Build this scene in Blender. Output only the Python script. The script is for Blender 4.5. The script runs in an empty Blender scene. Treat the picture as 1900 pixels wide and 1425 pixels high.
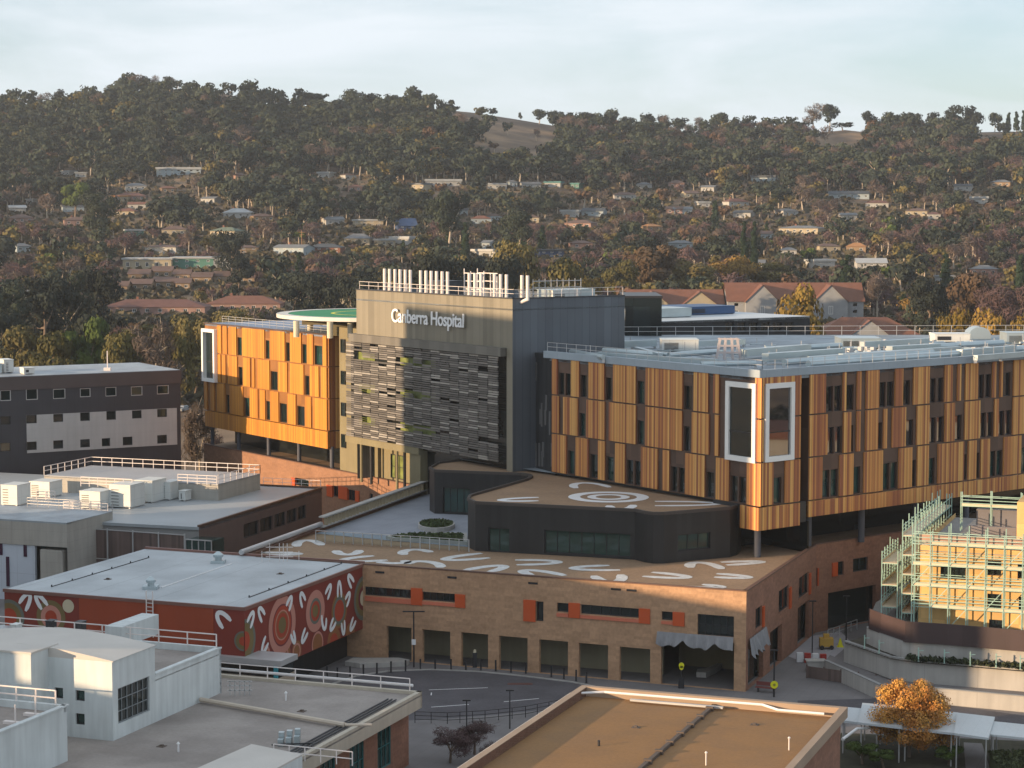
import bpy, math, random
import numpy as np
from mathutils import Vector, Matrix

sc = bpy.context.scene
R = math.radians
# ------------------------------------------------------------------ camera
HC = 45.0            # camera height above the street, metres
FP = 3842.0          # focal length in photo pixels (photo 1900 x 1425)
PITCH = math.atan(312.5 / FP)
cam_d = bpy.data.cameras.new('camera')
cam = bpy.data.objects.new('camera', cam_d)
sc.collection.objects.link(cam)
cam.location = (0, 0, HC)
cam.rotation_euler = (R(90) - PITCH, 0, 0)
cam_d.sensor_width = 36
cam_d.lens = FP / 1900 * 36
cam_d.clip_start = 1
cam_d.clip_end = 30000
sc.camera = cam
# ------------------------------------------------------------------ sky and sun
SUN_EL = 9.0
SX, SY = -.90, -.43                       # horizontal direction towards the sun
_l = math.hypot(SX, SY); SX /= _l; SY /= _l
w = bpy.data.worlds.new('World'); sc.world = w; w.use_nodes = True
nt = w.node_tree; nt.nodes.clear()
sky = nt.nodes.new('ShaderNodeTexSky'); sky.sky_type = 'NISHITA'; sky.sun_disc = False
sky.sun_elevation = R(SUN_EL); sky.sun_rotation = math.atan2(SX, SY)
sky.air_density = 1.0; sky.dust_density = 1.2; sky.ozone_density = 2.6; sky.altitude = 600
tc = nt.nodes.new('ShaderNodeTexCoord')
mp = nt.nodes.new('ShaderNodeMapping'); mp.inputs['Scale'].default_value = (2.2, 1.0, 9.0); mp.inputs['Rotation'].default_value = (0, R(9), 0)
nz = nt.nodes.new('ShaderNodeTexNoise'); nz.inputs['Scale'].default_value = 2.1; nz.inputs['Detail'].default_value = 7; nz.inputs['Roughness'].default_value = .55
nz.inputs['Distortion'].default_value = .5
cr = nt.nodes.new('ShaderNodeValToRGB'); cr.color_ramp.elements[0].position = .36; cr.color_ramp.elements[1].position = .68
CLOUD = nt.nodes.new('ShaderNodeMixRGB'); CLOUD.inputs['Color2'].default_value = (4.6, 5.0, 5.35, 1)
mulc = nt.nodes.new('ShaderNodeMath'); mulc.operation = 'MULTIPLY'; mulc.inputs[1].default_value = .62
addc = nt.nodes.new('ShaderNodeMath'); addc.operation = 'ADD'; addc.inputs[1].default_value = .46; addc.use_clamp = True
bg = nt.nodes.new('ShaderNodeBackground'); bg.inputs['Strength'].default_value = .12
ow = nt.nodes.new('ShaderNodeOutputWorld')
L = nt.links.new
L(tc.outputs['Generated'], mp.inputs['Vector']); L(mp.outputs[0], nz.inputs['Vector']); L(nz.outputs[0], cr.inputs[0])
L(cr.outputs[0], mulc.inputs[0]); L(mulc.outputs[0], addc.inputs[0]); L(addc.outputs[0], CLOUD.inputs['Fac'])
L(sky.outputs[0], CLOUD.inputs['Color1']); L(CLOUD.outputs[0], bg.inputs['Color']); L(bg.outputs[0], ow.inputs[0])
sun_d = bpy.data.lights.new('sun', 'SUN'); sun_d.energy = 5.0; sun_d.angle = R(.5); sun_d.color = (1, .70, .42)
sun = bpy.data.objects.new('sun', sun_d); sc.collection.objects.link(sun)
sun.location = (-200, -50, 150)
_e = R(SUN_EL)
sun.rotation_euler = Vector((SX * math.cos(_e), SY * math.cos(_e), math.sin(_e))).to_track_quat('Z', 'Y').to_euler()
sc.view_settings.view_transform = 'Standard'; sc.view_settings.look = 'None'
sc.view_settings.exposure = 0.68; sc.view_settings.gamma = 1
sc.cycles.max_bounces = 5; sc.cycles.diffuse_bounces = 3; sc.cycles.glossy_bounces = 3; sc.cycles.transmission_bounces = 3
sc.cycles.volume_bounces = 0; sc.cycles.volume_step_rate = 10; sc.cycles.caustics_reflective = False; sc.cycles.caustics_refractive = False

# ------------------------------------------------------------------ projection helpers (photo pixels)
ct, st_ = math.cos(PITCH), math.sin(PITCH)
def ray(u, v):
    a = (u - 950) / FP; b = (v - 712.5) / FP
    return Vector((a, ct - st_ * b, -st_ - ct * b))
def P(u, v, z):
    r = ray(u, v); k = (z - HC) / r.z
    return Vector((r.x * k, r.y * k, z))
def PY(u, v, y):
    r = ray(u, v); k = y / r.y
    return Vector((r.x * k, y, HC + r.z * k))
def proj(p):
    x, y, z = p[0], p[1], p[2] - HC
    d = y * ct - z * st_
    return 950 + FP * x / d, 712.5 + FP * (-(y * st_ + z * ct)) / d

class Fa:
    """a vertical facade plane: origin A, s runs along t (left to right), d outwards"""
    def __init__(f, A, B):
        f.A = Vector((A[0], A[1], 0)); d = Vector((B[0] - A[0], B[1] - A[1], 0)); f.len = d.length; f.t = d / f.len
        f.n = Vector((f.t.y, -f.t.x, 0))
    def pt(f, s, z, d=0): 
        q = f.A + f.t * s + f.n * d; return Vector((q.x, q.y, z))
    def hit(f, u, v):
        r = ray(u, v); k = f.A.dot(f.n) / (r.x * f.n.x + r.y * f.n.y)
        q = Vector((r.x * k, r.y * k, 0)); return (q - f.A).dot(f.t), HC + r.z * k
    def rect(f, u0, v0, u1, v1):
        um = (u0 + u1) / 2; vm = (v0 + v1) / 2
        return (f.hit(u0, vm)[0], f.hit(u1, vm)[0], f.hit(um, v1)[1], f.hit(um, v0)[1])
    @property
    def ang(f): return math.atan2(f.t.y, f.t.x)

# ------------------------------------------------------------------ materials
def _n(nt, k, **kw):
    x = nt.nodes.new(k)
    for a, b in kw.items(): setattr(x, a, b)
    return x
MATS = {}
def mat(name, col, rough=.75, metal=0., var=.12, scale=.35, streak=0., stripe=None, cell=None, grid=None, bump=0., two=None, rnd=0., ramp=None, spec=.4, fine=0.):
    """procedural material: noise tone, vertical streaks, stripes (w, amount), cells (w, h, amount), joint grid (w, h, line, dark)"""
    if name in MATS: return MATS[name]
    m = bpy.data.materials.new(name); m.use_nodes = True; nt = m.node_tree; b = nt.nodes['Principled BSDF']
    b.inputs['Roughness'].default_value = rough; b.inputs['Metallic'].default_value = metal
    b.inputs['Specular IOR Level'].default_value = spec
    L = nt.links.new
    geo = _n(nt, 'ShaderNodeNewGeometry'); uv = _n(nt, 'ShaderNodeUVMap')
    def const(c): 
        x = _n(nt, 'ShaderNodeRGB'); x.outputs[0].default_value = (*c, 1); return x.outputs[0]
    cur = const(col)
    def mixmul(cur, fac):
        x = _n(nt, 'ShaderNodeMixRGB', blend_type='MULTIPLY'); x.inputs[0].default_value = 1
        L(cur, x.inputs[1]); L(fac, x.inputs[2]); return x.outputs[0]
    def remap(v, lo, hi, a=.25, c=.75):
        x = _n(nt, 'ShaderNodeMapRange'); x.inputs[1].default_value = a; x.inputs[2].default_value = c
        x.inputs[3].default_value = lo; x.inputs[4].default_value = hi; L(v, x.inputs[0]); return x.outputs[0]
    def vdiv(wd, h):
        x = _n(nt, 'ShaderNodeVectorMath', operation='DIVIDE'); x.inputs[1].default_value = (wd, h, 1); L(uv.outputs[0], x.inputs[0])
        return x.outputs[0]
    def white(vec):
        f = _n(nt, 'ShaderNodeVectorMath', operation='FLOOR'); L(vec, f.inputs[0])
        wn = _n(nt, 'ShaderNodeTexWhiteNoise', noise_dimensions='3D'); L(f.outputs[0], wn.inputs[0]); return wn.outputs[0]
    if two:
        n2 = _n(nt, 'ShaderNodeTexNoise'); n2.inputs['Scale'].default_value = two[1]; n2.inputs['Detail'].default_value = 5; L(geo.outputs[0], n2.inputs['Vector'])
        x = _n(nt, 'ShaderNodeMixRGB'); L(remap(n2.outputs[0], 0, 1, .42, .6), x.inputs[0]); L(cur, x.inputs[1]); x.inputs[2].default_value = (*two[0], 1); cur = x.outputs[0]
    if ramp:
        rp = _n(nt, 'ShaderNodeValToRGB'); rp.color_ramp.interpolation = 'CONSTANT'
        e = rp.color_ramp.elements
        e[0].color = (*ramp[1][0], 1); e[0].position = 0; e[1].color = (*ramp[1][1], 1); e[1].position = 1 / len(ramp[1])
        for i, c in enumerate(ramp[1][2:]): k = e.new((i + 2) / len(ramp[1])); k.color = (*c, 1)
        L(white(vdiv(ramp[0], 1e4 if len(ramp) < 3 else ramp[2])), rp.inputs[0]); cur = rp.outputs[0]
    if stripe: cur = mixmul(cur, remap(white(vdiv(stripe[0], 1e4)), 1 - stripe[1], 1 + stripe[1], 0, 1))
    if cell: cur = mixmul(cur, remap(white(vdiv(cell[0], cell[1])), 1 - cell[2], 1 + cell[2], 0, 1))
    if var:
        n1 = _n(nt, 'ShaderNodeTexNoise'); n1.inputs['Scale'].default_value = scale; n1.inputs['Detail'].default_value = 6; L(geo.outputs[0], n1.inputs['Vector'])
        cur = mixmul(cur, remap(n1.outputs[0], 1 - var, 1 + var))
    if fine:
        n1 = _n(nt, 'ShaderNodeTexNoise'); n1.inputs['Scale'].default_value = 3.5; n1.inputs['Detail'].default_value = 3; L(geo.outputs[0], n1.inputs['Vector'])
        cur = mixmul(cur, remap(n1.outputs[0], 1 - fine, 1 + fine, .3, .7))
    if streak:
        mpp = _n(nt, 'ShaderNodeMapping'); mpp.inputs['Scale'].default_value = (1.3, 1.3, .12); L(geo.outputs[0], mpp.inputs[0])
        n3 = _n(nt, 'ShaderNodeTexNoise'); n3.inputs['Scale'].default_value = 1.4; n3.inputs['Detail'].default_value = 4; L(mpp.outputs[0], n3.inputs['Vector'])
        cur = mixmul(cur, remap(n3.outputs[0], 1 - streak, 1 + streak * .4))
    if grid:
        fr = _n(nt, 'ShaderNodeVectorMath', operation='FRACTION'); L(vdiv(grid[0], grid[1]), fr.inputs[0])
        sp = _n(nt, 'ShaderNodeSeparateXYZ'); L(fr.outputs[0], sp.inputs[0])
        outs = []
        for i, dim in ((0, grid[0]), (1, grid[1])):
            c = _n(nt, 'ShaderNodeMath', operation='GREATER_THAN'); c.inputs[1].default_value = grid[2] / dim; L(sp.outputs[i], c.inputs[0]); outs.append(c.outputs[0])
        mm = _n(nt, 'ShaderNodeMath', operation='MULTIPLY'); L(outs[0], mm.inputs[0]); L(outs[1], mm.inputs[1])
        cur = mixmul(cur, remap(mm.outputs[0], grid[3], 1, 0, 1))
    if rnd:
        oi = _n(nt, 'ShaderNodeObjectInfo'); cur = mixmul(cur, remap(oi.outputs['Random'], 1 - rnd, 1 + rnd, 0, 1))
        hs = _n(nt, 'ShaderNodeHueSaturation'); L(remap(oi.outputs['Random'], .49, .512, 1, 0), hs.inputs['Hue']); L(cur, hs.inputs['Color']); cur = hs.outputs[0]
    if bump:
        nb = _n(nt, 'ShaderNodeTexNoise'); nb.inputs['Scale'].default_value = 4; nb.inputs['Detail'].default_value = 4; L(geo.outputs[0], nb.inputs['Vector'])
        bp = _n(nt, 'ShaderNodeBump'); bp.inputs['Strength'].default_value = bump; bp.inputs['Distance'].default_value = .1; L(nb.outputs[0], bp.inputs['Height']); L(bp.outputs[0], b.inputs['Normal'])
    L(cur, b.inputs['Base Color'])
    MATS[name] = m
    return m
ORANGES = [(.62, .31, .095), (.54, .24, .07), (.36, .13, .05), (.68, .37, .115), (.46, .18, .055), (.60, .28, .08), (.30, .10, .045), (.66, .34, .10), (.50, .21, .065)]
M = dict(
    wood=mat('timber_batten', (.5, .25, .1), .6, var=.06, ramp=(.27, ORANGES), grid=(.54, 400, .06, .6)),
    gold=mat('timber_batten_sun_tint', (.5, .25, .1), .6, var=.05, grid=(.54, 400, .06, .65), ramp=(.27, [(.52, .23, .03), (.46, .19, .026), (.39, .15, .022), (.56, .255, .034), (.49, .21, .028), (.43, .17, .024)])),  # sunlit copy of the battens, warm sunlight put into the colour
    brownp=mat('brown_panel', (.092, .052, .036), .5, var=.1, cell=(1.3, 4.5, .22)),
    brownp_sun=mat('brown_panel_sun_tint', (.24, .105, .03), .5, var=.1, cell=(1.3, 4.5, .2)),  # brown panel of the sunlit wing, sunlight put into its colour
    glass=mat('window_glass', (.012, .02, .02), .06, var=.0, spec=.9),
    gglass=mat('green_glass', (.014, .045, .04), .08, var=.25, scale=.6, spec=.8),
    bglass=mat('bay_window_glass', (.010, .010, .014), .03, var=.0, spec=.5),
    dframe=mat('dark_frame', (.025, .025, .028), .45),
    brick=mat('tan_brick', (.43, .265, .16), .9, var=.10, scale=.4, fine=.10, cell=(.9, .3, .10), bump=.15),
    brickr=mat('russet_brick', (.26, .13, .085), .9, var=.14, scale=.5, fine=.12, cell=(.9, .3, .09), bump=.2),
    orange=mat('orange_panel', (.52, .085, .02), .5, var=.07), pink=mat('salmon_sill', (.55, .16, .09), .6),
    gravel=mat('tan_roof_gravel', (.27, .175, .105), .95, var=.14, scale=.25, fine=.12), white=mat('white_paint', (.72, .72, .72), .6, var=.05),
    whitef2=mat('worn_roof_paint', (.58, .575, .56), .8, var=.12, scale=1.2, fine=.14), whitef=mat('white_frame', (.78, .78, .76), .5, var=.04),
    slate=mat('charcoal_metal', (.045, .047, .052), .55, metal=.2, var=.1, stripe=(.45, .22)),
    towerm=mat('grey_ribbed_metal', (.215, .195, .15), .55, metal=.15, var=.06, stripe=(.75, .16), grid=(1.5, 60, .06, .75)),
    towers=mat('shade_tinted_ribbed_metal', (.115, .13, .15), .5, metal=.3, var=.06, stripe=(1.1, .14), grid=(1.1, 60, .07, .7)),  # darker bluish copy of the tower metal, the side's shade put into the colour
    khaki=mat('khaki_render', (.21, .18, .105), .8, var=.1, streak=.1),
    black=mat('black_cladding', (.018, .018, .019), .5, var=.12, stripe=(.6, .18)),
    roofgrey=mat('grey_metal_roof', (.33, .37, .40), .5, metal=.1, var=.16, two=((.26, .29, .32), .3), streak=0, grid=(.8, 400, .04, .9), fine=.05),
    roofwhite=mat('pale_metal_roof', (.50, .54, .56), .5, var=.09, scale=.15, grid=(1.1, 400, .05, .93), fine=.04),
    duct=mat('galvanised_duct', (.45, .52, .54), .35, metal=.55, var=.12), unit=mat('plant_unit_paint', (.62, .64, .62), .5, var=.08, grid=(1.6, 1.6, .04, .8)),
    steel=mat('galvanised_steel', (.5, .5, .5), .45, metal=.4), rail=mat('white_steel', (.72, .66, .63), .5), conc=mat('concrete', (.40, .385, .36), .85, var=.1, streak=.16, grid=(4.5, 60, .05, .75)),
    concd=mat('grey_concrete', (.28, .28, .275), .9, var=.14), asphalt=mat('asphalt', (.082, .077, .085), .9, var=.25, scale=.3, fine=.12),
    pave=mat('paving', (.165, .155, .155), .9, var=.2, scale=.2, grid=(1.2, 1.2, .05, .85)), deck=mat('terrace_paving', (.25, .27, .31), .8, var=.12, grid=(.9, .9, .05, .85)),
    mural=mat('mural_red', (.20, .032, .02), .7, var=.06, cell=(2.4, 60, .04)), muralo=mat('mural_orange', (.30, .055, .02), .7, var=.06, cell=(1.8, 60, .05)),
    mpink=mat('mural_pink', (.48, .21, .16), .7, var=.05), molive=mat('mural_olive', (.17, .12, .045), .7), mred=mat('mural_scarlet', (.36, .05, .02), .7),
    mgrey=mat('mural_grey', (.13, .135, .11), .7), mcream=mat('mural_cream', (.55, .48, .34), .7), mbrown=mat('mural_brown', (.26, .10, .035), .7), mdark=mat('mural_maroon', (.16, .03, .03), .7),
    wall_white=mat('white_render', (.58, .62, .62), .7, var=.09, streak=.17), wall_cream=mat('cream_render', (.40, .38, .34), .75, var=.08, streak=.14, grid=(2.4, 1.2, .04, .86)),
    membrane=mat('beige_membrane_roof', (.32, .285, .26), .9, var=.14, scale=.18, fine=.07, two=((.255, .225, .205), .22), grid=(400, 2.1, .05, .9)), tanroof=mat('tan_membrane_roof', (.26, .14, .055), .9, var=.1, scale=.1, fine=.07, two=((.235, .13, .056), .3), grid=(400, 1.9, .05, .88)),
    yglow=mat('painted_room_glow', (.15, .18, .05), .5, var=.5, scale=1.2),  # room light painted as plain yellow-green colour, nothing emits
    mesh_s=mat('brown_mesh_screen', (.12, .085, .075), .7, var=.15, scale=.5, stripe=(.3, .3)), hoard=mat('brown_hoarding', (.055, .035, .035), .6, var=.12, cell=(2.4, 60, .15)),
    ply=mat('yellow_sheathing', (.62, .40, .16), .75, var=.12, scale=.5, cell=(1.2, 2.4, .14), grid=(1.2, 2.4, .03, .8)), scaff=mat('teal_scaffold_steel', (.34, .50, .43), .5, var=.2, scale=1.5),
    plank=mat('scaffold_plank', (.62, .52, .38), .8, var=.15), blue=mat('blue_paint', (.04, .09, .20), .5), green=mat('helipad_green', (.015, .22, .085), .7, var=.1),
    bark=mat('bark', (.16, .12, .09), .95, var=.25, scale=2), barkp=mat('pale_bark', (.42, .36, .29), .9, var=.2, scale=2), yellow=mat('yellow_paint', (.72, .68, .02), .5),
    awning=mat('grey_sheeting', (.24, .24, .25), .8, var=.12, scale=1.5), grass=mat('lawn_grass', (.07, .085, .03), .95, var=.3, scale=.5, fine=.2), redp=mat('red_paint', (.40, .04, .03), .5), timber=mat('timber', (.30, .17, .09), .8),
)
M['brick'].node_tree.nodes['Principled BSDF'].inputs['Specular IOR Level'].default_value = .15
M['bglass'].node_tree.nodes['Principled BSDF'].inputs['IOR'].default_value = 2.6
# ------------------------------------------------------------------ mesh builder
class MB:
    def __init__(s): s.v = []; s.f = []; s.m = []
    def quad(s, a, b, c, d, mi=0):
        i = len(s.v); s.v += [tuple(a), tuple(b), tuple(c), tuple(d)]; s.f.append((i, i+1, i+2, i+3)); s.m.append(mi)
    def poly(s, pts, mi=0):
        i = len(s.v); s.v += [tuple(p) for p in pts]; s.f.append(tuple(range(i, i + len(pts)))); s.m.append(mi)
    def obox(s, c, ax, ay, az, mi=0):
        """box: centre, three half-axis vectors"""
        c = Vector(c); i = len(s.v)
        for k in range(8): s.v.append(tuple(c + ax * (1 if k & 1 else -1) + ay * (1 if k & 2 else -1) + az * (1 if k & 4 else -1)))
        for q in ((0,2,3,1),(4,5,7,6),(0,1,5,4),(2,6,7,3),(0,4,6,2),(1,3,7,5)): s.f.append(tuple(i + j for j in q)); s.m.append(mi)
    def box(s, x0, x1, y0, y1, z0, z1, mi=0):
        s.obox(((x0+x1)/2, (y0+y1)/2, (z0+z1)/2), Vector(((x1-x0)/2,0,0)), Vector((0,(y1-y0)/2,0)), Vector((0,0,(z1-z0)/2)), mi)
    def fbox(s, fa, s0, s1, z0, z1, d0, d1, mi=0):
        """box in a facade's frame"""
        s.obox(fa.pt((s0+s1)/2, (z0+z1)/2, (d0+d1)/2), fa.t*((s1-s0)/2), fa.n*((d1-d0)/2), Vector((0,0,(z1-z0)/2)), mi)
    def bar(s, a, b, r=.04, mi=0, n=0):
        a = Vector(a); b = Vector(b); d = (b - a); l = d.length
        if l < 1e-6: return
        d /= l; up = Vector((0,0,1)) if abs(d.z) < .9 else Vector((1,0,0))
        x = d.cross(up).normalized(); y = x.cross(d)
        if n == 0: s.obox((a+b)/2, x*r, y*r, d*(l/2), mi); return
        i = len(s.v)
        for p in (a, b):
            for k in range(n):
                t = 2*math.pi*k/n; s.v.append(tuple(p + x*(r*math.cos(t)) + y*(r*math.sin(t))))
        for k in range(n): s.f.append((i+k, i+(k+1)%n, i+n+(k+1)%n, i+n+k)); s.m.append(mi)
        s.f.append(tuple(i+k for k in range(n))[::-1]); s.m.append(mi); s.f.append(tuple(i+n+k for k in range(n))); s.m.append(mi)
    def cone(s, a, b, r0, r1, mi=0, n=8):
        a = Vector(a); b = Vector(b); d = (b-a).normalized(); up = Vector((0,0,1)) if abs(d.z) < .9 else Vector((1,0,0))
        x = d.cross(up).normalized(); y = x.cross(d); i = len(s.v)
        for p, r in ((a, r0), (b, r1)):
            for k in range(n):
                t = 2*math.pi*k/n; s.v.append(tuple(p + x*(r*math.cos(t)) + y*(r*math.sin(t))))
        for k in range(n): s.f.append((i+k, i+(k+1)%n, i+n+(k+1)%n, i+n+k)); s.m.append(mi)
        s.f.append(tuple(i+n+k for k in range(n))); s.m.append(mi)
    def prism(s, pts, z0, z1, top=True, bot=False, mi=0, skip=()):
        n = len(pts)
        for k in range(n):
            if k in skip: continue
            a, b = pts[k], pts[(k+1) % n]; s.quad((a[0],a[1],z0), (b[0],b[1],z0), (b[0],b[1],z1), (a[0],a[1],z1), mi)
        if top: s.poly([(p[0],p[1],z1) for p in pts], mi)
        if bot: s.poly([(p[0],p[1],z0) for p in pts][::-1], mi)
    def wall(s, fa, s0, s1, z0, z1, holes=(), depth=.25, mi=0, d=0):
        hs = [(max(a, s0), min(b, s1), max(c, z0), min(e, z1)) for a, b, c, e in holes]
        hs = [h for h in hs if h[1] - h[0] > .02 and h[3] - h[2] > .02]
        S = sorted({s0, s1, *[h[0] for h in hs], *[h[1] for h in hs]}); 
        for i in range(len(S)-1):
            c = (S[i]+S[i+1])/2; col = sorted([h for h in hs if h[0] < c < h[1]], key=lambda h: h[2]); z = z0
            for h in col + [(0,0,z1,z1)]:
                if h[2] > z + 1e-4: s.quad(fa.pt(S[i], z, d), fa.pt(S[i+1], z, d), fa.pt(S[i+1], h[2], d), fa.pt(S[i], h[2], d), mi)
                z = max(z, h[3])
        for a, b, c, e in hs:
            e0, e1 = d, d-depth
            s.quad(fa.pt(a,c,e0), fa.pt(a,c,e1), fa.pt(a,e,e1), fa.pt(a,e,e0), mi); s.quad(fa.pt(b,c,e0), fa.pt(b,e,e0), fa.pt(b,e,e1), fa.pt(b,c,e1), mi)
            s.quad(fa.pt(a,c,e0), fa.pt(b,c,e0), fa.pt(b,c,e1), fa.pt(a,c,e1), mi); s.quad(fa.pt(a,e,e0), fa.pt(a,e,e1), fa.pt(b,e,e1), fa.pt(b,e,e0), mi)
    def build(s, name, mats, parent=None, smooth=False):
        if not isinstance(mats, (list, tuple)): mats = [mats]
        me = bpy.data.meshes.new(name)
        off = parent['_w'] if parent is not None and '_w' in parent else (0, 0, 0)
        V = np.array(s.v, dtype=np.float64).reshape(-1, 3)
        me.from_pydata([tuple(x) for x in (V - np.array(off))], [], s.f)
        for m in mats: me.materials.append(m)
        if len(mats) > 1: me.polygons.foreach_set('material_index', s.m)
        uvl = me.uv_layers.new(name='UVMap'); nl = len(me.loops); uv = np.zeros((nl, 2)); k = 0
        nrm = np.zeros(len(me.polygons) * 3); me.polygons.foreach_get('normal', nrm); nrm = nrm.reshape(-1, 3)
        for i, f in enumerate(s.f):
            n = nrm[i]; c = len(f); p = V[list(f)]
            if abs(n[2]) > .7: uv[k:k+c, 0] = p[:, 0] * .936 - p[:, 1] * .351; uv[k:k+c, 1] = p[:, 0] * .351 + p[:, 1] * .936
            else:
                l = math.hypot(n[0], n[1]) or 1; t = (-n[1]/l, n[0]/l)
                if t[0] < 0: t = (-t[0], -t[1])
                uv[k:k+c, 0] = p[:, 0]*t[0] + p[:, 1]*t[1]; uv[k:k+c, 1] = p[:, 2]
            k += c
        uvl.data.foreach_set('uv', uv.ravel())
        if smooth: me.polygons.foreach_set('use_smooth', [True]*len(me.polygons))
        o = bpy.data.objects.new(name, me); sc.collection.objects.link(o)
        if parent is not None: o.parent = parent; o['_w'] = off
        return o
    def thing(s, name, mats, label, cat, group=None, smooth=False):
        """one-mesh thing, its origin at its base"""
        V = np.array(s.v); c = ((V[:,0].min()+V[:,0].max())/2, (V[:,1].min()+V[:,1].max())/2, V[:,2].min())
        o = s.build(name, mats, None, smooth)
        o.data.transform(Matrix.Translation((-c[0], -c[1], -c[2]))); o.location = c
        o['label'] = label; o['category'] = cat
        if group: o['group'] = group
        return o
def empty(name, loc, label=None, cat=None, group=None):
    o = bpy.data.objects.new(name, None); sc.collection.objects.link(o); o.location = loc; o.empty_display_size = .5
    o['_w'] = (loc[0], loc[1], loc[2])
    if label: o['label'] = label
    if cat: o['category'] = cat
    if group: o['group'] = group
    return o
def structure(o): o['kind'] = 'structure'; return o
def stuff(o, label, cat): o['kind'] = 'stuff'; o['label'] = label; o['category'] = cat; return o
def copy_tree(o, parent=None):
    c = o.copy(); sc.collection.objects.link(c)
    if parent is not None: c.parent = parent
    for ch in KIDS.get(o.name, []): copy_tree(ch, c)
    return c
KIDS = {}
def window(parent, fa, r, depth=.2, nx=2, nz=1, fr=None, gl=None, fw=.09, proud=0, name='window'):
    a, b, c, e = r; fr = fr or M['dframe']; gl = gl or M['glass']
    m = MB(); d0, d1 = -depth - .02, -depth + .07 + proud
    m.fbox(fa, a, a+fw, c, e, d0, d1); m.fbox(fa, b-fw, b, c, e, d0, d1); m.fbox(fa, a+fw, b-fw, c, c+fw, d0, d1); m.fbox(fa, a+fw, b-fw, e-fw, e, d0, d1)
    for i in range(1, nx): x = a + (b-a)*i/nx; m.fbox(fa, x-fw/3, x+fw/3, c+fw, e-fw, d0+.01, d1-.02)
    for i in range(1, nz): z = c + (e-c)*i/nz; m.fbox(fa, a+fw, b-fw, z-fw/3, z+fw/3, d0+.015, d1-.025)
    o = m.build(name, fr, parent)
    g = MB(); g.fbox(fa, a+.01, b-.01, c+.01, e-.01, d0-.05, d0-.01)
    p = g.build('pane', gl, o); 
    return o
def railing(m, pts, h=1.1, step=2.4, r=.035, rails=2, mi=0):
    for a, b in zip(pts[:-1], pts[1:]):
        a = Vector(a); b = Vector(b); n = max(1, round((b-a).length/step))
        for i in range(n+1): p = a.lerp(b, i/n); m.bar(p, p + Vector((0,0,h)), r, mi)
        for k in range(rails): z = Vector((0,0,h*(1-k/ max(rails,1)*1.0))); m.bar(a+z, b+z, r*.8, mi)
def ushape(m, place, p1, pa, p2, w, mi=0, n=14):
    """rounded horseshoe ribbon through three points; place(x, y) -> 3D"""
    mid = ((p1[0]+p2[0])/2, (p1[1]+p2[1])/2); D = (pa[0]-mid[0], pa[1]-mid[1]); c1 = (p1[0]+D[0]*1.333, p1[1]+D[1]*1.333); c2 = (p2[0]+D[0]*1.333, p2[1]+D[1]*1.333); pts = []
    for k in range(n+1):
        t = k/n; q = 1-t; pts.append(tuple(q**3*p1[i] + 3*q*q*t*c1[i] + 3*q*t*t*c2[i] + t**3*p2[i] for i in (0,1)))
    Lf, Rt = [], []
    for k in range(n+1):
        a = pts[max(0,k-1)]; b = pts[min(n,k+1)]; dx, dy = b[0]-a[0], b[1]-a[1]; l = math.hypot(dx, dy) or 1
        t = k/n; ww = w/2*(.55 if t < .01 or t > .99 else 1); Lf.append((pts[k][0]-dy/l*ww, pts[k][1]+dx/l*ww)); Rt.append((pts[k][0]+dy/l*ww, pts[k][1]-dx/l*ww))
    for k in range(n): m.quad(place(*Lf[k]), place(*Rt[k]), place(*Rt[k+1]), place(*Lf[k+1]), mi)
# ================================================================== GROUND (flat by the hospital, rising to the wooded ridge)
SKYV = [(-700,240),(-300,228),(0,211),(120,203),(200,192),(240,180),(320,167),(380,168),(430,176),(470,190),(520,203),(600,210),(700,208),(780,202),(850,207),(950,222),(1000,233),(1150,244),(1300,254),(1500,250),(1560,242),(1620,252),(1760,248),(1900,245),(2300,262),(2700,270)]
YR = 1500.0
def smooth(t): t = min(max(t, 0), 1); return t*t*(3-2*t)
def terrain(x, y):
    if y < 430: return 0.0
    u = 950 + FP * x / YR if y >= YR else 950 + FP * x / max(y, 900)
    sv = np.interp(u, [a for a, _ in SKYV], [b for _, b in SKYV])
    top = HC - (sv - 400) * YR / FP
    base = float(np.interp(y, [430, 600, 800, 1000], [0, 5.5, 19, 38]))
    if y <= 1000: z = base
    else:
        t = (y-1000)/(YR-1000) if y < YR else 1
        z = 38 + (top-38)*(t*.8 + .2*smooth(t))
        if y > YR: z = top - (y-YR)*.10
    bump = math.sin(x*.013+y*.007)*math.sin(y*.011-x*.006)*min(1,(y-430)/500)*3.2
    if y > 1300: bump *= max(0, (YR-y)/200) if y < YR else 0
    return z + bump
def ground_at(u, v):
    y = 440.0; last = None
    while y < 1495:
        r = ray(u, v); k = y/r.y; x = r.x*k; zr = HC + r.z*k
        if zr <= terrain(x, y): return Vector((x, y, terrain(x, y)))
        y += 4
    return Vector((x, y, terrain(x, y)))
ys = [-400, -100, 60, 120, 200, 300, 430] + list(np.arange(450, 1500, 25)) + [1500, 1540, 1600, 1800, 2200]
xs = list(np.arange(-1500, 1501, 30))
V = [(x, y, terrain(x, y)) for y in ys for x in xs]
nx_ = len(xs); F = [(j*nx_+i, j*nx_+i+1, (j+1)*nx_+i+1, (j+1)*nx_+i) for j in range(len(ys)-1) for i in range(nx_-1)]
me = bpy.data.meshes.new('ground'); me.from_pydata(V, [], F)
gm = mat('hill_ground', (.125, .085, .055), .95, var=.35, scale=.03, two=((.20, .135, .08), .03), fine=.2)
me.materials.append(gm); go = bpy.data.objects.new('ground', me); sc.collection.objects.link(go); structure(go)
me.uv_layers.new(name='UVMap'); me.polygons.foreach_set('use_smooth', [True]*len(F))
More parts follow.
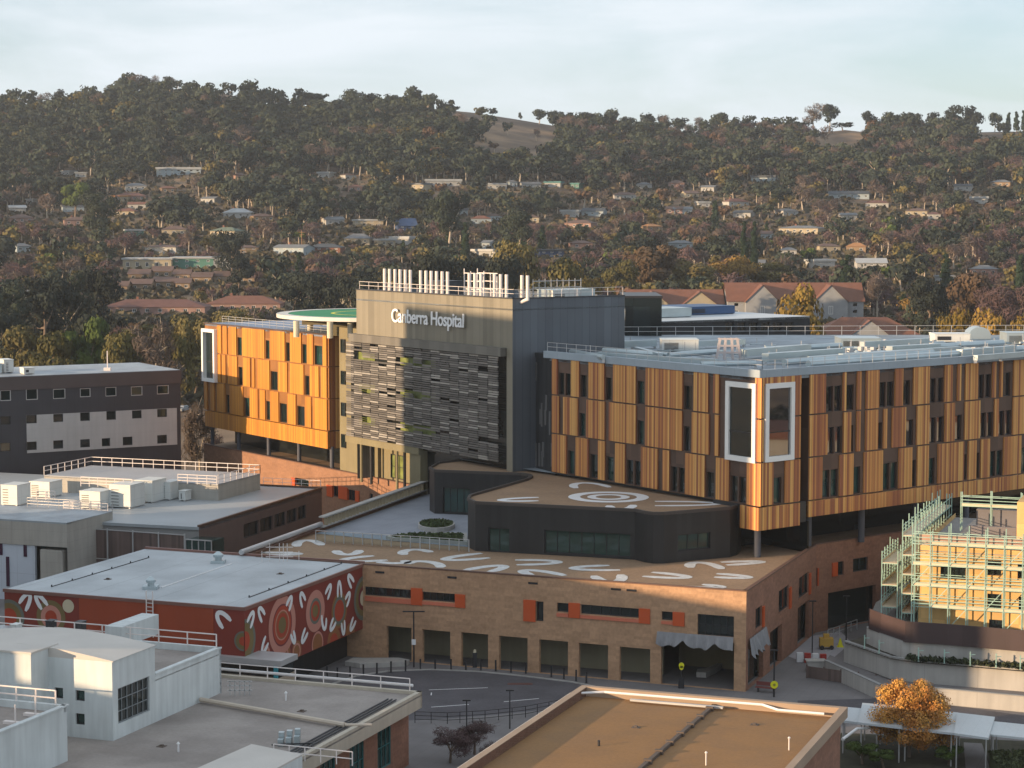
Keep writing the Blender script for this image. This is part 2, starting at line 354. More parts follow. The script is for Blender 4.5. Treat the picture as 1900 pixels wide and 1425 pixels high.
def sheet(name, pts, z, m, th=None):
    b = MB()
    if th: b.prism(pts, 0, z)
    else: b.poly([(p[0], p[1], z) for p in pts])
    return structure(b.build(name, m))
# street level sheets, each a little above the one below
sheet('forecourt_paving', [(-75, 130), (95, 130), (95, 300), (-75, 300)], .004, M['pave'])
road = [P(u, v, 0) for u, v in ((560,1300),(610,1272),(660,1255),(720,1246),(800,1243),(890,1247),(970,1255),(1060,1266),(1110,1276),(1110,1310),(1000,1318),(900,1328),(800,1335),(700,1340),(560,1345))]
sheet('street', road, .008, M['asphalt'])
b = MB(); rp = road[:9]
for a, c in zip(rp[:-1], rp[1:]):
    f = Fa(a, c); b.fbox(f, -.05, f.len+.05, 0, .13, 0, .22 if False else .18)
structure(b.build('kerb', M['conc']))
b = MB()
def stripe(m, u0, v0, u1, v1, w=.14, z=.014):
    a = P(u0, v0, z); c = P(u1, v1, z); d = (c-a).normalized(); n = Vector((-d.y, d.x, 0))*w/2; m.quad(a-n, c-n, c+n, a+n)
stripe(b, 796, 1280, 905, 1276); stripe(b, 800, 1312, 870, 1307); stripe(b, 935, 1302, 1000, 1296); stripe(b, 800, 1290, 800.5, 1285, .1)
structure(b.build('road_markings', M['white']))
# darker cross street on the right, between kerb and canopies
sheet('side_street', [P(u, v, 0) for u, v in ((1480,1300),(1640,1296),(1700,1300),(1960,1336),(1960,1362),(1700,1330),(1480,1312))], .009, M['asphalt'])
sheet('car_park', [(-140, 455), (60, 455), (60, 560), (-140, 560)], 4.3, M['asphalt']) if False else None

# ================================================================== HOSPITAL: podium
ZP = 9.6
FR = P(1385, 1098, ZP); FL0 = P(700, 1049.5, ZP)
podF = Fa(FL0, FR); sL = -14.0                      # front facade, extended left behind the mural building
FL = podF.pt(sL, ZP)
C1 = P(1515, 1011, ZP); C2 = P(1664, 988, ZP); tR = (C2-C1).normalized(); C3 = C2 + tR*45
W0 = P(455, 1030, ZP); W1 = P(797, 907, ZP)
BL = P(378, 824, ZP)
pod = empty('podium_building', (5, 230, 0), 'two storey tan brick podium with arcade and white horseshoe marks on its roof', 'building')
podR = Fa(FR, C1); podS = Fa(C1, C3); podL = Fa(BL, W1); podW = Fa(W1, W0)
Z = lambda u, v, sx=2.1111, ox=600, oy=1060: (ox + u/sx, oy + v/sx)
def zr(fa, x0, y0, x1, y1, sc_=2.1111, ox=600, oy=1060): return fa.rect(ox+x0/sc_, oy+y0/sc_, ox+x1/sc_, oy+y1/sc_)
arc = [zr(podF, *q) for q in ((248,218,345,352),(388,232,497,368),(540,243,645,380),(688,257,800,395),(845,271,958,410),(1000,285,1115,425),(1160,300,1280,440),(1322,300,1608,470))]
arc = [(a, b_, .02, e) for a, b_, c, e in arc]; 
arc[-1] = (arc[-1][0], arc[-1][1], .02, 4.6)
wf = [zr(podF, *q) for q in ((162,66,345,100),(388,84,517,118),(832,118,862,196),(915,124,960,160),(1008,138,1237,175),(1325,158,1368,192),(1465,172,1608,254))]
b = MB(); b.wall(podF, sL, podF.len, 0, ZP, arc + wf, .45)
rr = [zr(podR, *q, 2.614, 1400, 880) for q in ((5,645,35,745),(118,552,165,660),(215,488,262,590))]
ra = [podR.rect(1420, 1145, 1461, 1230), podR.rect(1428,1185,1462,1250)]
doorR = [podR.rect(1488, 1150, 1504, 1190)]
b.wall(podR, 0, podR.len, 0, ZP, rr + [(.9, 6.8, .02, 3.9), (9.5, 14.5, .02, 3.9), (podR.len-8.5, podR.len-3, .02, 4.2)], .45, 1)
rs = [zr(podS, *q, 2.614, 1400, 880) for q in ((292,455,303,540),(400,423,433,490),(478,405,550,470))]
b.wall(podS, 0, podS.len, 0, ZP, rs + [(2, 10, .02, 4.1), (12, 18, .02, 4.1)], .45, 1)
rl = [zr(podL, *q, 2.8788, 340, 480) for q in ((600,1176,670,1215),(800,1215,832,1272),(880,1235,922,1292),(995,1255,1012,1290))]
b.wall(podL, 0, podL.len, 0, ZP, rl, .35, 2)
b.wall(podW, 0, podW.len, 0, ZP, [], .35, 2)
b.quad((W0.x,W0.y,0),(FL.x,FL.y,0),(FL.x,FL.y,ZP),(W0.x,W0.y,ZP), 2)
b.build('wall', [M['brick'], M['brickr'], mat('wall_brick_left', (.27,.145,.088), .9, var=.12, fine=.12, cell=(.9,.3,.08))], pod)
back = [C3 + Vector((0, 60, 0)), Vector((-20, 340, ZP)), BL + Vector((10, 20, 0))]
ring = [FL, FR, C1, C2, C3] + back + [BL, W1, W0]
b = MB(); b.poly([(p.x, p.y, ZP-.35) for p in ring]); b.build('roof', M['gravel'], pod)
b = MB()
for f, s0, s1 in ((podF, sL, podF.len), (podR, 0, podR.len), (podS, 0, podS.len), (podW, 0, podW.len), (podL, 0, podL.len)):
    b.fbox(f, s0, s1+.1, ZP, ZP+.12, -.35, .06)
b.build('coping', mat('coping_brown', (.13,.07,.05), .6), pod)
# arcade interior: back wall, floor slab soffit
b = MB(); b.fbox(podF, -2, podF.len-9.5, .02, 4.9, -4.3, -4.0); b.fbox(podF, -2, podF.len-.6, 4.9, 5.1, -4.3, -.46, 1); b.fbox(podF, podF.len-9.4, podF.len-1, .02, 4.9, -9, -8.8, 1)
b.build('arcade_back_wall', [mat('olive_garage_wall', (.27,.25,.17), .85, var=.12, streak=.1), M['khaki']], pod)
b = MB()
for f, r_ in ((podR, (.5, 7.2)), (podR, (9, 15)), (podR, (podR.len-9, podR.len-2.5)), (podS, (1.5, 18.5))): b.fbox(f, r_[0], r_[1], .02, 4.4, -.9, -.7)
b.build('entry_glazing', M['glass'], pod)
for i, (r_, nx) in enumerate(zip(wf, (7,5,1,1,6,1,5))): window(pod, podF, r_, .3, nx, 1 if i < 6 else 2)
for f, rl_ in ((podR, rr), (podS, rs), (podL, rl)):
    for r_ in rl_: window(pod, f, r_, .25, 2 if r_[1]-r_[0] > 1.2 else 1, 1)
def opanel(f, q, sc_=2.1111, ox=600, oy=1060, m_='orange', d1=.14, nm='orange_panel'):
    a, b_, c, e = zr(f, *q, sc_, ox, oy); m = MB(); m.fbox(f, a, b_, c, e, -.2, d1); return m.build(nm, M[m_], pod)
for q in ((345,66,388,132),(517,90,556,142),(785,112,832,196),(962,124,1006,182),(1237,146,1280,204),(1370,160,1415,214)): opanel(podF, q)
for q in ((165,103,345,122),(388,121,517,134),(915,164,960,178),(1008,179,1237,192),(1325,195,1369,207)): opanel(podF, q, m_='pink', nm='salmon_sill')
for q in ((36,640,44,738),(166,548,175,650),(263,480,270,580)): opanel(podR, q, 2.614, 1400, 880)
opanel(podS, (304,455,308,540), 2.614, 1400, 880); opanel(podS, (375,428,400,494), 2.614, 1400, 880)
for q in ((582,1170,600,1212),(770,1210,800,1270),(832,1218,880,1284),(922,1240,942,1298)): opanel(podL, q, 2.8788, 340, 480)
for q in ((680,1190,740,1215),): pass
# scuppers below the parapet
for u in (705, 839, 1102-113, 1143, 1172):
    s_, _ = podF.hit(u, 1075)
    m = MB(); m.fbox(podF, s_-.5, s_+.5, ZP-.75, ZP-.55, -.05, .06); m.build('rain_spout', M['dframe'], pod)
# roof marks: white horseshoes
marks = MB(); PZ = ZP-.33
def mk(q, w=.95, z=PZ, m=marks, sc_=1.7273, ox=400, oy=830):
    pts = [P(ox+q[i]/sc_, oy+q[i+1]/sc_, z) for i in (0, 2, 4)]
    own = m is marks; m = MB() if own else m
    ushape(m, lambda x, y: Vector((x, y, z)), *[(p.x, p.y) for p in pts], w)
    if own: m.build('roof_mark', M['whitef2'], pod)
for q in ((350,2,390,17,430,1),(482,21,378,38,530,36),(590,18,612,0,682,9),(862,12,735,34,890,28),(600,50,672,42,715,63),(800,73,930,56,885,79),(980,36,1130,43,985,53),(1040,90,1030,72,1155,91),(1312,55,1188,66,1350,71),(1258,91,1325,113,1352,87),(1430,93,1585,97,1462,79),(1600,63,1632,45,1708,68),(1705,44,1845,42,1725,54),(1682,96,1800,97,1690,84),(1525,126,1690,133,1640,122)): mk(q, 1.15, PZ, marks, 1.9, 440, 1020)
for q in ((262,318,288,298,340,314),(130,337,265,341,140,346),(520,366,590,371,600,362)): mk(q, 1.15)
# ---- terrace: paved deck, planters, railings
b = MB(); dk = [P(u, v, PZ) for u, v in ((586,990),(800,915),(870,935),(880,1016),(720,1003))]
b.poly([(p.x, p.y, ZP-.31) for p in dk]); b.build('terrace_deck', M['deck'], pod)
def planter(pts, h, lab):
    m = MB(); n = len(pts); c = sum((Vector(p) for p in pts), Vector())/n
    inn = [c + (Vector(p)-c)*.9 for p in pts]
    for k in range(n):
        a, b_ = pts[k], pts[(k+1)%n]; ia, ib = inn[k], inn[(k+1)%n]
        m.quad((a.x,a.y,PZ),(b_.x,b_.y,PZ),(b_.x,b_.y,PZ+h),(a.x,a.y,PZ+h)); m.quad((a.x,a.y,PZ+h),(b_.x,b_.y,PZ+h),(ib.x,ib.y,PZ+h),(ia.x,ia.y,PZ+h)); m.quad((ia.x,ia.y,PZ+h),(ib.x,ib.y,PZ+h),(ib.x,ib.y,PZ+h-.25),(ia.x,ia.y,PZ+h-.25))
    e = empty('planter', (c.x, c.y, PZ), lab, 'planter'); m.build('planter_rim', M['conc'], e)
    g = MB(); rng = np.random.default_rng(int(c.x*10)%97+3)
    xs_ = [p.x for p in inn]; ys_ = [p.y for p in inn]
    def inside(x, y):
        r_ = False
        for k in range(n):
            x1, y1, x2, y2 = inn[k].x, inn[k].y, inn[k-1].x, inn[k-1].y
            if (y1 > y) != (y2 > y) and x < (x2-x1)*(y-y1)/(y2-y1)+x1: r_ = not r_
        return r_
    k = 0
    while k < 900:
        x = rng.uniform(min(xs_), max(xs_)); y = rng.uniform(min(ys_), max(ys_))
        if not inside(x, y): continue
        k += 1; z = PZ+h-.22+rng.uniform(0,.26); a = rng.normal(size=3); a /= np.linalg.norm(a); bb = np.cross(a, rng.normal(size=3)); bb /= np.linalg.norm(bb)
        p = Vector((x,y,z)); A = Vector(a)*.16; B = Vector(bb)*.16; g.quad(p-A-B, p+A-B, p+A+B, p-A+B)
    g.build('shrubs', mat('planter_leaves', (.06,.085,.03), .9, var=.4, scale=1.5), e)
planter([P(808 + 36*math.cos(t)*(1 if math.cos(t) > 0 else .9), 979 + 9*math.sin(t), PZ) for t in np.linspace(0, 2*math.pi, 18)[:-1]], .5, 'oval planter of low shrubs in the middle of the roof terrace')
planter([P(u, v, PZ) for u, v in ((716,1001),(742,996),(800,994),(866,995),(868,1012),(790,1007),(730,1004))], .4, 'long wedge planter behind the glass balustrade of the roof terrace')
r_ = MB(); a, c = P(586, 1000, ZP), P(870, 1018, ZP); f = Fa(a, c)
for i in range(17): s_ = f.len*i/16; r_.fbox(f, s_-.04, s_+.04, PZ, PZ+1.3, -.04, .04)
r_.fbox(f, 0, f.len, PZ+1.26, PZ+1.31, -.05, .05)
e = empty('balustrade', ((a.x+c.x)/2, (a.y+c.y)/2, PZ), 'glass balustrade with slim posts along the front of the roof terrace', 'balustrade'); r_.build('post', M['steel'], e)
g = MB(); g.fbox(f, .05, f.len-.05, PZ+.1, PZ+1.2, -.012, .012)
clear = bpy.data.materials.new('clear_glass'); clear.use_nodes = True
_b = clear.node_tree.nodes['Principled BSDF']; _b.inputs['Transmission Weight'].default_value = 1; _b.inputs['Roughness'].default_value = .0; _b.inputs['Base Color'].default_value = (.85,.95,.95,1); _b.inputs['IOR'].default_value = 1.05
g.build('pane', clear, e)
# slatted parapet screen along the west edge of the podium
e = empty('parapet_screen', (W0.x, W0.y, ZP), 'long row of pale upright slats along the terrace edge of the podium', 'screen')
m1 = MB(); m2 = MB(); f = podW; L_ = f.len
for i in range(34): s_ = .4 + (L_*.62)*i/33; m1 = MB(); m1.fbox(f, s_-.07, s_+.07, ZP+.1, ZP+1.25, -.5, -.1); m1.build('slat', mat('screen_tan', (.36,.30,.20), .7), e)
m2.fbox(f, 0, L_*.65, ZP+1.25, ZP+1.4, -.75, .05); m2.fbox(f, 0, L_*.65, ZP+.12, ZP+.25, -.6, 0)
m2.build('screen_rail', M['conc'], e)
m = MB(); a, c = f.pt(L_*.64, ZP+.45), f.pt(L_, ZP+.45)
m.bar(a, c + Vector((-.3,-1,0)), .28, 0, 10); m.thing('roof_pipe', M['steel'], 'thick pale pipe running along the west parapet of the podium', 'pipe')

# ================================================================== black pavilion on the podium
ZB = 14.5
pts_px = [(797,868),(815,858),(858,853),(1030,877),(1376,931),(1369,938),(1355,942),(1232,952),(1212,952),(1196,950),(1178,946),(882,932),(868,926),(872,919),(978,889),(986,884),(982,881),(968,879),(806,873)]
pav_pts = [P(u, v, ZB) for u, v in pts_px]
pav = empty('rooftop_pavilion', (pav_pts[7].x-8, pav_pts[7].y+6, ZP-.3), 'low black clad pavilion with tan roof and pale concentric rings on the podium', 'building')
n = len(pav_pts); b = MB()
front = Fa(P(882,932,ZB), P(1178,946,ZB)); rightf = Fa(P(1232,952,ZB), P(1355,942,ZB)); leftf = Fa(P(806,873,ZB), P(968,879,ZB))
fh = [front.rect(906,980,945,1024), front.rect(1010,987,1170,1030)]
rh = [rightf.rect(1258,990,1318,1020)]
lh = [leftf.rect(822,905,872,952)]
special = {10: (front, fh, True), 7-1: None}
for k in range(n):
    a, c = pav_pts[k], pav_pts[(k+1)%n]
    key = (pts_px[k], pts_px[(k+1)%n])
    if key == ((1178,946),(882,932)): b.wall(front, 0, front.len, PZ, ZB, fh, .3)
    elif key == ((1355,942),(1232,952)): b.wall(rightf, 0, rightf.len, PZ, ZB, rh, .3)
    elif key == ((968,879),(806,873)): b.wall(leftf, 0, leftf.len, PZ, ZB, lh, .3)
    else: b.quad((a.x,a.y,PZ),(c.x,c.y,PZ),(c.x,c.y,ZB),(a.x,a.y,ZB))
b.build('wall', M['black'], pav)
b = MB(); b.poly([(p.x, p.y, ZB-.15) for p in pav_pts]); b.build('roof', M['gravel'], pav)
b = MB()
for k in range(n):
    a, c = pav_pts[k], pav_pts[(k+1)%n]; f = Fa(a, c); b.fbox(f, -.05, f.len+.05, ZB-.2, ZB+.12, -.05 if k < 3 else -.1, .2 if k > 3 else .1)
b.build('parapet', mat('parapet_brown', (.06,.05,.045), .6), pav)
# pale gutter strip between pavilion roof and wing
b = MB(); q = [P(u, v, ZB) for u, v in ((845,849),(1030,873),(1376,928),(1376,932),(1030,881),(858,855))]
b.poly([(p.x, p.y, ZB+.14) for p in q]); b.build('gutter', M['roofgrey'], pav)
for r_, f, nx in ((fh[0], front, 2), (fh[1], front, 7), (rh[0], rightf, 3), (lh[0], leftf, 4)): window(pav, f, r_, .3, nx, 1, M['dframe'], M['gglass'])
m = MB(); zt = ZB-.13; cc = P(1129, 922, zt)
def ringp(m, c, r0, r1, z, n_=40):
    for k in range(n_):
        a, c2 = 2*math.pi*k/n_, 2*math.pi*(k+1)/n_
        m.quad((c[0]+r0*math.cos(a), c[1]+r0*math.sin(a), z),(c[0]+r1*math.cos(a), c[1]+r1*math.sin(a), z),(c[0]+r1*math.cos(c2), c[1]+r1*math.sin(c2), z),(c[0]+r0*math.cos(c2), c[1]+r0*math.sin(c2), z))
kk = (223/FP); ringp(m, cc, 54*kk*.99, 76*kk, zt); ringp(m, cc, 24*kk, 40*kk, zt)
for q in ((1155,131,1178,114,1262,128),(1035,160,915,169,1035,171),(1262,186,1300,198,1338,184),(1408,173,1610,180,1408,187)): mk(q, 1.0, zt, m)
m.build('roof_mark', M['white'], pav)

# ================================================================== orange battened wings
def clad_wing(root, fa, z_rows, rows, conv, matW, matB, s_end, band=None, frames=(), winz=.62, glass_alt=None, wood_d=.16, off=0, skipbase=False, rng=random.Random(3)):
    """rows: list (per storey) of 'W'/'B' break points in zoom px; B spans wide enough hold a window"""
    holes = []; wins = []
    for (zt_, zb_), seq in zip(z_rows, rows):
        wmb = MB()
        for k, (x0, x1, kind) in enumerate(seq):
            s0, s1 = conv(x0), conv(x1)
            if kind == 'W': wmb = MB(); wmb.fbox(fa, s0, s1, zb_+.09, zt_-.09, .002, wood_d); wmb.build('timber_panel', matW, root)
            elif kind in 'GVT':
                h = zt_-zb_; g0, g1 = s0+.18, s1-(.45 if kind == 'G' else .18); hz = (zb_+.12, zb_+h*winz)
                if kind == 'T' : mid = (g0+g1)/2; holes.append((g0, mid-.12, *hz)); holes.append((mid+.12, g1, *hz)); wins += [(g0, mid-.12, *hz), (mid+.12, g1, *hz)]
                elif g1-g0 > .3: holes.append((g0, g1, *hz)); wins.append((g0, g1, *hz))
    return holes, wins
def parse(s):
    """'W252-285 B-370' -> spans"""
    out = []; prev = None
    for tok in s.split():
        k = tok[0]; v = tok[1:]
        if '-' in v and not v.startswith('-'): a, b_ = v.split('-'); prev = float(a); v = b_
        b_ = float(v.lstrip('-')); out.append((prev, b_, k)); prev = b_
    return out
ZW = 28.3
# ---- right wing
A_ = P(1026, 664, ZW); B_ = P(1410, 700, ZW); rwL = Fa(A_, B_)
E_ = P(1878, 667, ZW); rwR = Fa(B_, E_)
rw = empty('hospital_wing', (B_.x+4, B_.y+15, ZP), 'three storey hospital wing in orange timber battens with two white framed corner windows', 'building')
zrow = [rwL.hit(1410, 776)[1], rwL.hit(1410, 855)[1], rwL.hit(1410, 938)[1], rwL.hit(1410, 981)[1]]
zrow = [23.95, 19.4, 14.75, 12.25]
H1 = [(ZW, zrow[0]), (zrow[0], zrow[1]), (zrow[1], zrow[2])]
cvL = lambda x: rwL.hit(950+x/3.3333, 770)[0]
rowsL = [parse('W252-285 T370 W420 G478 W575 G630 W770 G832 W1060 G1128 W1218 B1250 W1285 B1325 B1510 W1549'),
         parse('W252-295 B322 W412 G467 W578 B605 W772 G832 W1058 G1118 W1225 B1258 W1285 B1325 B1510 W1549'),
         parse('W252-342 G400 W478 V538 W580 G645 W705 T805 W908 B938 W980 T1078 W1200 G1270 W1350 T1458 W1549')]
hL, wL_ = clad_wing(rw, rwL, H1, rowsL, cvL, M['wood'], M['brownp'], 0)
bayL = rwL.rect(1352, 714, 1402, 850); bayL = (rwL.hit(1351,780)[0], rwL.hit(1403,780)[0], rwL.hit(1377,853)[1], rwL.hit(1377,712)[1])
b = MB(); b.wall(rwL, 0, rwL.len, zrow[2], ZW, [h for h in hL] + [bayL], .5)
cv3 = lambda x: rwR.hit(1300+x/3.1667, 800)[0]
s_c1 = cv3(582); s_m0 = cv3(634); s_E = cv3(1878) + 20
bayR = (rwR.hit(1419,780)[0], rwR.hit(1469,780)[0], rwR.hit(1444,852)[1], rwR.hit(1444,713)[1])
rowsR = [parse('W345-365 B545 W582'), parse('W345-365 B545 W582'), parse('W345-425 G495 W582')]
hR, wR_ = clad_wing(rw, rwR, H1, rowsR, cv3, M['wood'], M['brownp'], 0)
rowsM = [parse('W636-728 T830 W848 G912 W935 B965 W1040 T1135 W1180 G1242 W1335 T1425 W1470 G1500 W1520 B1547 W1620 T1705 W1725 B1750 W1765 G1828 W1892 G1950 W2000 T2080 W2160'),
         parse('W636-740 T835 W878 G912 W933 B965 W1037 V1070 W1090 B1120 W1200 G1265 W1337 T1430 W1487 G1547 W1635 T1720 W1743 T1828 W1900 G1950 W2100'),
         parse('W636-712 T815 W895 G958 W1068 T1163 W1240 V1272 W1337 G1393 W1545 V1570 W1618 V1645 W1697 T1778 W1880 G1940 W2060 G2100 W2200')]
hM, wM_ = clad_wing(rw, rwR, H1, rowsM, cv3, M['wood'], M['brownp'], 0, winz=.66)
b.wall(rwR, 0, s_c1, zrow[2], ZW, hR + [bayR], .5)
b.wall(rwR, s_m0, s_E, zrow[2], ZW, hM, .5)
# slot return walls
for s_ in (s_c1, s_m0):
    q = rwR.pt(s_, 0); q2 = rwR.pt(s_, 0, -2.5); b.quad((q.x,q.y,zrow[2]-2),(q2.x,q2.y,zrow[2]-2),(q2.x,q2.y,ZW),(q.x,q.y,ZW))
b.build('wall', M['brownp'], rw)
# lower bands
m = MB(); sb0 = rwL.hit(1375, 950)[0]
m.fbox(rwL, sb0, rwL.len+.14, zrow[3], zrow[2]-.08, -1, .16); m.fbox(rwR, -.14, s_c1, zrow[3]+.01, zrow[2]-.08, -1, .16)
zb2 = 13.0
m.fbox(rwR, s_m0, s_E, zb2, zrow[2]-.08, -1, .16)
m.fbox(rwR, 0, s_c1, ZW-.95, ZW+.0, .1, .19); m.build('timber_band', M['wood'], rw)
m = MB(); c_ = rwL.pt(sb0, 0); 
m.fbox(rwL, 0, rwL.len-.3, zrow[3]+.3, zrow[2], -7, -.9); m.fbox(rwR, .3, s_c1, zrow[3]+.2, zrow[2], -7, -.9); m.fbox(rwR, s_m0+.05, s_E, zb2+.15, zrow[2], -14, -.9)
m.build('soffit', M['dframe'], rw)
m = MB(); m.fbox(rwR, s_c1+.05, s_m0-.05, zb2-2.6, ZW-.2, -1.8, -1.6); m.build('slot_glazing', M['bglass'], rw)
for r_ in wL_: window(rw, rwL, r_, .3, 1, 1, None, M['gglass'] if (int(r_[0]*7) % 3 == 0) else M['glass'])
for r_ in wR_ + wM_: window(rw, rwR, r_, .3, 1, 1, None, M['gglass'] if r_[2] < zrow[2]+1 else M['bglass'])
def bay(root, fa, r_, pr=.55, w=.55, gl='glass'):
    a, b_, c, e = r_; m = MB()
    m.fbox(fa, a-w*.3, a+w*.7, c-w*.3, e+w*.3, -.3, pr); m.fbox(fa, b_-w*.7, b_+w*.3, c-w*.3, e+w*.3, -.3, pr); m.fbox(fa, a+w*.7, b_-w*.7, c-w*.3, c+w*.7, -.3, pr); m.fbox(fa, a+w*.7, b_-w*.7, e-w*.7, e+w*.3, -.3, pr)
    o = m.build('bay_window', M['whitef'], root); g = MB(); g.fbox(fa, a+.3, b_-.3, c+.3, e-.3, -.1, .08); g.build('pane', M[gl], o)
    m = MB(); zc_ = (c+e)/2; m.fbox(fa, a+w*.7, b_-w*.7, c+(e-c)*.36, c+(e-c)*.36+.12, .08, .14); m.build('transom', M['dframe'], o)
bay(rw, rwL, bayL, .3); bay(rw, rwR, bayR, .3, gl='bglass')
# undercroft: set back dark glazing and columns
b = MB(); b.fbox(rwR, s_m0-6, s_E, ZP-.3, zb2+.2, -7.2, -7.0); b.fbox(rwL, 12, rwL.len, ZP-.3, zrow[3]+.4, -7.2, -7.0); b.build('undercroft_glazing', mat('dark_glazing', (.012,.014,.014), .15, cell=(2.2, 5, .3)), rw)
for f, s_, d in ((rwR, .9, -1.0), (rwR, s_m0+1.0, -.8), (rwR, cv3(985), -.8), (rwR, cv3(1300), -.8), (rwR, cv3(1600), -.8)):
    m = MB(); p = f.pt(s_, 0, d); m.bar((p.x,p.y,ZP-.33), (p.x,p.y,zb2+.1 if s_ > 2 else zrow[3]+.3), .36, 0, 14); m.build('column', mat('column_slate', (.075,.08,.10), .6), rw)
# roof slab + parapet
e2 = rwR.pt(s_E, 0); bk = [P(2050, 622, ZW), P(1000, 622, ZW)]
poly = [A_, B_, e2, bk[0], bk[1], P(1000, 657, ZW)]
b = MB(); b.prism(poly, ZW-.4, ZW+.05); b.build('roof', mat('wing_roof', (.27,.32,.36), .6, var=.2, scale=.12, two=((.19,.22,.25), .25), grid=(1.2,400,.06,.85), fine=.06), rw)
b = MB(); b.fbox(rwL, -1.6, rwL.len+.2, ZW-.05, ZW+.75, -.35, .22); b.fbox(rwR, -.2, s_E, ZW-.05, ZW+.75, -.35, .22); b.build('parapet', mat('parapet_blue_grey', (.30,.36,.41), .5, var=.08, grid=(2.4,60,.05,.8)), rw)
m = MB(); railing(m, [rwL.pt(-1.5, ZW+.75, -.3), rwL.pt(rwL.len, ZW+.75, -.3), rwR.pt(s_E, ZW+.75, -.3)], 1.0, 1.9, .028, 2); m.build('roof_railing', M['steel'], rw)
m = MB(); railing(m, [P(1150,624,ZW+.05), P(2000, 620, ZW+.05)], 1.3, 2.6, .035, 2); m.build('rear_railing', M['steel'], rw)
# dark grey strip between tower and wing
stp = Fa(P(980, 657, ZW), P(1026, 664, ZW)); b = MB(); b.fbox(stp, -.5, stp.len+.0, ZP+3, ZW-.3, -2, -.3, 0)
b.fbox(stp, -.6, stp.len+.1, ZW-.3, ZW+.3, -2.1, -.2, 0)
rg = random.Random(8)
for k in range(14): s_ = rg.uniform(0, stp.len-1); z_ = ZP+5+rg.random()*11; b.fbox(stp, s_, s_+.45, z_, z_+rg.choice((1.8,2.8)), -.32, -.22, 1)
b.build('link_wall', [mat('link_dark', (.03,.032,.035), .5, stripe=(.6,.3)), mat('link_pale', (.13,.13,.13), .5)], rw)

# ---- left wing
LA = P(380, 600, ZW); LB = P(607.5, 622, ZW); lwF = Fa(LA, LB)
lw = empty('hospital_wing', (LA.x+8, LA.y, ZP), 'sunlit golden battened hospital wing with a tall white framed window at its left end', 'building')
zl = [23.85, 19.35, 14.8, 12.3]
cvW = lambda x: lwF.hit(340+x/2.8788, 720)[0]
HL = [(ZW, zl[0]), (zl[0], zl[1]), (zl[1], zl[2])]
rowsW = [parse('B115-188 W210 B218 W240 B250 W290 G322 W440 G470 W548 G578 W635 G668 W700 G752 W771'),
         parse('B115-188 W205 B215 W232 B245 W293 G325 W362 B375 W385 B400 W465 G512 W560 B575 W648 G682 W728 B742 W771'),
         parse('W115-132 B150 W170 B185 W225 G252 W322 G360 W402 B413 W440 V468 W512 G560 W605 G655 W685 B698 W771')]
hW, wW = clad_wing(lw, lwF, HL, rowsW, cvW, M['gold'], M['brownp_sun'], 0, winz=.64)
bayW = (lwF.hit(382,660)[0], lwF.hit(404,660)[0], lwF.hit(392,706)[1], lwF.hit(392,612)[1])
sd = Vector((-lwF.n.x, -lwF.n.y, 0)); LC = Vector(LB) + sd*9
lwS = Fa(LB, LC); LD = Vector(LA) + sd*26
b = MB(); b.wall(lwF, 0, lwF.len, zl[2], ZW, hW + [bayW], .5)
b.quad((LB.x,LB.y,zl[2]), (LC.x,LC.y,zl[2]), (LC.x,LC.y,ZW), (LB.x,LB.y,ZW)); b.quad((LA.x,LA.y,zl[2]), (LD.x,LD.y,zl[2]), (LD.x,LD.y,ZW), (LA.x,LA.y,ZW))
b.build('wall', M['brownp_sun'], lw)
m = MB()
for k, (zt_, zb_) in enumerate(HL): m.fbox(lwS, .1, lwS.len, zb_+.08, zt_-.08, .0, .15)
m.fbox(lwS, .16, lwS.len, zl[3]+.01, zl[2]-.08, -1, .15); m.build('side_cladding', M['wood'], lw)
m = MB(); m.fbox(lwF, 0, lwF.len+.12, zl[3], zl[2]-.08, -1, .16); m.build('timber_band', M['gold'], lw)
m = MB(); m.fbox(lwF, .2, lwF.len-.2, zl[3]+.2, zl[2], -9, -.95); m.build('soffit', M['dframe'], lw)
for r_ in wW: window(lw, lwF, r_, .3, 1, 1, None, M['gglass'] if int(r_[0]*5) % 2 else M['glass'])
bay(lw, lwF, bayW, .7, .5)
b = MB(); b.fbox(lwF, 0, lwF.len, ZP-.3, zl[3]+.3, -5.2, -5.0); b.build('undercroft_glazing', mat('dark_glazing', (.012,.014,.014), .15, cell=(2.2, 5, .3)), lw)
for x in (135, 275, 435, 597, 772):
    s_ = cvW(x); p = lwF.pt(s_, 0, -.6); m = MB(); m.bar((p.x,p.y,ZP-.33),(p.x,p.y,zl[3]+.3),.3,0,12); m.build('column', mat('column_slate', (.06,.065,.08), .6), lw)
LBK = Vector(LB) + sd*26
b = MB(); b.prism([LA, LB, LBK, LD], ZW-.3, ZW+.06); b.build('roof', mat('left_roof', (.22,.27,.36), .55, var=.1), lw)
m = MB(); m.fbox(lwF, -.1, lwF.len+.1, ZW-.02, ZW+.14, -.3, .2); m.build('coping', M['brownp'], lw)
m = MB(); railing(m, [lwF.pt(2, ZW+.06, -2), lwF.pt(lwF.len-1, ZW+.06, -2)], 1.1, 2.2, .03, 3); m.build('roof_railing', M['steel'], lw)

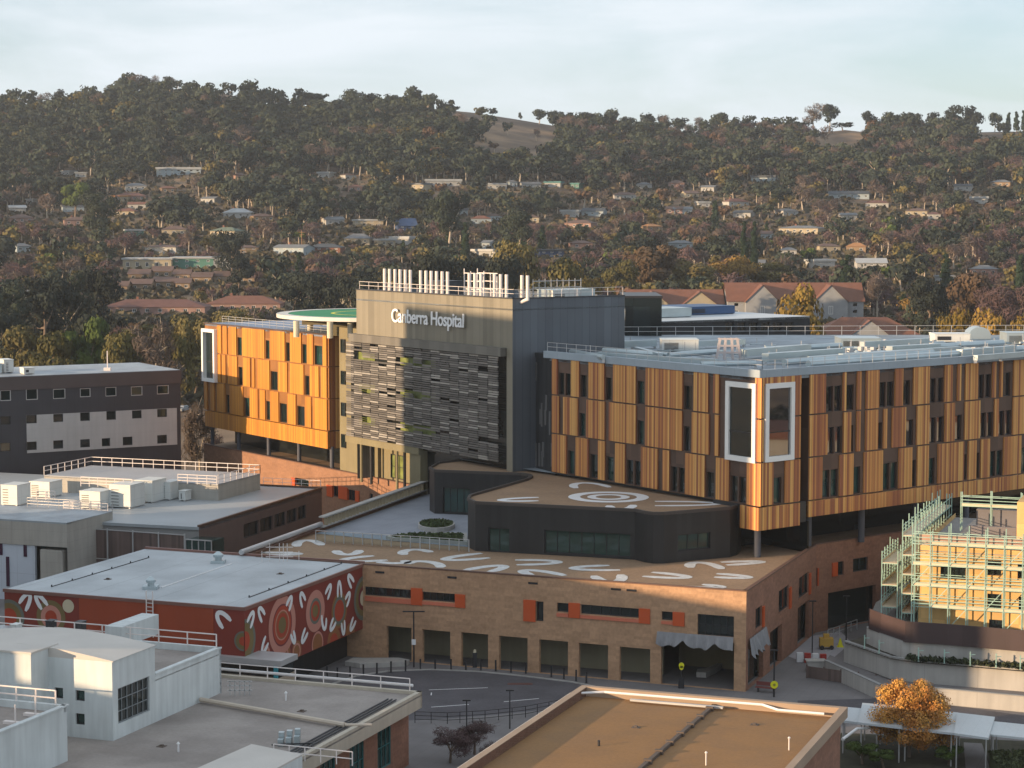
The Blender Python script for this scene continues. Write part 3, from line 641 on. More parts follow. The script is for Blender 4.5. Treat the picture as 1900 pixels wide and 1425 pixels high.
# ================================================================== central tower
ZT = 35.1
TB = P(951, 554.7, ZT); TA0 = P(661, 537.5, ZT)
tF = Fa(TA0, TB); td = Vector((-tF.n.x, -tF.n.y, 0))
TC = Vector(TB); 
while proj((TC.x, TC.y, ZT))[0] < 1157: TC = TC + td*.25
tS = Fa(TB, TC)
tw = empty('hospital_tower', ((TA0.x+TB.x)/2, (TA0.y+TB.y)/2+10, ZP), 'tall grey ribbed metal hospital tower with white sign and louvre screen below', 'building')
ztop2 = tF.hit(800, 640)[1]
b = MB(); b.wall(tF, 0, tF.len, 29.2, ZT, [], .3); 
b.wall(tF, tF.hit(940,700)[0], tF.len, ZP, 29.2, [], .3)
b.build('front_wall', M['towerm'], tw)
b = MB(); b.wall(tS, 0, tS.len, ZP, ZT, [], .3); TD = Vector(TA0) + td*tS.len; b.quad((TA0.x,TA0.y,ZP), (TD.x,TD.y,ZP), (TD.x,TD.y,ZT), (TA0.x,TA0.y,ZT)); b.quad((TC.x,TC.y,ZP),(TD.x,TD.y,ZP),(TD.x,TD.y,ZT),(TC.x,TC.y,ZT)); b.build('side_wall', M['towers'], tw)
b = MB(); b.prism([TA0, TB, TC, TD], ZT-1.4, ZT-1.2); b.build('roof', M['roofgrey'], tw)
m = MB(); m.fbox(tF, -.05, tF.len+.05, ZT-.02, ZT+.12, -.4, .08); m.fbox(tS, 0, tS.len, ZT-.02, ZT+.12, -.4, .08); m.build('coping', M['slate'], tw)
m = MB(); m.fbox(tF, -.9, tF.len-1.5, 28.15, 29.2, -.6, .75); m.build('canopy_band', mat('band_grey', (.15,.14,.12), .5, stripe=(1.2,.15)), tw)
# louvre screen
sl0 = tF.hit(647, 720)[0]; sl1 = tF.hit(929, 750)[0]; zt_l = 28.1; zb_l = 15.3
glz = MB(); glz.fbox(tF, sl0, sl1+1, zb_l-.3, zt_l, -.5, -.35, 0); 
rg = random.Random(5)
lv = [MB() for _ in range(1)][0]
ncol = 17; wcol = (sl1-sl0)/ncol; nrow = 46; hrow = (zt_l-zb_l)/nrow
for c in range(ncol):
    k = 0; 
    for r_i in range(nrow):
        z_ = zb_l + r_i*hrow; floorpos = (z_-zb_l) % 4.3
        open_ = 1.7 < floorpos < 2.9
        if open_ and rg.random() < (.55 if (c in (1,2,6,7,8,9)) else .12): continue
        if rg.random() < .025: continue
        mi = rg.choices((0,1,2,3), (.42,.28,.18,.12))[0]
        x0 = sl0 + c*wcol + .03; d_ = .25 + rg.choice((0,.05,.1))
        lv.fbox(tF, x0, x0+wcol-.06, z_+.02, z_+hrow*.8, d_, d_+.13, mi)
lv.build('louvre_screen', [mat('louvre_dark', (.12,.112,.105), .45, metal=.3), mat('louvre_mid', (.16,.15,.14), .45, metal=.3), mat('louvre_light', (.235,.22,.205), .45, metal=.3), mat('louvre_pale', (.38,.36,.33), .45, metal=.3)], tw)
glz.build('screen_glazing', mat('screen_glass', (.02,.022,.02), .15, cell=(1.3, 4.3, .3)), tw)
for c0, c1 in ((6,10),(1,3)):
    for fl in range(3):
        m = MB(); z_ = zb_l + fl*4.3 + 1.75; m.fbox(tF, sl0+c0*wcol, sl0+c1*wcol, z_, z_+1.1, -.33, -.28)
        o = m.build('glow_painted_window', M['yglow'], tw)
# khaki link between left wing and the screen, and base below the screen
kl = Fa(tF.pt(-4.2, 0, -2.5), tF.pt(.2, 0, -2.5)); b = MB(); b.fbox(kl, -5, kl.len+1, ZP-.3, 29.6, -3, 0)
b.build('link_wall', M['khaki'], tw)
for fl in range(4):
    z_ = zl[3] + .6 + fl*4.4; s_ = kl.hit(640, 700)[0]; window(tw, kl, (s_-.9, s_+.3, z_, z_+1.9), -.12, 1, 1, None, M['glass'])
b = MB(); sk1 = tF.hit(781, 860)[0]
b.fbox(tF, sl0, sk1, ZP-.3, zb_l, -3.4, -3.0); b.fbox(tF, sk1-2.6, sk1, ZP-.3, zb_l, -3, .1); b.fbox(tF, sl0-.4, sk1, zb_l-.9, zb_l-.02, -3, .35); b.build('base_wall', M['khaki'], tw)
for u in (672, 690, 738, 752):
    s_ = tF.hit(u, 860)[0]; p = tF.pt(s_, 0, .1); m = MB(); m.bar((p.x,p.y,ZP-.3),(p.x,p.y,zb_l-.9),.2,0,10); m.build('column', M['khaki'] if u in (672,738) else M['dframe'], tw)
window(tw, tF, (tF.hit(692,860)[0], tF.hit(716,860)[0], ZP+.4, ZP+3.6), 2.8, 3, 2, None, M['yglow'])
b = MB(); b.fbox(tF, sk1, tF.len, ZP-.3, zb_l+1, -1.2, -1.0); b.build('base_glazing', mat('dark_glazing', (.012,.014,.014), .15, cell=(2.2, 5, .3)), tw)
b = MB(); b.fbox(tF, sl1, tF.hit(942,700)[0], ZP, 28.1, -1.5, -.9); b.build('recess_wall', M['dframe'], tw)
# sign
tx = bpy.data.curves.new('sign_lettering', 'FONT'); tx.body = 'Canberra Hospital'; tx.extrude = .05; tx.size = 1; tx.space_character = .97; tx.offset = .012
to = bpy.data.objects.new('sign_lettering', tx); sc.collection.objects.link(to); tx.materials.append(mat('sign_white', (.85,.85,.85), .5, var=0))
bpy.context.view_layer.update(); wd, ht = to.dimensions.x, to.dimensions.y
s0, z0 = tF.hit(730, 596.5); s1, _ = tF.hit(864, 606); 
hh = 1.78/.73
to.parent = tw; q = tF.pt(s0, z0, .32); to.location = q - Vector(tuple(tw['_w'])); to.rotation_euler = (R(90), 0, tF.ang); to.scale = ((s1-s0)/wd, hh, 1)
bpy.context.view_layer.update(); sm = bpy.data.meshes.new_from_object(to); sm.name = 'sign_lettering'; so = bpy.data.objects.new('sign_lettering', sm); sc.collection.objects.link(so); so.parent = tw; so.location = to.location; so.rotation_euler = to.rotation_euler; so.scale = to.scale; bpy.data.objects.remove(to); so.name = 'sign_lettering'
# stacks on the tower roof
stk = [258,303,350,394,440,484, 574,621,667,714,763,810, 1000,1050,1103, 1222,1275,1327, 1462,1512]
for i, x in enumerate(stk):
    u = 640 + x/4.75; s_ = tF.hit(u, 540)[0]; p = tF.pt(s_, 0, -1.6)
    d_ = (p.y); ztop = PY(u, 480 + np.interp(x, [258, 1512], [88, 148])/4.75, p.y).z
    m = MB(); m.bar((p.x,p.y,ZT-.2),(p.x,p.y,ztop),.21,0,10); q0 = tF.pt(s_, ZT-.05, -1.6); q1 = tF.pt(s_-.9, ZT-.45, -1.2); m.bar(q0, q1, .21, 0, 10)
    o = m.build('exhaust_stack', M['rail'], tw)
m = MB(); railing(m, [tF.pt(-.1+.3, ZT+.1, -.4), tF.pt(tF.len-.3, ZT+.1, -.4), tS.pt(tS.len, ZT+.1, -.4)], 1.0, 2.4, .03, 2); m.build('roof_railing', M['rail'], tw)
def punit(fa, s0, s1, z0, z1, d0, d1, lab, m_='unit', name='plant_unit', grp=None):
    e = empty(name, fa.pt((s0+s1)/2, z0, (d0+d1)/2), lab, 'rooftop unit', grp)
    m = MB(); m.fbox(fa, s0, s1, z0+.15, z1, d0, d1); m.fbox(fa, s0-.05, s1+.05, z1, z1+.08, d0-.05, d1+.05); m.build('casing', M[m_], e)
    g = MB(); n_ = max(2, int((s1-s0)/.5))
    for k in range(6): z_ = z0+.35+(z1-z0-.6)*k/6; g.fbox(fa, s0+.3, s0+(s1-s0)*.45, z_, z_+.07, d1, d1+.05)
    g.build('grille', M['dframe'], e)
    f = MB(); f.fbox(fa, s0+.1, s0+.3, z0, z0+.15, d0+.1, d1-.1); f.fbox(fa, s1-.3, s1-.1, z0, z0+.15, d0+.1, d1-.1); f.build('skid', M['steel'], e)
    return e
ZTR = ZT-1.2
punit(tF, 8.5, 12.5, ZTR, ZT+1.3, -9, -6, 'dark plant box between the white stacks on the tower roof', 'slate')
punit(tS, 8, 12, ZTR, ZT+.7, -6, -3, 'pale grey plant box behind the right end of the tower stacks')
punit(tS, min(14, tS.len-9), tS.len-2, ZTR, ZT+.75, -6, -3.5, 'long low grey plant box at the rear of the tower roof', 'duct')
e = empty('roof_frame', tF.pt(tF.len*.62, ZTR, -5), 'white steel access frame standing among the stacks on the tower roof', 'frame')
m = MB()
for k in range(4):
    for d_ in (-6, -4):
        s_ = tF.len*.55+k*1.5; m.fbox(tF, s_-.05, s_+.05, ZTR, ZT+3.2-k*.3, d_-.05, d_+.05)
    m.fbox(tF, tF.len*.55, tF.len*.55+4.6, ZTR+.8+k, ZTR+.9+k, -4.03, -3.97)
    m.fbox(tF, tF.len*.55, tF.len*.55+4.6, ZTR+.8+k, ZTR+.9+k, -6.03, -5.97)
m.build('frame_tubes', M['rail'], e)
e = empty('roof_frame', tS.pt(9, ZTR, -4), 'grey steel screen frame near the front corner of the tower roof', 'frame')
m = MB()
for k in range(9): m.fbox(tS, 5+k*.9, 5.06+k*.9, ZTR, ZT+2.2, -3.03, -2.97); 
for k in range(4): m.fbox(tS, 5, 12.3, ZT-.5+k*.8, ZT-.42+k*.8, -3.06, -2.94)
m.build('frame_tubes', M['steel'], e)
# dark glass box to the right of the tower and low black block with blue roof plant
gA = P(1160, 553, 33.6); gB = P(1228, 553, 33.6); gb = empty('glass_stair_block', (gA.x, gA.y, 0), 'dark glass stair block joined to the right side of the tower', 'building')
f = Fa(gA, gB); b = MB(); b.prism([gA, gB, f.pt(f.len, 0, -14), f.pt(0, 0, -14)], 0, 33.6); b.build('wall', mat('black_glass', (.008,.014,.015), .15, cell=(2.4,3.6,.5), grid=(2.4,3.6,.08,.5)), gb)
b = MB(); b.fbox(f, -.1, f.len+.1, 33.6, 33.9, -14, .1); b.build('coping', M['dframe'], gb)
zk = 29.5; kA = P(1229, 597, zk); kB = P(1503, 587, zk); kbF = Fa(kA, kB)
kb = empty('black_clad_building', (kB.x-10, kB.y, 0), 'low black clad building with blue and white roof plant behind the wing', 'building')
kd = [kbF.rect(1346+i*22, 598, 1362+i*22, 615) for i in range(6)]
b = MB(); b.wall(kbF, 0, kbF.len, 0, zk, kd, .3); q1 = kbF.pt(kbF.len, 0, -30); q0 = kbF.pt(0, 0, -30)
b.quad((kB.x,kB.y,0),(q1.x,q1.y,0),(q1.x,q1.y,zk),(kB.x,kB.y,zk)); b.quad((kA.x,kA.y,0),(q0.x,q0.y,0),(q0.x,q0.y,zk),(kA.x,kA.y,zk)); b.build('wall', mat('navy_black', (.012,.016,.022), .45, stripe=(.7,.25)), kb)
for r_ in kd: window(kb, kbF, r_, .2, 2, 2, M['slate'], M['glass'])
b = MB(); b.prism([kbF.pt(0,0,0), kbF.pt(kbF.len,0,0), q1, q0], zk-.3, zk+.05); b.build('roof', M['roofwhite'], kb)
punit(kbF, 1, 12, zk, zk+1.4, -14, -8, 'pale green plant housing on the black clad building', 'duct')
punit(kbF, 13, 24, zk, zk+1.3, -20, -12, 'long blue sided roof box on the black clad building', 'blue')
punit(kbF, 6, 27, zk, zk+.6, -28, -22, 'flat white roof housing along the back of the black clad building', 'roofwhite')
# helipad
zh = 31.0; hc = P(727, 581, zh); hr = 213*hc.y/FP
hp = empty('helipad', (hc.x, hc.y, ZW), 'round green rooftop helipad with white rim on pale columns', 'helipad')
m = MB(); n_ = 64; m.poly([(hc.x+hr*.93*math.cos(t), hc.y+hr*.93*math.sin(t), zh+.02) for t in np.linspace(0, 2*math.pi, n_+1)[:-1]]); m.build('landing_deck', M['green'], hp)
m = MB(); ringp(m, hc, hr*.9, hr, zh+.05, 64)
for k in range(64):
    a, c2 = 2*math.pi*k/64, 2*math.pi*(k+1)/64
    m.quad(*[(hc.x+hr*math.cos(t), hc.y+hr*math.sin(t), z_) for t, z_ in ((a,zh-.45),(c2,zh-.45),(c2,zh+.05),(a,zh+.05))])
m.poly([(hc.x+hr*math.cos(t), hc.y+hr*math.sin(t), zh-.45) for t in np.linspace(0, 2*math.pi, n_+1)[:-1]][::-1])
m.build('rim', mat('helipad_rim', (.62,.60,.55), .6), hp)
m = MB(); ringp(m, hc, hr*.50, hr*.53, zh+.04, 64); m.build('landing_circle', M['yellow'], hp)
for u, dy in ((549.5, -13), (612, -15.5), (650, -14), (575, 3)):
    y_ = hc.y + dy; x_ = (u-950)/FP*y_; m = MB(); m.bar((x_,y_,ZW),(x_,y_,zh-.45),.42,0,12); m.build('column', mat('helipad_column', (.55,.50,.38), .7), hp)
m = MB()
for k in range(3):
    y_ = hc.y-9+k*5; m.box((560-950)/FP*y_, (700-950)/FP*y_, y_-.2, y_+.2, zh-1.2, zh-.5)
m.build('deck_beam', M['khaki'], hp)
# parapet storey between helipad and left wing roof
b = MB(); b.box(hc.x-8, hc.x+14, hc.y-10, hc.y+12, ZW, ZW+1.7); b.build('support_room', M['khaki'], hp)

# ---- roof plant on the right wing: ducts, boxes, spots placed by photo position
ZR = ZW + .05
def plant_px(u0, u1, vb, h, dep, lab, m_='unit', kind='box'):
    a = P(u0, vb, ZR); c = P(u1, vb, ZR); f = Fa(a, c)
    return punit(f, 0, f.len, ZR, ZR+h, -dep, 0, lab, m_)
plant_px(1014, 1062, 641, 1.4, 4, 'cream plant box nearest the tower on the right wing roof')
plant_px(1090, 1118, 649, 1.6, 3, 'pale grey box right of the cream box near the tower', 'duct')
plant_px(1228, 1296, 654, 1.5, 4, 'white plant box alone in the middle of the wing roof')
plant_px(1560, 1635, 648, 1.3, 5, 'pale green grey plant box behind the long ducts', 'duct')
plant_px(1735, 1800, 636, 1.1, 4, 'low pale box left of the curved vent on the wing roof')
plant_px(1868, 1930, 640, 1.5, 4, 'grey green box cut by the right edge of the photo', 'duct')
def ductrun(pts, r, lab, box=False):
    m = MB()
    for (u0, v0), (u1, v1) in zip(pts[:-1], pts[1:]):
        a = P(u0, v0, ZR+r+.3); c = P(u1, v1, ZR+r+.3); m.bar(a, c, r, 0, 0 if box else 12)
    a = P(*pts[0], ZR+r+.3); c = P(*pts[-1], ZR+r+.3); n_ = max(2, int((c-a).length/4)); sups = []
    for k in range(n_+1): p = a.lerp(c, k/n_); s_ = MB(); s_.box(p.x-.15, p.x+.15, p.y-.15, p.y+.15, ZR, ZR+.35); sups.append(s_)
    e = empty('air_duct', ((a.x+c.x)/2, (a.y+c.y)/2, ZR), lab, 'duct'); m.build('duct_run', M['duct'], e)
    for s_ in sups: s_.build('duct_support', M['steel'], e)
ductrun([(1500,676),(1700,662),(1900,647),(1990,640)], .42, 'thick round silver duct closest to the right parapet of the wing')
ductrun([(1455,672),(1640,658),(1730,653)], .38, 'middle silver duct on the wing roof, second from the parapet')
ductrun([(1420,664),(1560,654)], .5, 'short silver duct behind the middle duct on the wing roof', True)
ductrun([(1110,658),(1250,667),(1330,671)], .28, 'square silver duct along the left part of the wing roof', True)
ductrun([(1120,650),(1240,659),(1330,652)], .32, 'bent thin duct in front of the white plant box')
ductrun([(1300,676),(1402,674)], .3, 'short thin duct just behind the wing corner')
ductrun([(1650,650),(1740,645)], .5, 'square silver duct linking the green grey box to the low pale box', True)
ductrun([(1780,656),(1880,648)], .45, 'square silver duct near the right edge of the photo', True)
e = empty('roof_frame', P(1353, 668, ZR), 'pale steel access ladder frame standing on the wing roof', 'frame'); m = MB(); c = P(1353, 668, ZR)
for dx in (-1.4, -.5, .5, 1.4):
    for dy in (0, 1.5): m.bar((c.x+dx,c.y+dy,ZR),(c.x+dx*.7,c.y+dy,ZR+2.5),.07)
for z_ in (.8, 1.6, 2.4): m.bar((c.x-1.2,c.y,ZR+z_),(c.x+1.2,c.y,ZR+z_),.06); m.bar((c.x-1.2,c.y+1.5,ZR+z_),(c.x+1.2,c.y+1.5,ZR+z_),.06)
m.build('frame_tubes', mat('frame_pink', (.50,.44,.43), .5), e)
m = MB(); c = P(1818, 630, ZR); 
for k in range(10):
    t0, t1 = math.pi*k/10, math.pi*(k+1)/10
    m.quad(*[(c.x+1.5*math.cos(t), c.y+y_, ZR+.5+1.2*math.sin(t)) for t, y_ in ((t0,0),(t1,0),(t1,3),(t0,3))])
m.poly([(c.x+1.5*math.cos(t), c.y, ZR+.5+1.2*math.sin(t)) for t in np.linspace(0, math.pi, 11)]); m.box(c.x-1.5, c.x+1.5, c.y, c.y+3, ZR, ZR+.5)
m.thing('curved_vent', M['duct'], 'curved silver vent hood on the back of the wing roof', 'vent')
rg = random.Random(11)
e = empty('pipework', P(1200, 645, ZR), 'tangle of thin pipes and brackets across the left part of the wing roof', 'pipes'); m = MB(); m2 = MB()
for k in range(46):
    u = rg.uniform(1080, 1460); v = rg.uniform(636, 660); 
    if u > 1400: v = rg.uniform(655, 676)
    a = P(u, v, ZR+.3); l = rg.uniform(.8, 4); d = rwL.t if rg.random() < .5 else rwR.t
    m.bar(a, a + d*l, rg.choice((.05,.08,.14)), 0, 6)
    if k % 3 == 0: m2.bar(a+d*l*.5, a+d*l*.5+Vector((0,0,rg.uniform(.5,1.2))), .05)
m.build('pipe_runs', M['duct'], e); m2.build('bracket', M['steel'], e)
for i, (pts, r_, bx, lb) in enumerate((([(1500,666),(1640,655)], .3, False, 'thin round duct between the two long ducts near the corner'), ([(1560,662),(1780,648)], .35, True, 'flat topped duct second row behind the right parapet'), ([(1700,645),(1860,636)], .4, False, 'round duct in front of the curved vent hood'),
    ([(1380,655),(1500,645)], .42, True, 'broad square duct right of the access frame'), ([(1420,648),(1560,641)], .35, False, 'round duct behind the broad square duct'), ([(1180,648),(1225,660)], .3, True, 'short duct left of the white plant box'), ([(1240,640),(1380,634)], .35, True, 'low square duct behind the white plant box'),
    ([(1600,640),(1720,633)], .4, True, 'square duct behind the green grey plant box'), ([(1130,640),(1215,636)], .4, True, 'square duct behind the pale box near the tower'), ([(1060,652),(1120,663)], .3, False, 'thin duct crossing in front of the cream box'), ([(1810,664),(1990,650)], .3, True, 'narrow square duct beside the parapet at the right edge'))): ductrun(pts, r_, lb, bx)
e = empty('pipework', P(1650, 650, ZR), 'thin pipes and brackets spread across the right part of the wing roof', 'pipes'); m = MB(); m2 = MB()
for k in range(90):
    u = rg.uniform(1400, 1900); v = rg.uniform(634, 668 - (u-1400)*.035)
    a = P(u, v, ZR+.35); l = rg.uniform(.8, 5); d = rwL.t if rg.random() < .4 else rwR.t
    m.bar(a, a + d*l, rg.choice((.05,.08,.15,.2)), 0, 6)
    if k % 2 == 0: m2.bar(a+d*l*.5-Vector((0,0,.3)), a+d*l*.5+Vector((0,0,rg.uniform(.4,1.1))), .05); m2.obox(a+d*l, d*.3, Vector((0,0,.25)), d.cross(Vector((0,0,1)))*.25)
m.build('pipe_runs', M['duct'], e); m2.build('bracket', M['steel'], e)
# vent cowls in rows (small, countable)
for k in range(9):
    u = 1505+k*42; v = 676-k*3.2; c = P(u, v-8, ZR); m = MB(); m.bar((c.x,c.y,ZR),(c.x,c.y,ZR+.55),.16,0,8); m.cone((c.x,c.y,ZR+.55),(c.x,c.y,ZR+.8),.3,.08)
    m.thing('vent_cowl', M['duct'], 'small silver vent cowl standing behind the long parapet duct', 'vent', 'vent cowls behind the long duct')
# ================================================================== neighbouring buildings
G2 = Vector((.351, .936, 0)).normalized(); G1 = Vector((G2.y, -G2.x, 0))      # the campus grid: G2 runs away from the street, G1 to the right
def gfa(p, back=False): return Fa(p, Vector(p) + (G2 if back else G1))
def onfa(fa, p): return (Vector((p[0],p[1],0)) - fa.A).dot(fa.t)
# ---- building with the painted mural
ZM = 9.5; mC = P(453, 1131, ZM); mRt = P(676, 1048, ZM); mLt = P(8, 1096, ZM)
mR = Fa(mC, mRt); mF = Fa(mLt, mC); mBk = mLt + (mRt - mC)
mu = empty('mural_building', ((mC.x+mBk.x)/2, (mC.y+mBk.y)/2, 0), 'flat roofed building with dark red mural wall of rings and white horseshoes', 'building')
b = MB(); zs = 3.2
zs = mR.hit(674, 1166)[1]
b.wall(mR, 0, mR.len, zs, ZM, [], .2); b.wall(mF, 0, mF.len, zs, ZM, [], .2); b.build('mural_wall', M['mural'], mu)
b = MB(); pf = mF.hit(147, 1110)[0]; pg = mF.hit(396, 1120)[0]; b.fbox(mF, pf, pg, zs, ZM-.02, 0, .05); b.build('orange_panel', M['muralo'], mu)
b = MB(); b.prism([mLt, mC, mRt, mBk], ZM-.05, ZM+.12); b.build('roof', mat('mural_roof', (.42,.455,.475), .6, var=.13, scale=.15, two=((.36,.39,.41), .2), grid=(7.5, 400, .12, .78), fine=.03), mu)
b = MB(); b.fbox(mR, -.12, mR.len, ZM-.1, ZM+.2, -.1, .12); b.fbox(mF, -.1, mF.len+.11, ZM-.1, ZM+.2, -.1, .12)
bk2 = Fa(mBk, mRt); b.fbox(bk2, 0, bk2.len, ZM+.1, ZM+.35, -.15, .15); b.build('coping', mat('mural_coping', (.20,.10,.08), .5), mu)
b = MB(); b.prism([mLt+G2*1.2+G1, mC+G2*1.2-G1*1.8, mRt-G1*1.8, mBk+G1], 0, zs+.05); b.build('recessed_base', M['black'], mu)
b = MB(); b.poly([(p.x,p.y,zs) for p in (mLt, mC, mRt, mBk)][::-1]); b.build('soffit', M['dframe'], mu)
# painted shapes (flat paint on the wall)
def artdisc(m, fa, s, z, r0, r1, mi, d, n_=36, S=None):
    S = S or fa.len
    cl = lambda a, r_: fa.pt(min(max(s + r_*math.cos(a), .02), S-.02), min(max(z + r_*math.sin(a), zs+.05), ZM-.2), d)
    for k in range(n_): a, c = 2*math.pi*k/n_, 2*math.pi*(k+1)/n_; m.quad(cl(a,r0), cl(a,r1), cl(c,r1), cl(c,r0), mi)
art = MB(); lay = [0]
def AH(x, y): return mR.hit(380+x/5.9375, 1030+y/5.9375)
def disc(x, y, ry, bands, fa=mR, AHf=None):
    s, z = (AHf or AH)(x, y); sc_ = (ry/5.9375) * (fa.pt(s,0).y)/FP
    lay[0] += 1
    prev = 0
    for fr, mi in bands: artdisc(art, fa, s, z, prev*sc_, fr*sc_, mi, .02+.002*lay[0]); prev = fr
MI = dict(pink=0, olive=1, red=2, grey=3, cream=4, brown=5, dark=6, white=7)
disc(850, 1120, 260, [(.5,5),(.6,0),(.8,5),(1,6)]); disc(1240, 980, 160, [(.75,5),(.9,0),(1,6)]); disc(1420, 960, 170, [(.6,2),(.8,5),(1,5)]); disc(1010, 1060, 120, [(.6,5),(.8,0),(1,5)]); disc(660, 1120, 130, [(.7,5),(1,0)])
disc(1600, 860, 120, [(.8,5),(1,5)])
disc(440, 950, 250, [(.45,2),(.82,1),(1,3)]); disc(850, 770, 330, [(.28,1),(.42,2),(.47,5),(.52,0),(.66,2),(.72,6),(1,0)])
disc(1215, 615, 235, [(.30,1),(.48,2),(.62,3),(1,0)]); disc(1478, 610, 200, [(.60,2),(.78,3),(.88,1),(1,5)]); disc(1745, 470, 250, [(.36,4),(.55,6),(.8,1),(1,3)])
def AHf(x, y): return mF.hit(x/2.7143, 990+y/2.7143)
disc(48, 420, 200, [(.5,2),(.8,1),(1,3)], mF, AHf); disc(258, 420, 190, [(.4,2),(.7,0),(1,1)], mF, AHf); disc(345, 365, 75, [(1,4)], mF, AHf); disc(1226, 542, 114, [(.45,2),(.82,1),(1,3)], mF, AHf)
for q in ((240,800,165,630,295,735),(460,740,530,635,495,805),(625,740,590,590,658,655),(890,560,950,465,920,615),(1070,580,1050,428,1105,500),(1320,430,1382,335,1345,490),(1460,465,1475,295,1500,465),(1612,365,1575,230,1640,295),(1540,490,1592,425,1555,570),(1282,660,1310,812,1332,690),(1412,690,1380,822,1440,735),(1500,745,1525,865,1532,715),(1632,680,1600,822,1660,720),(665,890,625,1070,695,965),(970,830,985,960,940,870),(1103,800,1065,955,1130,850)):
    pts = [AH(q[i], q[i+1]) for i in (0,2,4)]
    if pts[0][0] < .3 or pts[2][0] < .3: continue
    ushape(art, lambda x, y: mR.pt(min(max(x,.02),mR.len-.02), min(max(y,zs+.05),ZM-.2), .06), *pts, .42, 7)
for q in ((130,390,150,305,98,352),(242,362,185,308,212,382),(1125,478,1100,400,1165,440)):
    pts = [AHf(q[i], q[i+1]) for i in (0,2,4)]
    ushape(art, lambda x, y: mF.pt(min(max(x,.02),mF.len-.02), min(max(y,zs+.05),ZM-.2), .06), *pts, .42, 7)
art.build('painted_mural', [M[k] for k in ('mpink','molive','mred','mgrey','mcream','mbrown','mdark','white')], mu)
def gbox(u0, u1, vb, z, h, dep, lab, m_='unit', name='plant_unit'):
    a = P(u0, vb, z); f = gfa(a); k = (f.hit(u1, vb)[0]); return punit(f, 0, k, z, z+h, -dep, 0, lab, m_, name=name)
def turbine(u, v, z, lab, r=.45, h=1.0):
    c = P(u, v, z); e = empty('roof_vent', c, lab, 'vent'); m = MB(); m.box(c.x-.7, c.x+.7, c.y-.7, c.y+.7, z, z+.3); m.bar((c.x,c.y,z+.3),(c.x,c.y,z+h*.6),r*.7,0,12); m.build('vent_base', M['duct'], e)
    m = MB(); m.cone((c.x,c.y,z+h*.6),(c.x,c.y,z+h*.85),r,r*1.1,0,14); m.cone((c.x,c.y,z+h*.85),(c.x,c.y,z+h*1.15),r*1.1,r*.3,0,14); m.build('vent_head', M['duct'], e)
turbine(280, 1092, ZM+.12, 'round spinning vent above the white ladder on the mural building roof')
turbine(405, 1044, ZM+.12, 'box based vent near the back edge of the mural building roof', .5)
# small mast frame on the back of the mural roof
c = P(515, 1042, ZM+.12); e = empty('roof_frame', c, 'thin white frame of poles at the back of the mural building roof', 'frame'); m = MB()
for dx in (-1.6, -.8, .2, .6, 1.0, 2.2): m.bar((c.x+dx,c.y,c.z),(c.x+dx,c.y,c.z+(1.9 if abs(dx) < 1.1 else 1.1)),.03)
for z_ in (.5, 1.0, 1.5): m.bar((c.x-1.2,c.y,c.z+z_),(c.x+1.6,c.y,c.z+z_),.03)
m.build('frame_tubes', M['rail'], e)
m = MB(); l0, z1_ = mF.hit(275, 1104); l1, _ = mF.hit(287, 1104); zlow = 6.3
for s_ in (l0, l1): m.bar(mF.pt(s_, zlow, .35), mF.pt(s_, ZM+1.1, .35), .045)
for k in range(10): m.bar(mF.pt(l0, zlow+.3+k*.36, .35), mF.pt(l1, zlow+.3+k*.36, .35), .03)
m.thing('access_ladder', M['rail'], 'white upright ladder against the orange panel of the mural building', 'ladder')
# low white lean roof in front of the mural's orange panel
zl2 = 6.2; q = [P(u, v, zl2) for u, v in ((140,1140),(392,1160),(352,1178),(0,1176),(0,1160))]
e = empty('low_annex', (q[0].x+5, q[0].y-3, 0), 'low annex with a pale sheet metal roof below the orange panel', 'building')
b = MB(); b.prism(q, 0, zl2-.15, top=False); b.build('wall', M['wall_white'], e); b = MB(); b.prism(q, zl2-.15, zl2); b.build('roof', M['roofwhite'], e)

# ---- grey roofed complex at mid left
zg = 8.5; gq0 = P(369, 979, zg); gq1 = P(597, 908, zg); gR = Fa(gq0, gq1); gql = P(153, 968, zg)
gc = empty('theatre_block', ((gq0.x+gql.x)/2, gq0.y+12, 0), 'long low block with grey sheet roof and dull brown side wall with window band', 'building')
hb = [gR.rect(452, 966, 480, 984), gR.rect(483, 962, 506, 979), gR.rect(509, 957, 530, 973), gR.rect(532,953,551,968), gR.rect(553, 950, 568, 963)]
zc = sum((h[2]+h[3])/2 for h in hb)/len(hb); hb = [(h[0], h[1], zc-.9, zc+.9) for h in hb] + [gR.rect(398, 1004, 416, 1022)]
b = MB(); b.wall(gR, 0, gR.len, 0, zg, hb, .3); b.build('wall', mat('brown_render', (.15,.10,.085), .8, var=.1, streak=.1), gc)
for h in hb: window(gc, gR, h, .25, 2, 1)
gb1 = gq1 - G1*55; gb0 = gql - G1*22
b = MB(); b.prism([gq0, gq1, gb1, gb0 , gql], zg-.3, zg+.06, mi=0); b.build('roof', mat('grey_sheet_roof', (.33,.36,.38), .55, var=.13, scale=.12, fine=.05, grid=(400,1.4,.05,.9)), gc)
b = MB(); b.fbox(gR, 0, gR.len, zg+.02, zg+.3, -.2, .1); b.fbox(gfa(gq1 - G1*10), 0, 10, zg+.02, zg+.3, -.1, .2); b.build('coping', M['brownp'], gc)
m = MB(); f = gfa(gq1 - G1*9); railing(m, [f.pt(0, zg+.1, -.5), f.pt(8.6, zg+.1, -.5)], 1.0, 1.5, .03, 2); m.build('roof_railing', M['rail'], gc)
b = MB(); f = Fa(P(153,968,zg), gq0); b.fbox(f, -20, f.len, 0, zg-.3, -.4, -.2); b.build('front_wall', M['concd'], gc)
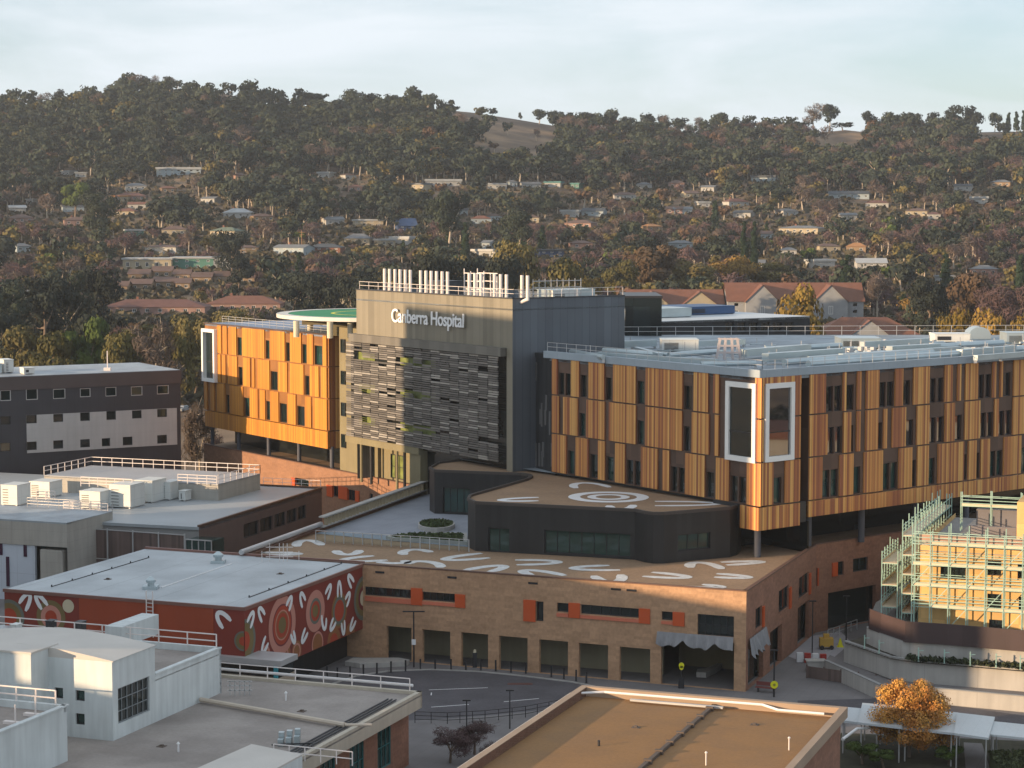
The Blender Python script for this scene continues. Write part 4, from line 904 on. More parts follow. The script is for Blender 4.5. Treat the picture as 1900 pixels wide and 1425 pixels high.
# brown mesh screen in front
sA = P(153, 979, 8.0); sB = P(343, 992, 8.0); f = Fa(sA, sB); e = empty('mesh_screen', (sA.x+6, sA.y, 0), 'tall brown mesh screen with posts in front of the grey roofed block', 'screen')
m = MB(); m.fbox(f, 0, f.len, 0, 8.0, -.05, .02); m.build('mesh_panel', M['mesh_s'], e); m = MB()
for k in range(5): s_ = f.len*k/4; m.fbox(f, s_-.07, s_+.07, 0, 8.1, .02, .14)
for z_ in (4.4, 7.9): m.fbox(f, 0, f.len, z_, z_+.1, .02, .1)
m.build('post', M['steel'], e)
fb = Fa(sB, P(396, 1000, 8.0)); 
e = empty('glass_lobby', (sB.x+1.5, sB.y+1, 0), 'small glazed lobby with teal glass beside the brown mesh screen', 'building'); b = MB(); s1_ = 3.4
fb = gfa(sB+Vector((.1,0,0))); b.fbox(fb, 0, s1_, 0, 7.4, -3, 0); b.build('wall', M['gglass'], e); b = MB()
for k in range(5): b.fbox(fb, s1_*k/4-.05, s1_*k/4+.05, 0, 7.5, .0, .1)
for z_ in (3.5, 5.4, 7.4): b.fbox(fb, 0, s1_, z_, z_+.12, .0, .12)
b.build('frame', M['steel'], e)
# penthouse with rear railing
zp_ = 10.6; pA = P(405, 930, zg); fR_ = gfa(pA, True); s_far = fR_.hit(483, 905)[0]; wdt = 26
ph = empty('roof_penthouse', (pA.x-10, pA.y+6, zg), 'long cream walled penthouse with white railings on the grey roofed block', 'building')
pb = pA + G2*s_far; b = MB(); b.prism([pA, pb, pb-G1*wdt, pA-G1*wdt], zg, zp_, top=False); b.build('wall', M['wall_cream'], ph); b = MB(); b.prism([pA, pb, pb-G1*wdt, pA-G1*wdt], zp_-.1, zp_+.12); b.build('roof', mat('grey_sheet_roof2', (.36,.37,.385), .55, var=.12, scale=.12, fine=.05), ph)
m = MB(); z1_ = zp_+.12; railing(m, [pA+Vector((0,0,z1_-zg)), pb+Vector((0,0,z1_-zg)), pb-G1*wdt+Vector((0,0,z1_-zg)), pA-G1*wdt+Vector((0,0,z1_-zg))], 1.15, 1.6, .045, 2); m.build('roof_railing', M['rail'], ph)
for a in (('148','200',944,2.2,3,'broad pale chiller unit leftmost in the row below the penthouse'),('203','256',942,2.9,3.5,'tall white chiller unit second from left below the penthouse'),('250','297',932,2.8,3.5,'tall white chiller unit third from left below the penthouse'),('298','330',928,2.3,3,'narrower white chiller unit rightmost in the row below the penthouse'),('332','344',930,1.3,1.5,'small low box just right of the white chiller row')):
    gbox(int(a[0]), int(a[1])-14 if a[4] > 2 else int(a[1]), a[2], zg+.06, a[3], a[4], a[5])
gbox(2, 32, 938, zg+.06, 2.6, 3, 'white unit at the left edge of the photo beside pink lit rails')
gbox(55, 92, 922, zg+.06, 2.0, 3, 'low cream unit behind the rails at mid left')
for (u0, u1, vv, lab) in ((34, 102, 925, 'short white guard rail right of the leftmost white roof unit'), (118, 200, 948, 'guard rail in front of the broad pale chiller'), (150, 245, 902, 'pink lit guard rail above the row of chillers'), (330, 402, 897, 'guard rail at the right end of the chiller row')):
    m = MB(); a = P(u0, vv, zg+.06 if vv > 910 else zp_+.12); f = gfa(a); k = f.hit(u1, vv)[0]; railing(m, [f.pt(0, a.z), f.pt(k, a.z)], 1.2, 1.3, .045, 3); m.thing('guard_rail', M['rail'], lab, 'railing')
# ---- white panelled block at far left
zw = 9.5; wq0 = P(124, 971, zw); wS = gfa(wq0, True); wF = gfa(wq0 - G1*30)
wb = empty('panelled_block', (wq0.x-8, wq0.y+5, 0), 'pale panelled block with blue white lower walls at the left edge', 'building')
h_ = [wF.rect(66, 1018, 140, 1092)]; b = MB(); sq = wq0 + G2*(wS.hit(209, 953)[0]); s0_ = wF.hit(0, 970)[0]
zm_ = wF.hit(60, 1012)[1]
b.wall(wF, 0, 30, zm_, zw, [], .3); b.wall(wS, 0, wS.hit(209,953)[0], 0, zw, [], .3); b.build('wall', M['wall_cream'], wb)
b = MB(); sL2 = wF.hit(64, 1050)[0]; b.fbox(wF, 0, sL2, 0, zm_-.0, -.5, -.12); b.build('lower_wall', mat('ice_white_panel', (.50,.55,.62), .6, var=.05, grid=(2.2, 3.2, .05, .8)), wb)
b = MB(); b.fbox(wF, sL2, 29.9, 0, zm_-.02, -1.6, -1.4); b.build('recess_wall', mat('teal_dark', (.04,.075,.08), .5), wb)
b = MB(); s2_ = wF.hit(73, 1050)[0]; b.fbox(wF, s2_+.2, 29.4, 0, zm_-.4, -1.38, .1); b.build('projecting_panel', M['wall_cream'], wb)
for u, v0, v1 in ((46, 995, 1033), (13, 1033, 1088), (1, 990, 1030)):
    s_ = wF.hit(u, 1020)[0]; m = MB(); m.fbox(wF, s_-.22, s_+.22, wF.hit(u, v1)[1], wF.hit(u, v0)[1], -.11, -.05); m.build('slot_window', mat('purple_glass', (.05,.02,.045), .2), wb)
b = MB(); b.prism([wq0, sq, sq - G1*30, wq0 - G1*30], zw-.15, zw+.05); b.build('roof', M['roofgrey'], wb)
m = MB(); railing(m, [sq + Vector((0,0,.05)), sq - G1*12 + Vector((0,0,.05))], 1.1, 1.5, .035, 3); m.build('roof_railing', M['steel'], wb)

# ---- dark building behind, far left
zd = 22.0; dA = P(-60, 702.5, zd); dB = P(334, 687, zd); dF = Fa(dA, dB); dd = Vector((-dF.n.x, -dF.n.y, 0))
db = empty('ward_block', ((dA.x+dB.x)/2, dA.y+12, 0), 'charcoal and pale grey ward block with small square windows at the left edge', 'building')
def zz(q): return dF.rect(q[0]/3.0645, 640+q[1]/3.0645, q[2]/3.0645, 640+q[3]/3.0645)
r1 = [zz(q) for q in ((2,258,62,318),(148,250,215,312),(302,250,372,306),(455,247,515,296),(600,240,662,292),(745,236,810,288),(893,230,960,280))]
r2 = [zz(q) for q in ((2,405,62,455),(148,398,208,446),(302,392,358,438),(455,384,510,432),(604,376,658,426),(750,372,804,418),(893,364,948,410))]
r3 = [zz(q) for q in ((2,556,62,606),(148,550,208,598),(302,542,358,590),(455,536,510,582),(578,530,625,576),(697,522,752,570),(893,512,948,560))]
b = MB(); b.wall(dF, 0, dF.len, 0, zd, r1+r2+r3, .3); bB = dB + dd*18; b.quad((dB.x,dB.y,0),(bB.x,bB.y,0),(bB.x,bB.y,zd),(dB.x,dB.y,zd)); b.build('wall', mat('charcoal_cladding', (.048,.05,.06), .5, metal=.2, var=.1, grid=(1.2, 3.9, .04, .8)), db)
lz0, lz1 = zz((148, 600, 1005, 640))[3], zz((148, 370, 1005, 380))[3]
lz1 = (zz((560,378,620,380))[3]); lz0 = zz((560,585,620,590))[2]
b = MB(); b.wall(dF, dF.hit(149/3.0645, 780)[0], dF.hit(1005/3.0645, 780)[0], lz0, lz1, r2[1:]+r3[1:], .12, d=.1); b.build('pale_wall', mat('pale_grey_cladding', (.43,.44,.44), .6, var=.06, streak=.08, grid=(1.2, 1.3, .03, .88)), db)
b = MB(); b.fbox(dF, 0, dF.len+.1, zd-1.9, zd, 0, .14); b.build('fascia_band', mat('fascia_brown', (.085,.07,.07), .5, metal=.2), db)
b = MB(); b.prism([dA, dB, bB, dA+dd*18], zd-.3, zd+.08); b.build('roof', M['roofgrey'], db)
for r_ in r1: window(db, dF, r_, .2, 1, 1, M['steel'], M['glass'], .09, .1)
for r_ in r2+r3: window(db, dF, r_, .2, 1, 1)
f = dF
punit(f, f.hit(0,690)[0], f.hit(22,690)[0], zd+.08, zd+1.5, -8, -5, 'blue grey plant box at the left end of the ward block roof', 'duct')
punit(f, f.hit(30,690)[0], f.hit(48,690)[0], zd+.08, zd+2.0, -9, -6, 'upright pale plant box with pipes on the ward block roof')
punit(f, f.hit(52,690)[0], f.hit(72,690)[0], zd+.08, zd+1.0, -4, -2, 'small white box close to the edge of the ward block roof')
m = MB(); p = f.pt(f.hit(216,680)[0], zd, -4); m.bar(p, p+Vector((0,0,3)), .06); m.box(p.x-.5, p.x+.5, p.y-.4, p.y+.4, zd+.08, zd+.5); m.thing('roof_mast', M['rail'], 'thin white mast standing on the ward block roof', 'mast')

# ---- white building bottom left
zb0 = 6.0; v0 = P(210, 1375, zb0); wR2 = gfa(v0, True); wLf = gfa(v0 - G1*16)
hz = 12.0; sA2 = 6.2; sB2 = wR2.hit(411, 1284)[0]; zlow2 = 9.7
wh = empty('white_building', (v0.x-6, v0.y+7, zb0), 'white rendered building with a large gridded window at bottom left', 'building')
gw = [wR2.rect(219, 1270, 277, 1340)]; gw = [(wR2.hit(219,1300)[0], wR2.hit(278,1300)[0], wR2.hit(248,1332)[1], wR2.hit(248,1266)[1])]
sw = [wLf.rect(101,1276,117,1296), wLf.rect(140,1281,157,1301), wLf.rect(140,1324,157,1345)]
b = MB(); b.wall(wR2, 0, sA2, zb0, hz, gw, .25); b.wall(wLf, 0, 16, zb0, hz, sw, .3); b.wall(wR2, sA2, sB2, zb0, zlow2, [], .2)
p0, p1 = wR2.pt(sA2,0), wR2.pt(sA2,0)-G1*16; b.quad((p0.x,p0.y,zlow2-.2),(p1.x,p1.y,zlow2-.2),(p1.x,p1.y,hz),(p0.x,p0.y,hz))
b.build('wall', M['wall_white'], wh)
b = MB(); N_ = 10
for k in range(N_):
    a0, a1 = k/N_, (k+1)/N_; z0_ = hz + .02 + .75*math.sin(math.pi*a0); z1_ = hz + .02 + .75*math.sin(math.pi*a1)
    A0, A1 = v0 - G1*(-.1+16.1*a0), v0 - G1*(-.1+16.1*a1)
    b.quad((A0.x,A0.y,z0_),(A1.x,A1.y,z1_),((A1+G2*(sA2+.1)).x,(A1+G2*(sA2+.1)).y,z1_),((A0+G2*(sA2+.1)).x,(A0+G2*(sA2+.1)).y,z0_))
    for off in (0, sA2+.1): q0_, q1_ = A0+G2*off, A1+G2*off; b.quad((q0_.x,q0_.y,hz-.05),(q1_.x,q1_.y,hz-.05),(q1_.x,q1_.y,z1_),(q0_.x,q0_.y,z0_))
b.build('curved_roof', mat('cream_membrane', (.52,.49,.45), .7, var=.08, scale=.3), wh)
p2 = wR2.pt(sB2, 0); b = MB(); b.prism([p0, p2, p2 - G1*30, p0 - G1*30], zlow2-.5, zlow2-.4); b.build('rear_roof', M['membrane'], wh)
b = MB(); b.fbox(wR2, sA2, sB2, zlow2, zlow2+.12, -.35, .08); f = gfa(p2 - G1*30); b.fbox(f, 0, 30, zb0, zlow2+.12, 0, .35); b.build('parapet', M['wall_white'], wh)
m = MB(); railing(m, [wR2.pt(sB2-.4, zlow2+.1, -.2), f.pt(0, zlow2+.1, 0)], 1.1, 2.6, .05, 2); m.build('roof_railing', M['rail'], wh)
window(wh, wR2, gw[0], .2, 6, 3, mat('grid_frame', (.20,.22,.23), .5), M['glass'], .1)
for r_ in sw: window(wh, wLf, r_, .25, 1, 1, None, M['gglass'])
b = MB(); c = P(195, 1190, zlow2); ff = gfa(c); b.fbox(ff, 0, 1.6, zlow2-.4, zlow2+1.3, -6, 0); b.build('roof_upstand', M['wall_white'], wh)
for u, v in ((20,1195),(85,1188),(140,1190)): gbox(u, u+11, v, zlow2-.4, 1.6, .8, {20:'white topped vent box leftmost on the rear roof of the white building',85:'thin grey vent box with red foot in the middle of the rear roof',140:'dark narrow vent box rightmost on the rear roof of the white building'}[u], 'unit' if u == 20 else 'slate')
# nearest block at the left edge
nz_ = 10.0; n0 = P(124, 1310, nz_); e = empty('white_annex', (n0.x-5, n0.y-6, zb0), 'nearest white walled annex with flat roof cut by the left photo edge', 'building')
b = MB(); q = [n0 - G2*26, n0, n0 - G1*26, n0 - G1*26 - G2*26]; b.prism(q, zb0, nz_, top=False); b.build('wall', M['wall_white'], e); b = MB(); b.poly([(p.x,p.y,nz_-.4) for p in q]); b.build('roof', M['membrane'], e)
b = MB(); f = gfa(n0 - G2*26, True); b.fbox(f, 0, 26.2, nz_-.02, nz_+.1, -.35, .08); f2 = gfa(n0 - G1*26); b.fbox(f2, 0, 26, nz_-.4, nz_+.1, .0, .35); b.build('parapet', M['wall_white'], e)
m = MB(); railing(m, [n0 - G1*.8 - G2*.2, n0 - G1*14 - G2*.2], 1.1, 1.7, .055, 2); m.build('roof_railing', M['rail'], e)
for k in range(3):
    p = n0 - G2*(2.0+k*2.5) - G1*1.3; m = MB(); m.bar((p.x,p.y,nz_-.4),(p.x,p.y,nz_+1.0),.05); m.fbox(gfa(p), -.9, .3, nz_-.4, nz_-.2, -.2, .2)
    m.thing('rail_weight', M['rail'], 'short white railing post on a foot block at the annex roof edge', 'railing post', 'posts on the annex roof')
# block behind with curved white top at far left
c = P(57, 1214, 12.6); e = empty('stair_hood', (c.x-3, c.y, zlow2), 'white stair hood with sunlit top at the left edge beside the curved roof', 'building'); f = gfa(c - G1*8)
b = MB(); b.fbox(f, 0, 8, zb0, 12.6, -3.4, 0); b.build('wall', M['wall_white'], e); b = MB(); b.fbox(f, -.1, 8.1, 12.6, 12.75, -3.5, .1); b.build('roof', MATS['cream_membrane'], e)

# ---- beige flat roof with eaves
br = P(783, 1288, zb0); bf = br - G2*45; bl = P(413, 1252, zb0)
bR = Fa(bf, br); bB_ = gfa(br - G1*60)
e = bw = empty('beige_roofed_building', (br.x-12, br.y-14, 0), 'beige flat roofed building with deep pale eaves and teal windows below', 'building')
b = MB(); b.prism([bf - G1*60, bf, br, br - G1*60], zb0-.12, zb0+.0); b.build('roof', M['membrane'], e)
b = MB(); b.fbox(bR, 0, bR.len, zb0-1.1, zb0+.25, -.4, .0); b.fbox(bB_, 0, 60, zb0-1.1, zb0+.25, .0, .4); b.build('fascia', mat('cream_fascia', (.46,.41,.33), .7, var=.08, streak=.1), e)
tw_ = [(bR.len-6.2-k*5.2, bR.len-3.6-k*5.2, 1.0, 4.5) for k in range(6)]
b = MB(); b.wall(bR, 0, bR.len, 0, zb0-1.1, tw_, .3, d=-1.2); b.fbox(bB_, 0, 58.8, 0, zb0-1.1, -1.3, -1.2) if False else None
pp = bR.pt(bR.len-.0, 0, -1.2); b.quad((pp.x,pp.y,0),((pp-G1*58).x,(pp-G1*58).y,0),((pp-G1*58).x,(pp-G1*58).y,zb0-1.1),(pp.x,pp.y,zb0-1.1)); b.build('wall', M['brickr'], e)
fr2 = Fa(bR.pt(0,0,-1.2), bR.pt(bR.len,0,-1.2))
for r_ in tw_: window(e, fr2, r_, .1, 3, 2, mat('teal_frame', (.03,.16,.17), .5), M['gglass'])
m = MB(); f = bB_; railing(m, [f.pt(60-f.hit(766,1275)[0]*0-1.0, zb0+.25, .2), f.pt(20, zb0+.25, .2)], 1.0, 2.6, .045, 2); m.build('roof_railing', M['rail'], e)
m = MB(); m.bar(f.pt(20, zb0+.25, -1.6), f.pt(58.5, zb0+.25, -1.6), .13, 0, 8); m.thing('roof_pipe', M['white'], 'white conduit running the full length of the beige roof behind its railing', 'pipe')
m = MB(); a = P(372, 1298, zb0+.3); c = P(640, 1345, zb0+.3); m.bar(a, c, .2, 0, 8); m.bar(c, P(690,1345,zb0+.3), .12, 0, 8); m.thing('roof_pipe', mat('pipe_tan', (.50,.43,.35), .6), 'tan pipe bending across the middle of the beige roof', 'pipe')
m = MB(); 
for k in range(3): m.bar(bR.pt(bR.len-3, zb0+.12, -1.0-k*.35), bR.pt(bR.len-24, zb0+.12, -1.0-k*.35), .07, 0, 6)
m.thing('roof_cables', M['slate'], 'bundle of dark pipes running along the eave of the beige roof', 'pipes')
q = [P(u, v, zb0+1.2) for u, v in ((360,1428),(467,1381),(561,1400),(478,1445))]
e = empty('roof_hatch', (q[1].x, q[1].y-2, zb0), 'flat pale raised roof box at the bottom of the beige roof', 'roof box'); b = MB(); b.prism(q, zb0, zb0+1.1, top=False); b.build('side', M['wall_white'], e); b = MB(); b.prism(q, zb0+1.1, zb0+1.22); b.build('lid', MATS['cream_membrane'], e)
c = P(530, 1385, zb0); e = empty('roof_gear', c, 'small cluster of boxes and pipes beside the raised roof box', 'roof plant'); m = MB()
for k in range(6): x = c.x+(k%3)*.6-.6; y = c.y+(k//3)*.7; m.box(x, x+.4, y, y+.45, zb0+.15*(k%2), zb0+.5+.12*k)
m.build('box', M['duct'], e); m = MB(); m.bar((c.x-1,c.y-.3,zb0+.2),(c.x+2,c.y+.2,zb0+.2),.05); m.build('pipe', M['slate'], e)
m = MB(); a = P(508,1406,zb0+.25); railing(m, [a, a+G1*6.2], 1.0, 1.3, .04, 2); m.thing('guard_rail', M['rail'], 'white guard rail at the bottom edge of the photo by the beige eave', 'railing')
for (u, v) in ((1440/2.7143, 990+840/2.7143), (331, 1395)): 
    c = P(u, v, zb0); m = MB(); m.bar((c.x,c.y,zb0),(c.x,c.y,zb0+.6),.07,0,8); m.cone((c.x,c.y,zb0+.6),(c.x,c.y,zb0+.75),.14,.03); m.thing('roof_vent_pipe', M['white'], 'small white vent pipe on the beige roof near the ' + ('back railing' if u > 400 else 'gridded window'), 'vent')
c = P(445, 1290, zb0); e = empty('pipe_rack', c, 'little grey rack of pipes at the foot of the white building', 'pipes'); m = MB()
for k in range(5): m.bar((c.x-.8+k*.4,c.y,zb0),(c.x-.8+k*.4,c.y,zb0+1.2),.04)
for z_ in (.4, .8, 1.15): m.bar((c.x-1,c.y,zb0+z_),(c.x+1,c.y,zb0+z_),.04)
m.build('rack', M['steel'], e)
# small block between mural building and beige roof
q = P(413, 1217, 5.2); f = gfa(q - G1*6); L_ = f.hit(519, 1226)[0]; e = empty('entrance_block', (q.x+3, q.y, 0), 'small tan block with dark clerestory strip below the mural corner', 'building')
b = MB(); b.fbox(f, 0, L_, 0, 3.6, -3, 0); b.build('wall', mat('tan_panel', (.36,.29,.22), .7, grid=(1.5,60,.05,.8)), e); b = MB(); b.fbox(f, .1, L_-.1, 3.6, 4.7, -2.9, -.1); b.build('clerestory', M['glass'], e); b = MB(); b.fbox(f, -.2, L_+.2, 4.7, 5.2, -3.2, .2); b.build('roof', M['steel'], e)
b = MB(); b.fbox(f, L_-.5, L_-.15, 0, 4.7, .0, .25); b.build('teal_post', mat('teal_paint', (.03,.25,.30), .5), e)

# ---- tan roofed building bottom right
zt7 = 7.0; tb0 = P(1092, 1273, zt7); tb1 = P(1560, 1312, zt7); tF_ = Fa(tb0, tb1); tdn = Vector((tF_.t.y, -tF_.t.x, 0))
tf0 = tb0 + tdn*45; tf1 = tb1 + tdn*45
e = tn = empty('tan_roofed_building', ((tb0.x+tb1.x)/2, tb0.y-15, 0), 'brick building with flat tan roof and white edge pipes at bottom centre', 'building')
b = MB(); b.prism([tf0, tf1, tb1, tb0], 0, zt7, top=False); b.build('wall', M['brickr'], e)
b = MB(); b.poly([(p.x,p.y,zt7-.7) for p in (tf0, tf1, tb1, tb0)]); b.build('roof', M['tanroof'], e)
b = MB(); fl = Fa(tb0, tf0); fr_ = Fa(tb1, tf1)
b.fbox(tF_, -.0, tF_.len, zt7-.75, zt7+.06, -.0, .55); b.fbox(fl, .0, 45, zt7-.75, zt7+.05, 0, .55) ; b.fbox(fr_, 0, 45, zt7-.75, zt7+.055, -.55, 0); b.build('parapet', mat('parapet_tan', (.34,.25,.18), .8, var=.1), e)
m = MB(); k = .75
A0 = tF_.pt(1.6, zt7-.2, k); m.bar(tF_.pt(tF_.len-6, zt7-.15, k), A0, .1, 0, 8); m.bar(A0, fl.pt(2.2, zt7-.2, k), .1, 0, 8); m.bar(fl.pt(2.2, zt7-.2, k), fl.pt(44, zt7-.2, k), .1, 0, 8); m.bar(tF_.pt(tF_.len-6, zt7-.15, k), tF_.pt(tF_.len-4.6, zt7-.3, 1.4), .1, 0, 8); m.bar(tF_.pt(tF_.len-4.6, zt7-.3, 1.4), tF_.pt(tF_.len-1, zt7-.3, 1.4), .1, 0, 8)
m.thing('edge_pipe', M['white'], 'white pipe following the left and rear parapet of the tan roof', 'pipe')
m = MB(); m.fbox(tF_, 4, tF_.len-9, zt7-.55, zt7-.4, 1.3, 1.6); m.thing('roof_tray', M['steel'], 'pale cable tray lying along the rear edge of the tan roof', 'tray')
a = P(1325, 1312, zt7-.7); m = MB(); f = Fa(a, a + tdn*40)
m.fbox(f, 0, 40, zt7-.7, zt7-.45, -.15, .15); 
for kk_ in range(14): m.fbox(f, 1.2+kk_*2.8, 1.5+kk_*2.8, zt7-.7, zt7-.35, -.3, .3)
m.thing('expansion_joint', mat('dark_tray', (.10,.075,.06), .7), 'dark raised joint cover crossing the middle of the tan roof', 'joint cover')
for u, v, lab in ((1111, 1384, 'small dark vent stub left of the joint on the tan roof'), (1310, 1420, 'thin pale vent pipe at the lower middle of the tan roof'), (1464, 1392, 'thin pale vent pipe nearest the right parapet of the tan roof')):
    c = P(u, v, zt7-.7); m = MB(); m.bar((c.x,c.y,c.z),(c.x,c.y,c.z+(.35 if u < 1200 else .9)),.05 if u > 1200 else .09,0,8); m.cone((c.x,c.y,c.z+(.35 if u < 1200 else .9)),(c.x,c.y,c.z+(.45 if u < 1200 else 1.0)),.12,.04); m.thing('roof_vent_pipe', M['dframe'] if u < 1200 else M['rail'], lab, 'vent')

# ---- scaffolded building on the right
sgz = 15.0; sf0 = P(1706, 1160, 4.2); sf0 = Vector((sf0.x, sf0.y, 0))
A2 = PY(1706, 1000, 205.0); A2 = Vector((A2.x, A2.y, 0)); sF_ = gfa(A2); sL_ = gfa(A2, True)
sb = empty('building_under_construction', (A2.x+12, A2.y+8, 3.3), 'yellow sheathed building under construction wrapped in teal scaffolding', 'building')
ztop_s = sF_.hit(1720, 1012)[1] 
hs_ = []
for (u0, v0_, u1, v1_) in ((1745,1045,1792,1075),(1830,1040,1858,1068),(1888,1046,1910,1074),(1832,1102,1858,1132),(1890,1108,1912,1136),(1835,1150,1860,1170)): hs_.append(sF_.rect(u0, v0_, u1, v1_))
b = MB(); b.wall(sF_, 0, 30, 3.3, ztop_s, hs_, .35); b.wall(Fa(A2+G2*24, A2), 0, 24, 3.3, ztop_s, [], .3); b.build('sheathed_wall', M['ply'], sb)
for h in hs_: window(sb, sF_, h, .3, 2, 1)
b = MB(); b.prism([A2, A2+G1*30, A2+G1*30+G2*24, A2+G2*24], ztop_s-.6, ztop_s-.5); b.build('roof_slab', M['concd'], sb)
b = MB(); b.fbox(sF_, 0, 30, ztop_s-.02, ztop_s+1.1, -.4, -.1); b.build('parapet', mat('pink_board', (.42,.27,.20), .8, var=.15), sb)
tx0 = sF_.hit(1880, 960)[0]; b = MB(); b.fbox(sF_, tx0, 30, ztop_s-.5, ztop_s+4.4, -9, -3); b.build('stair_tower', M['ply'], sb)
b = MB(); b.fbox(sF_, 3.5, tx0-.5, ztop_s-.5, ztop_s+1.8, -16, -15); b.fbox(sF_, 3.5, tx0-.5, ztop_s-.5, ztop_s+.8, -10, -9.6); b.build('roof_upstand', mat('grey_blockwork', (.17,.16,.17), .8, var=.1), sb)
# scaffold, one run per side
def scaffold(fa, s0, s1, z0, z1, label, dn=1.2, seed=1, d0=.45, step=2.2, top=1.6, lift=2.0, dens=4):
    e = empty('scaffold', fa.pt((s0+s1)/2, z0, dn/2+d0), label, 'scaffold'); a = MB(); c = MB(); d_ = MB(); g = MB(); rg = random.Random(seed)
    n_ = max(1, round((s1-s0)/step)); nl = max(1, round((z1-z0)/lift)); lift = (z1-z0)/nl
    for i in range(n_+1):
        s_ = s0+(s1-s0)*i/n_
        for d in (d0, d0+dn): a.bar(fa.pt(s_, z0, d), fa.pt(s_, z1+top+rg.uniform(-.5,.6), d), .045)
    for k in range(1, nl+1):
        z_ = z0+lift*k
        for d in (d0, d0+dn):
            for q in ((0, 1.0) if d == d0 else (0, .33, .66, 1.0)): c.bar(fa.pt(s0, z_+q, d), fa.pt(s1, z_+q, d), .033)
        for i in range(n_+1): s_ = s0+(s1-s0)*i/n_; c.bar(fa.pt(s_, z_-.05, d0), fa.pt(s_, z_-.05, d0+dn), .033)
        a_ = s0 if rg.random() < .8 else s0+step
        g.fbox(fa, a_, s1, z_, z_+.06, d0+.08, d0+dn-.08); g.fbox(fa, a_, s1, z_+.05, z_+.26, d0+dn-.07, d0+dn-.03)
        for i in range(n_):
            if (i+k) % dens == 0: sa, sb_ = s0+(s1-s0)*i/n_, s0+(s1-s0)*(i+1)/n_; d_.bar(fa.pt(sa, z_-lift, d0+dn+.03), fa.pt(sb_, z_, d0+dn+.03), .033)
    a.build('standards', M['scaff'], e); c.build('ledgers', M['scaff'], e); d_.build('braces', M['scaff'], e); g.build('planks', M['plank'], e); return e
zs0 = 4.2
scaffold(sF_, -.4, 30, zs0, ztop_s+.4, 'teal scaffold with pale planks across the front of the yellow building', 1.3, 2, step=1.8, dens=3)
sLf = Fa(A2+G2*24, A2)
scaffold(sLf, 0, 23.6, zs0-1, ztop_s+.8, 'teal scaffold running back along the left side of the yellow building', 1.3, 3, step=1.8, lift=2.0)
scaffold(sLf, 14.0, 23.0, 3.3, zs0+5.8, 'lower outer scaffold bay with stair beside the brick podium', 1.6, 4, d0=2.3, step=1.5)
scaffold(Fa(A2+G2*14+G1*2, A2+G2*14+G1*30), 0, 28, ztop_s-.5, ztop_s+2.2, 'short scaffold standing on the roof slab of the yellow building', 1.0, 5, step=3.1, top=1.2, d0=-1)
# hoarding
def ribbon(name, px_top, z0, z1, m_, th, label, cat, pts=None, cop=None):
    pts = pts or [P(u, v, z1) for u, v in px_top]; e = empty(name, (pts[0].x, pts[0].y, z0), label, cat); m = MB()
    for a, c in zip(pts[:-1], pts[1:]): f = Fa(a, c); m.fbox(f, -.01, f.len+.01, z0, z1, -th, 0)
    m.build('panel' if cop is None else 'wall', m_, e)
    if cop: 
        m = MB()
        for a, c in zip(pts[:-1], pts[1:]): f = Fa(a, c); m.fbox(f, -.01, f.len+.01, z1, z1+.08, -th-.04, .04)
        m.build('coping', cop, e)
    return e
ribbon('hoarding', [(1612,1129),(1635,1138),(1680,1153),(1760,1158),(1867,1167),(1990,1177)], 4.8, 6.8, M['hoard'], .1, 'dark brown solid hoarding below the scaffold', 'hoarding')
ribbon('retaining_wall', [(1608,1164),(1635,1176),(1675,1190),(1760,1196),(1990,1214)], 3.2, 4.8, M['conc'], .35, 'uppermost pale concrete retaining wall directly under the brown hoarding', 'wall', cop=M['concd'])
ribbon('retaining_wall', [(1566,1190),(1610,1205),(1650,1219),(1693,1226),(1780,1233),(1990,1250)], 1.2, 3.25, M['conc'], .35, 'tall middle concrete retaining wall with green posts on top', 'wall', cop=M['concd'])
ribbon('retaining_wall', [(1530,1226),(1580,1248),(1633,1272),(1668,1274),(1739,1278),(1990,1301)], 0, 1.45, M['conc'], .3, 'lowest long concrete retaining wall beside the side street', 'wall', cop=M['concd'])
# strips of ground between the walls
def strip(name, top, bot, z, m_): 
    a = [P(u, v, z) for u, v in top]; c = [P(u, v, z) for u, v in bot]; b = MB()
    for i in range(len(a)-1): b.quad(a[i], a[i+1], c[i+1], c[i])
    return structure(b.build(name, m_))
bed = mat('planting_soil', (.05,.045,.035), .95, var=.4, scale=1)
strip('ramp_paving', [(1540,1215),(1610,1245),(1650,1262),(1700,1267),(1990,1290)], [(1530,1228),(1580,1250),(1633,1274),(1668,1277),(1990,1305)], 1.2, M['pave'])
strip('planting_bed', [(1608,1178),(1672,1216),(1760,1222),(1990,1243)], [(1566,1193),(1650,1222),(1693,1229),(1990,1254)], 3.18, bed)
strip('building_platform', [(1600,1090),(1990,1090)], [(1612,1185),(1990,1230)], 4.0, M['concd']) if False else None
b = MB(); q = [P(u, v, 4.1) for u, v in ((1625,1118),(1612,1150),(1675,1180),(1760,1186),(1990,1200))]; q += [q[-1]+G2*60, q[0]+G2*50+G1*3]
b.prism([(p.x,p.y) for p in q], 0, 4.1); structure(b.build('building_platform', M['concd']))
rng0 = np.random.default_rng(4)
for k in range(26):
    u = 1690 + k*11.5; v = 1222+ (k*11.5)*.078 + 5; c = P(u, v, 3.2); m = MB()
    for j in range(40):
        a = rng0.normal(size=3)*.16; p = Vector((c.x+a[0]*1.8, c.y+a[1], c.z+.22+abs(a[2]))); A = Vector(rng0.normal(size=3)*.09); B = Vector(rng0.normal(size=3)*.09); m.quad(p-A-B, p+A-B, p+A+B, p-A+B)
    m.thing('low_shrub', mat('dark_shrub', (.035,.045,.02), .95), 'small dark shrub in the narrow bed between the concrete walls', 'shrub', 'shrubs in the bed between the retaining walls')
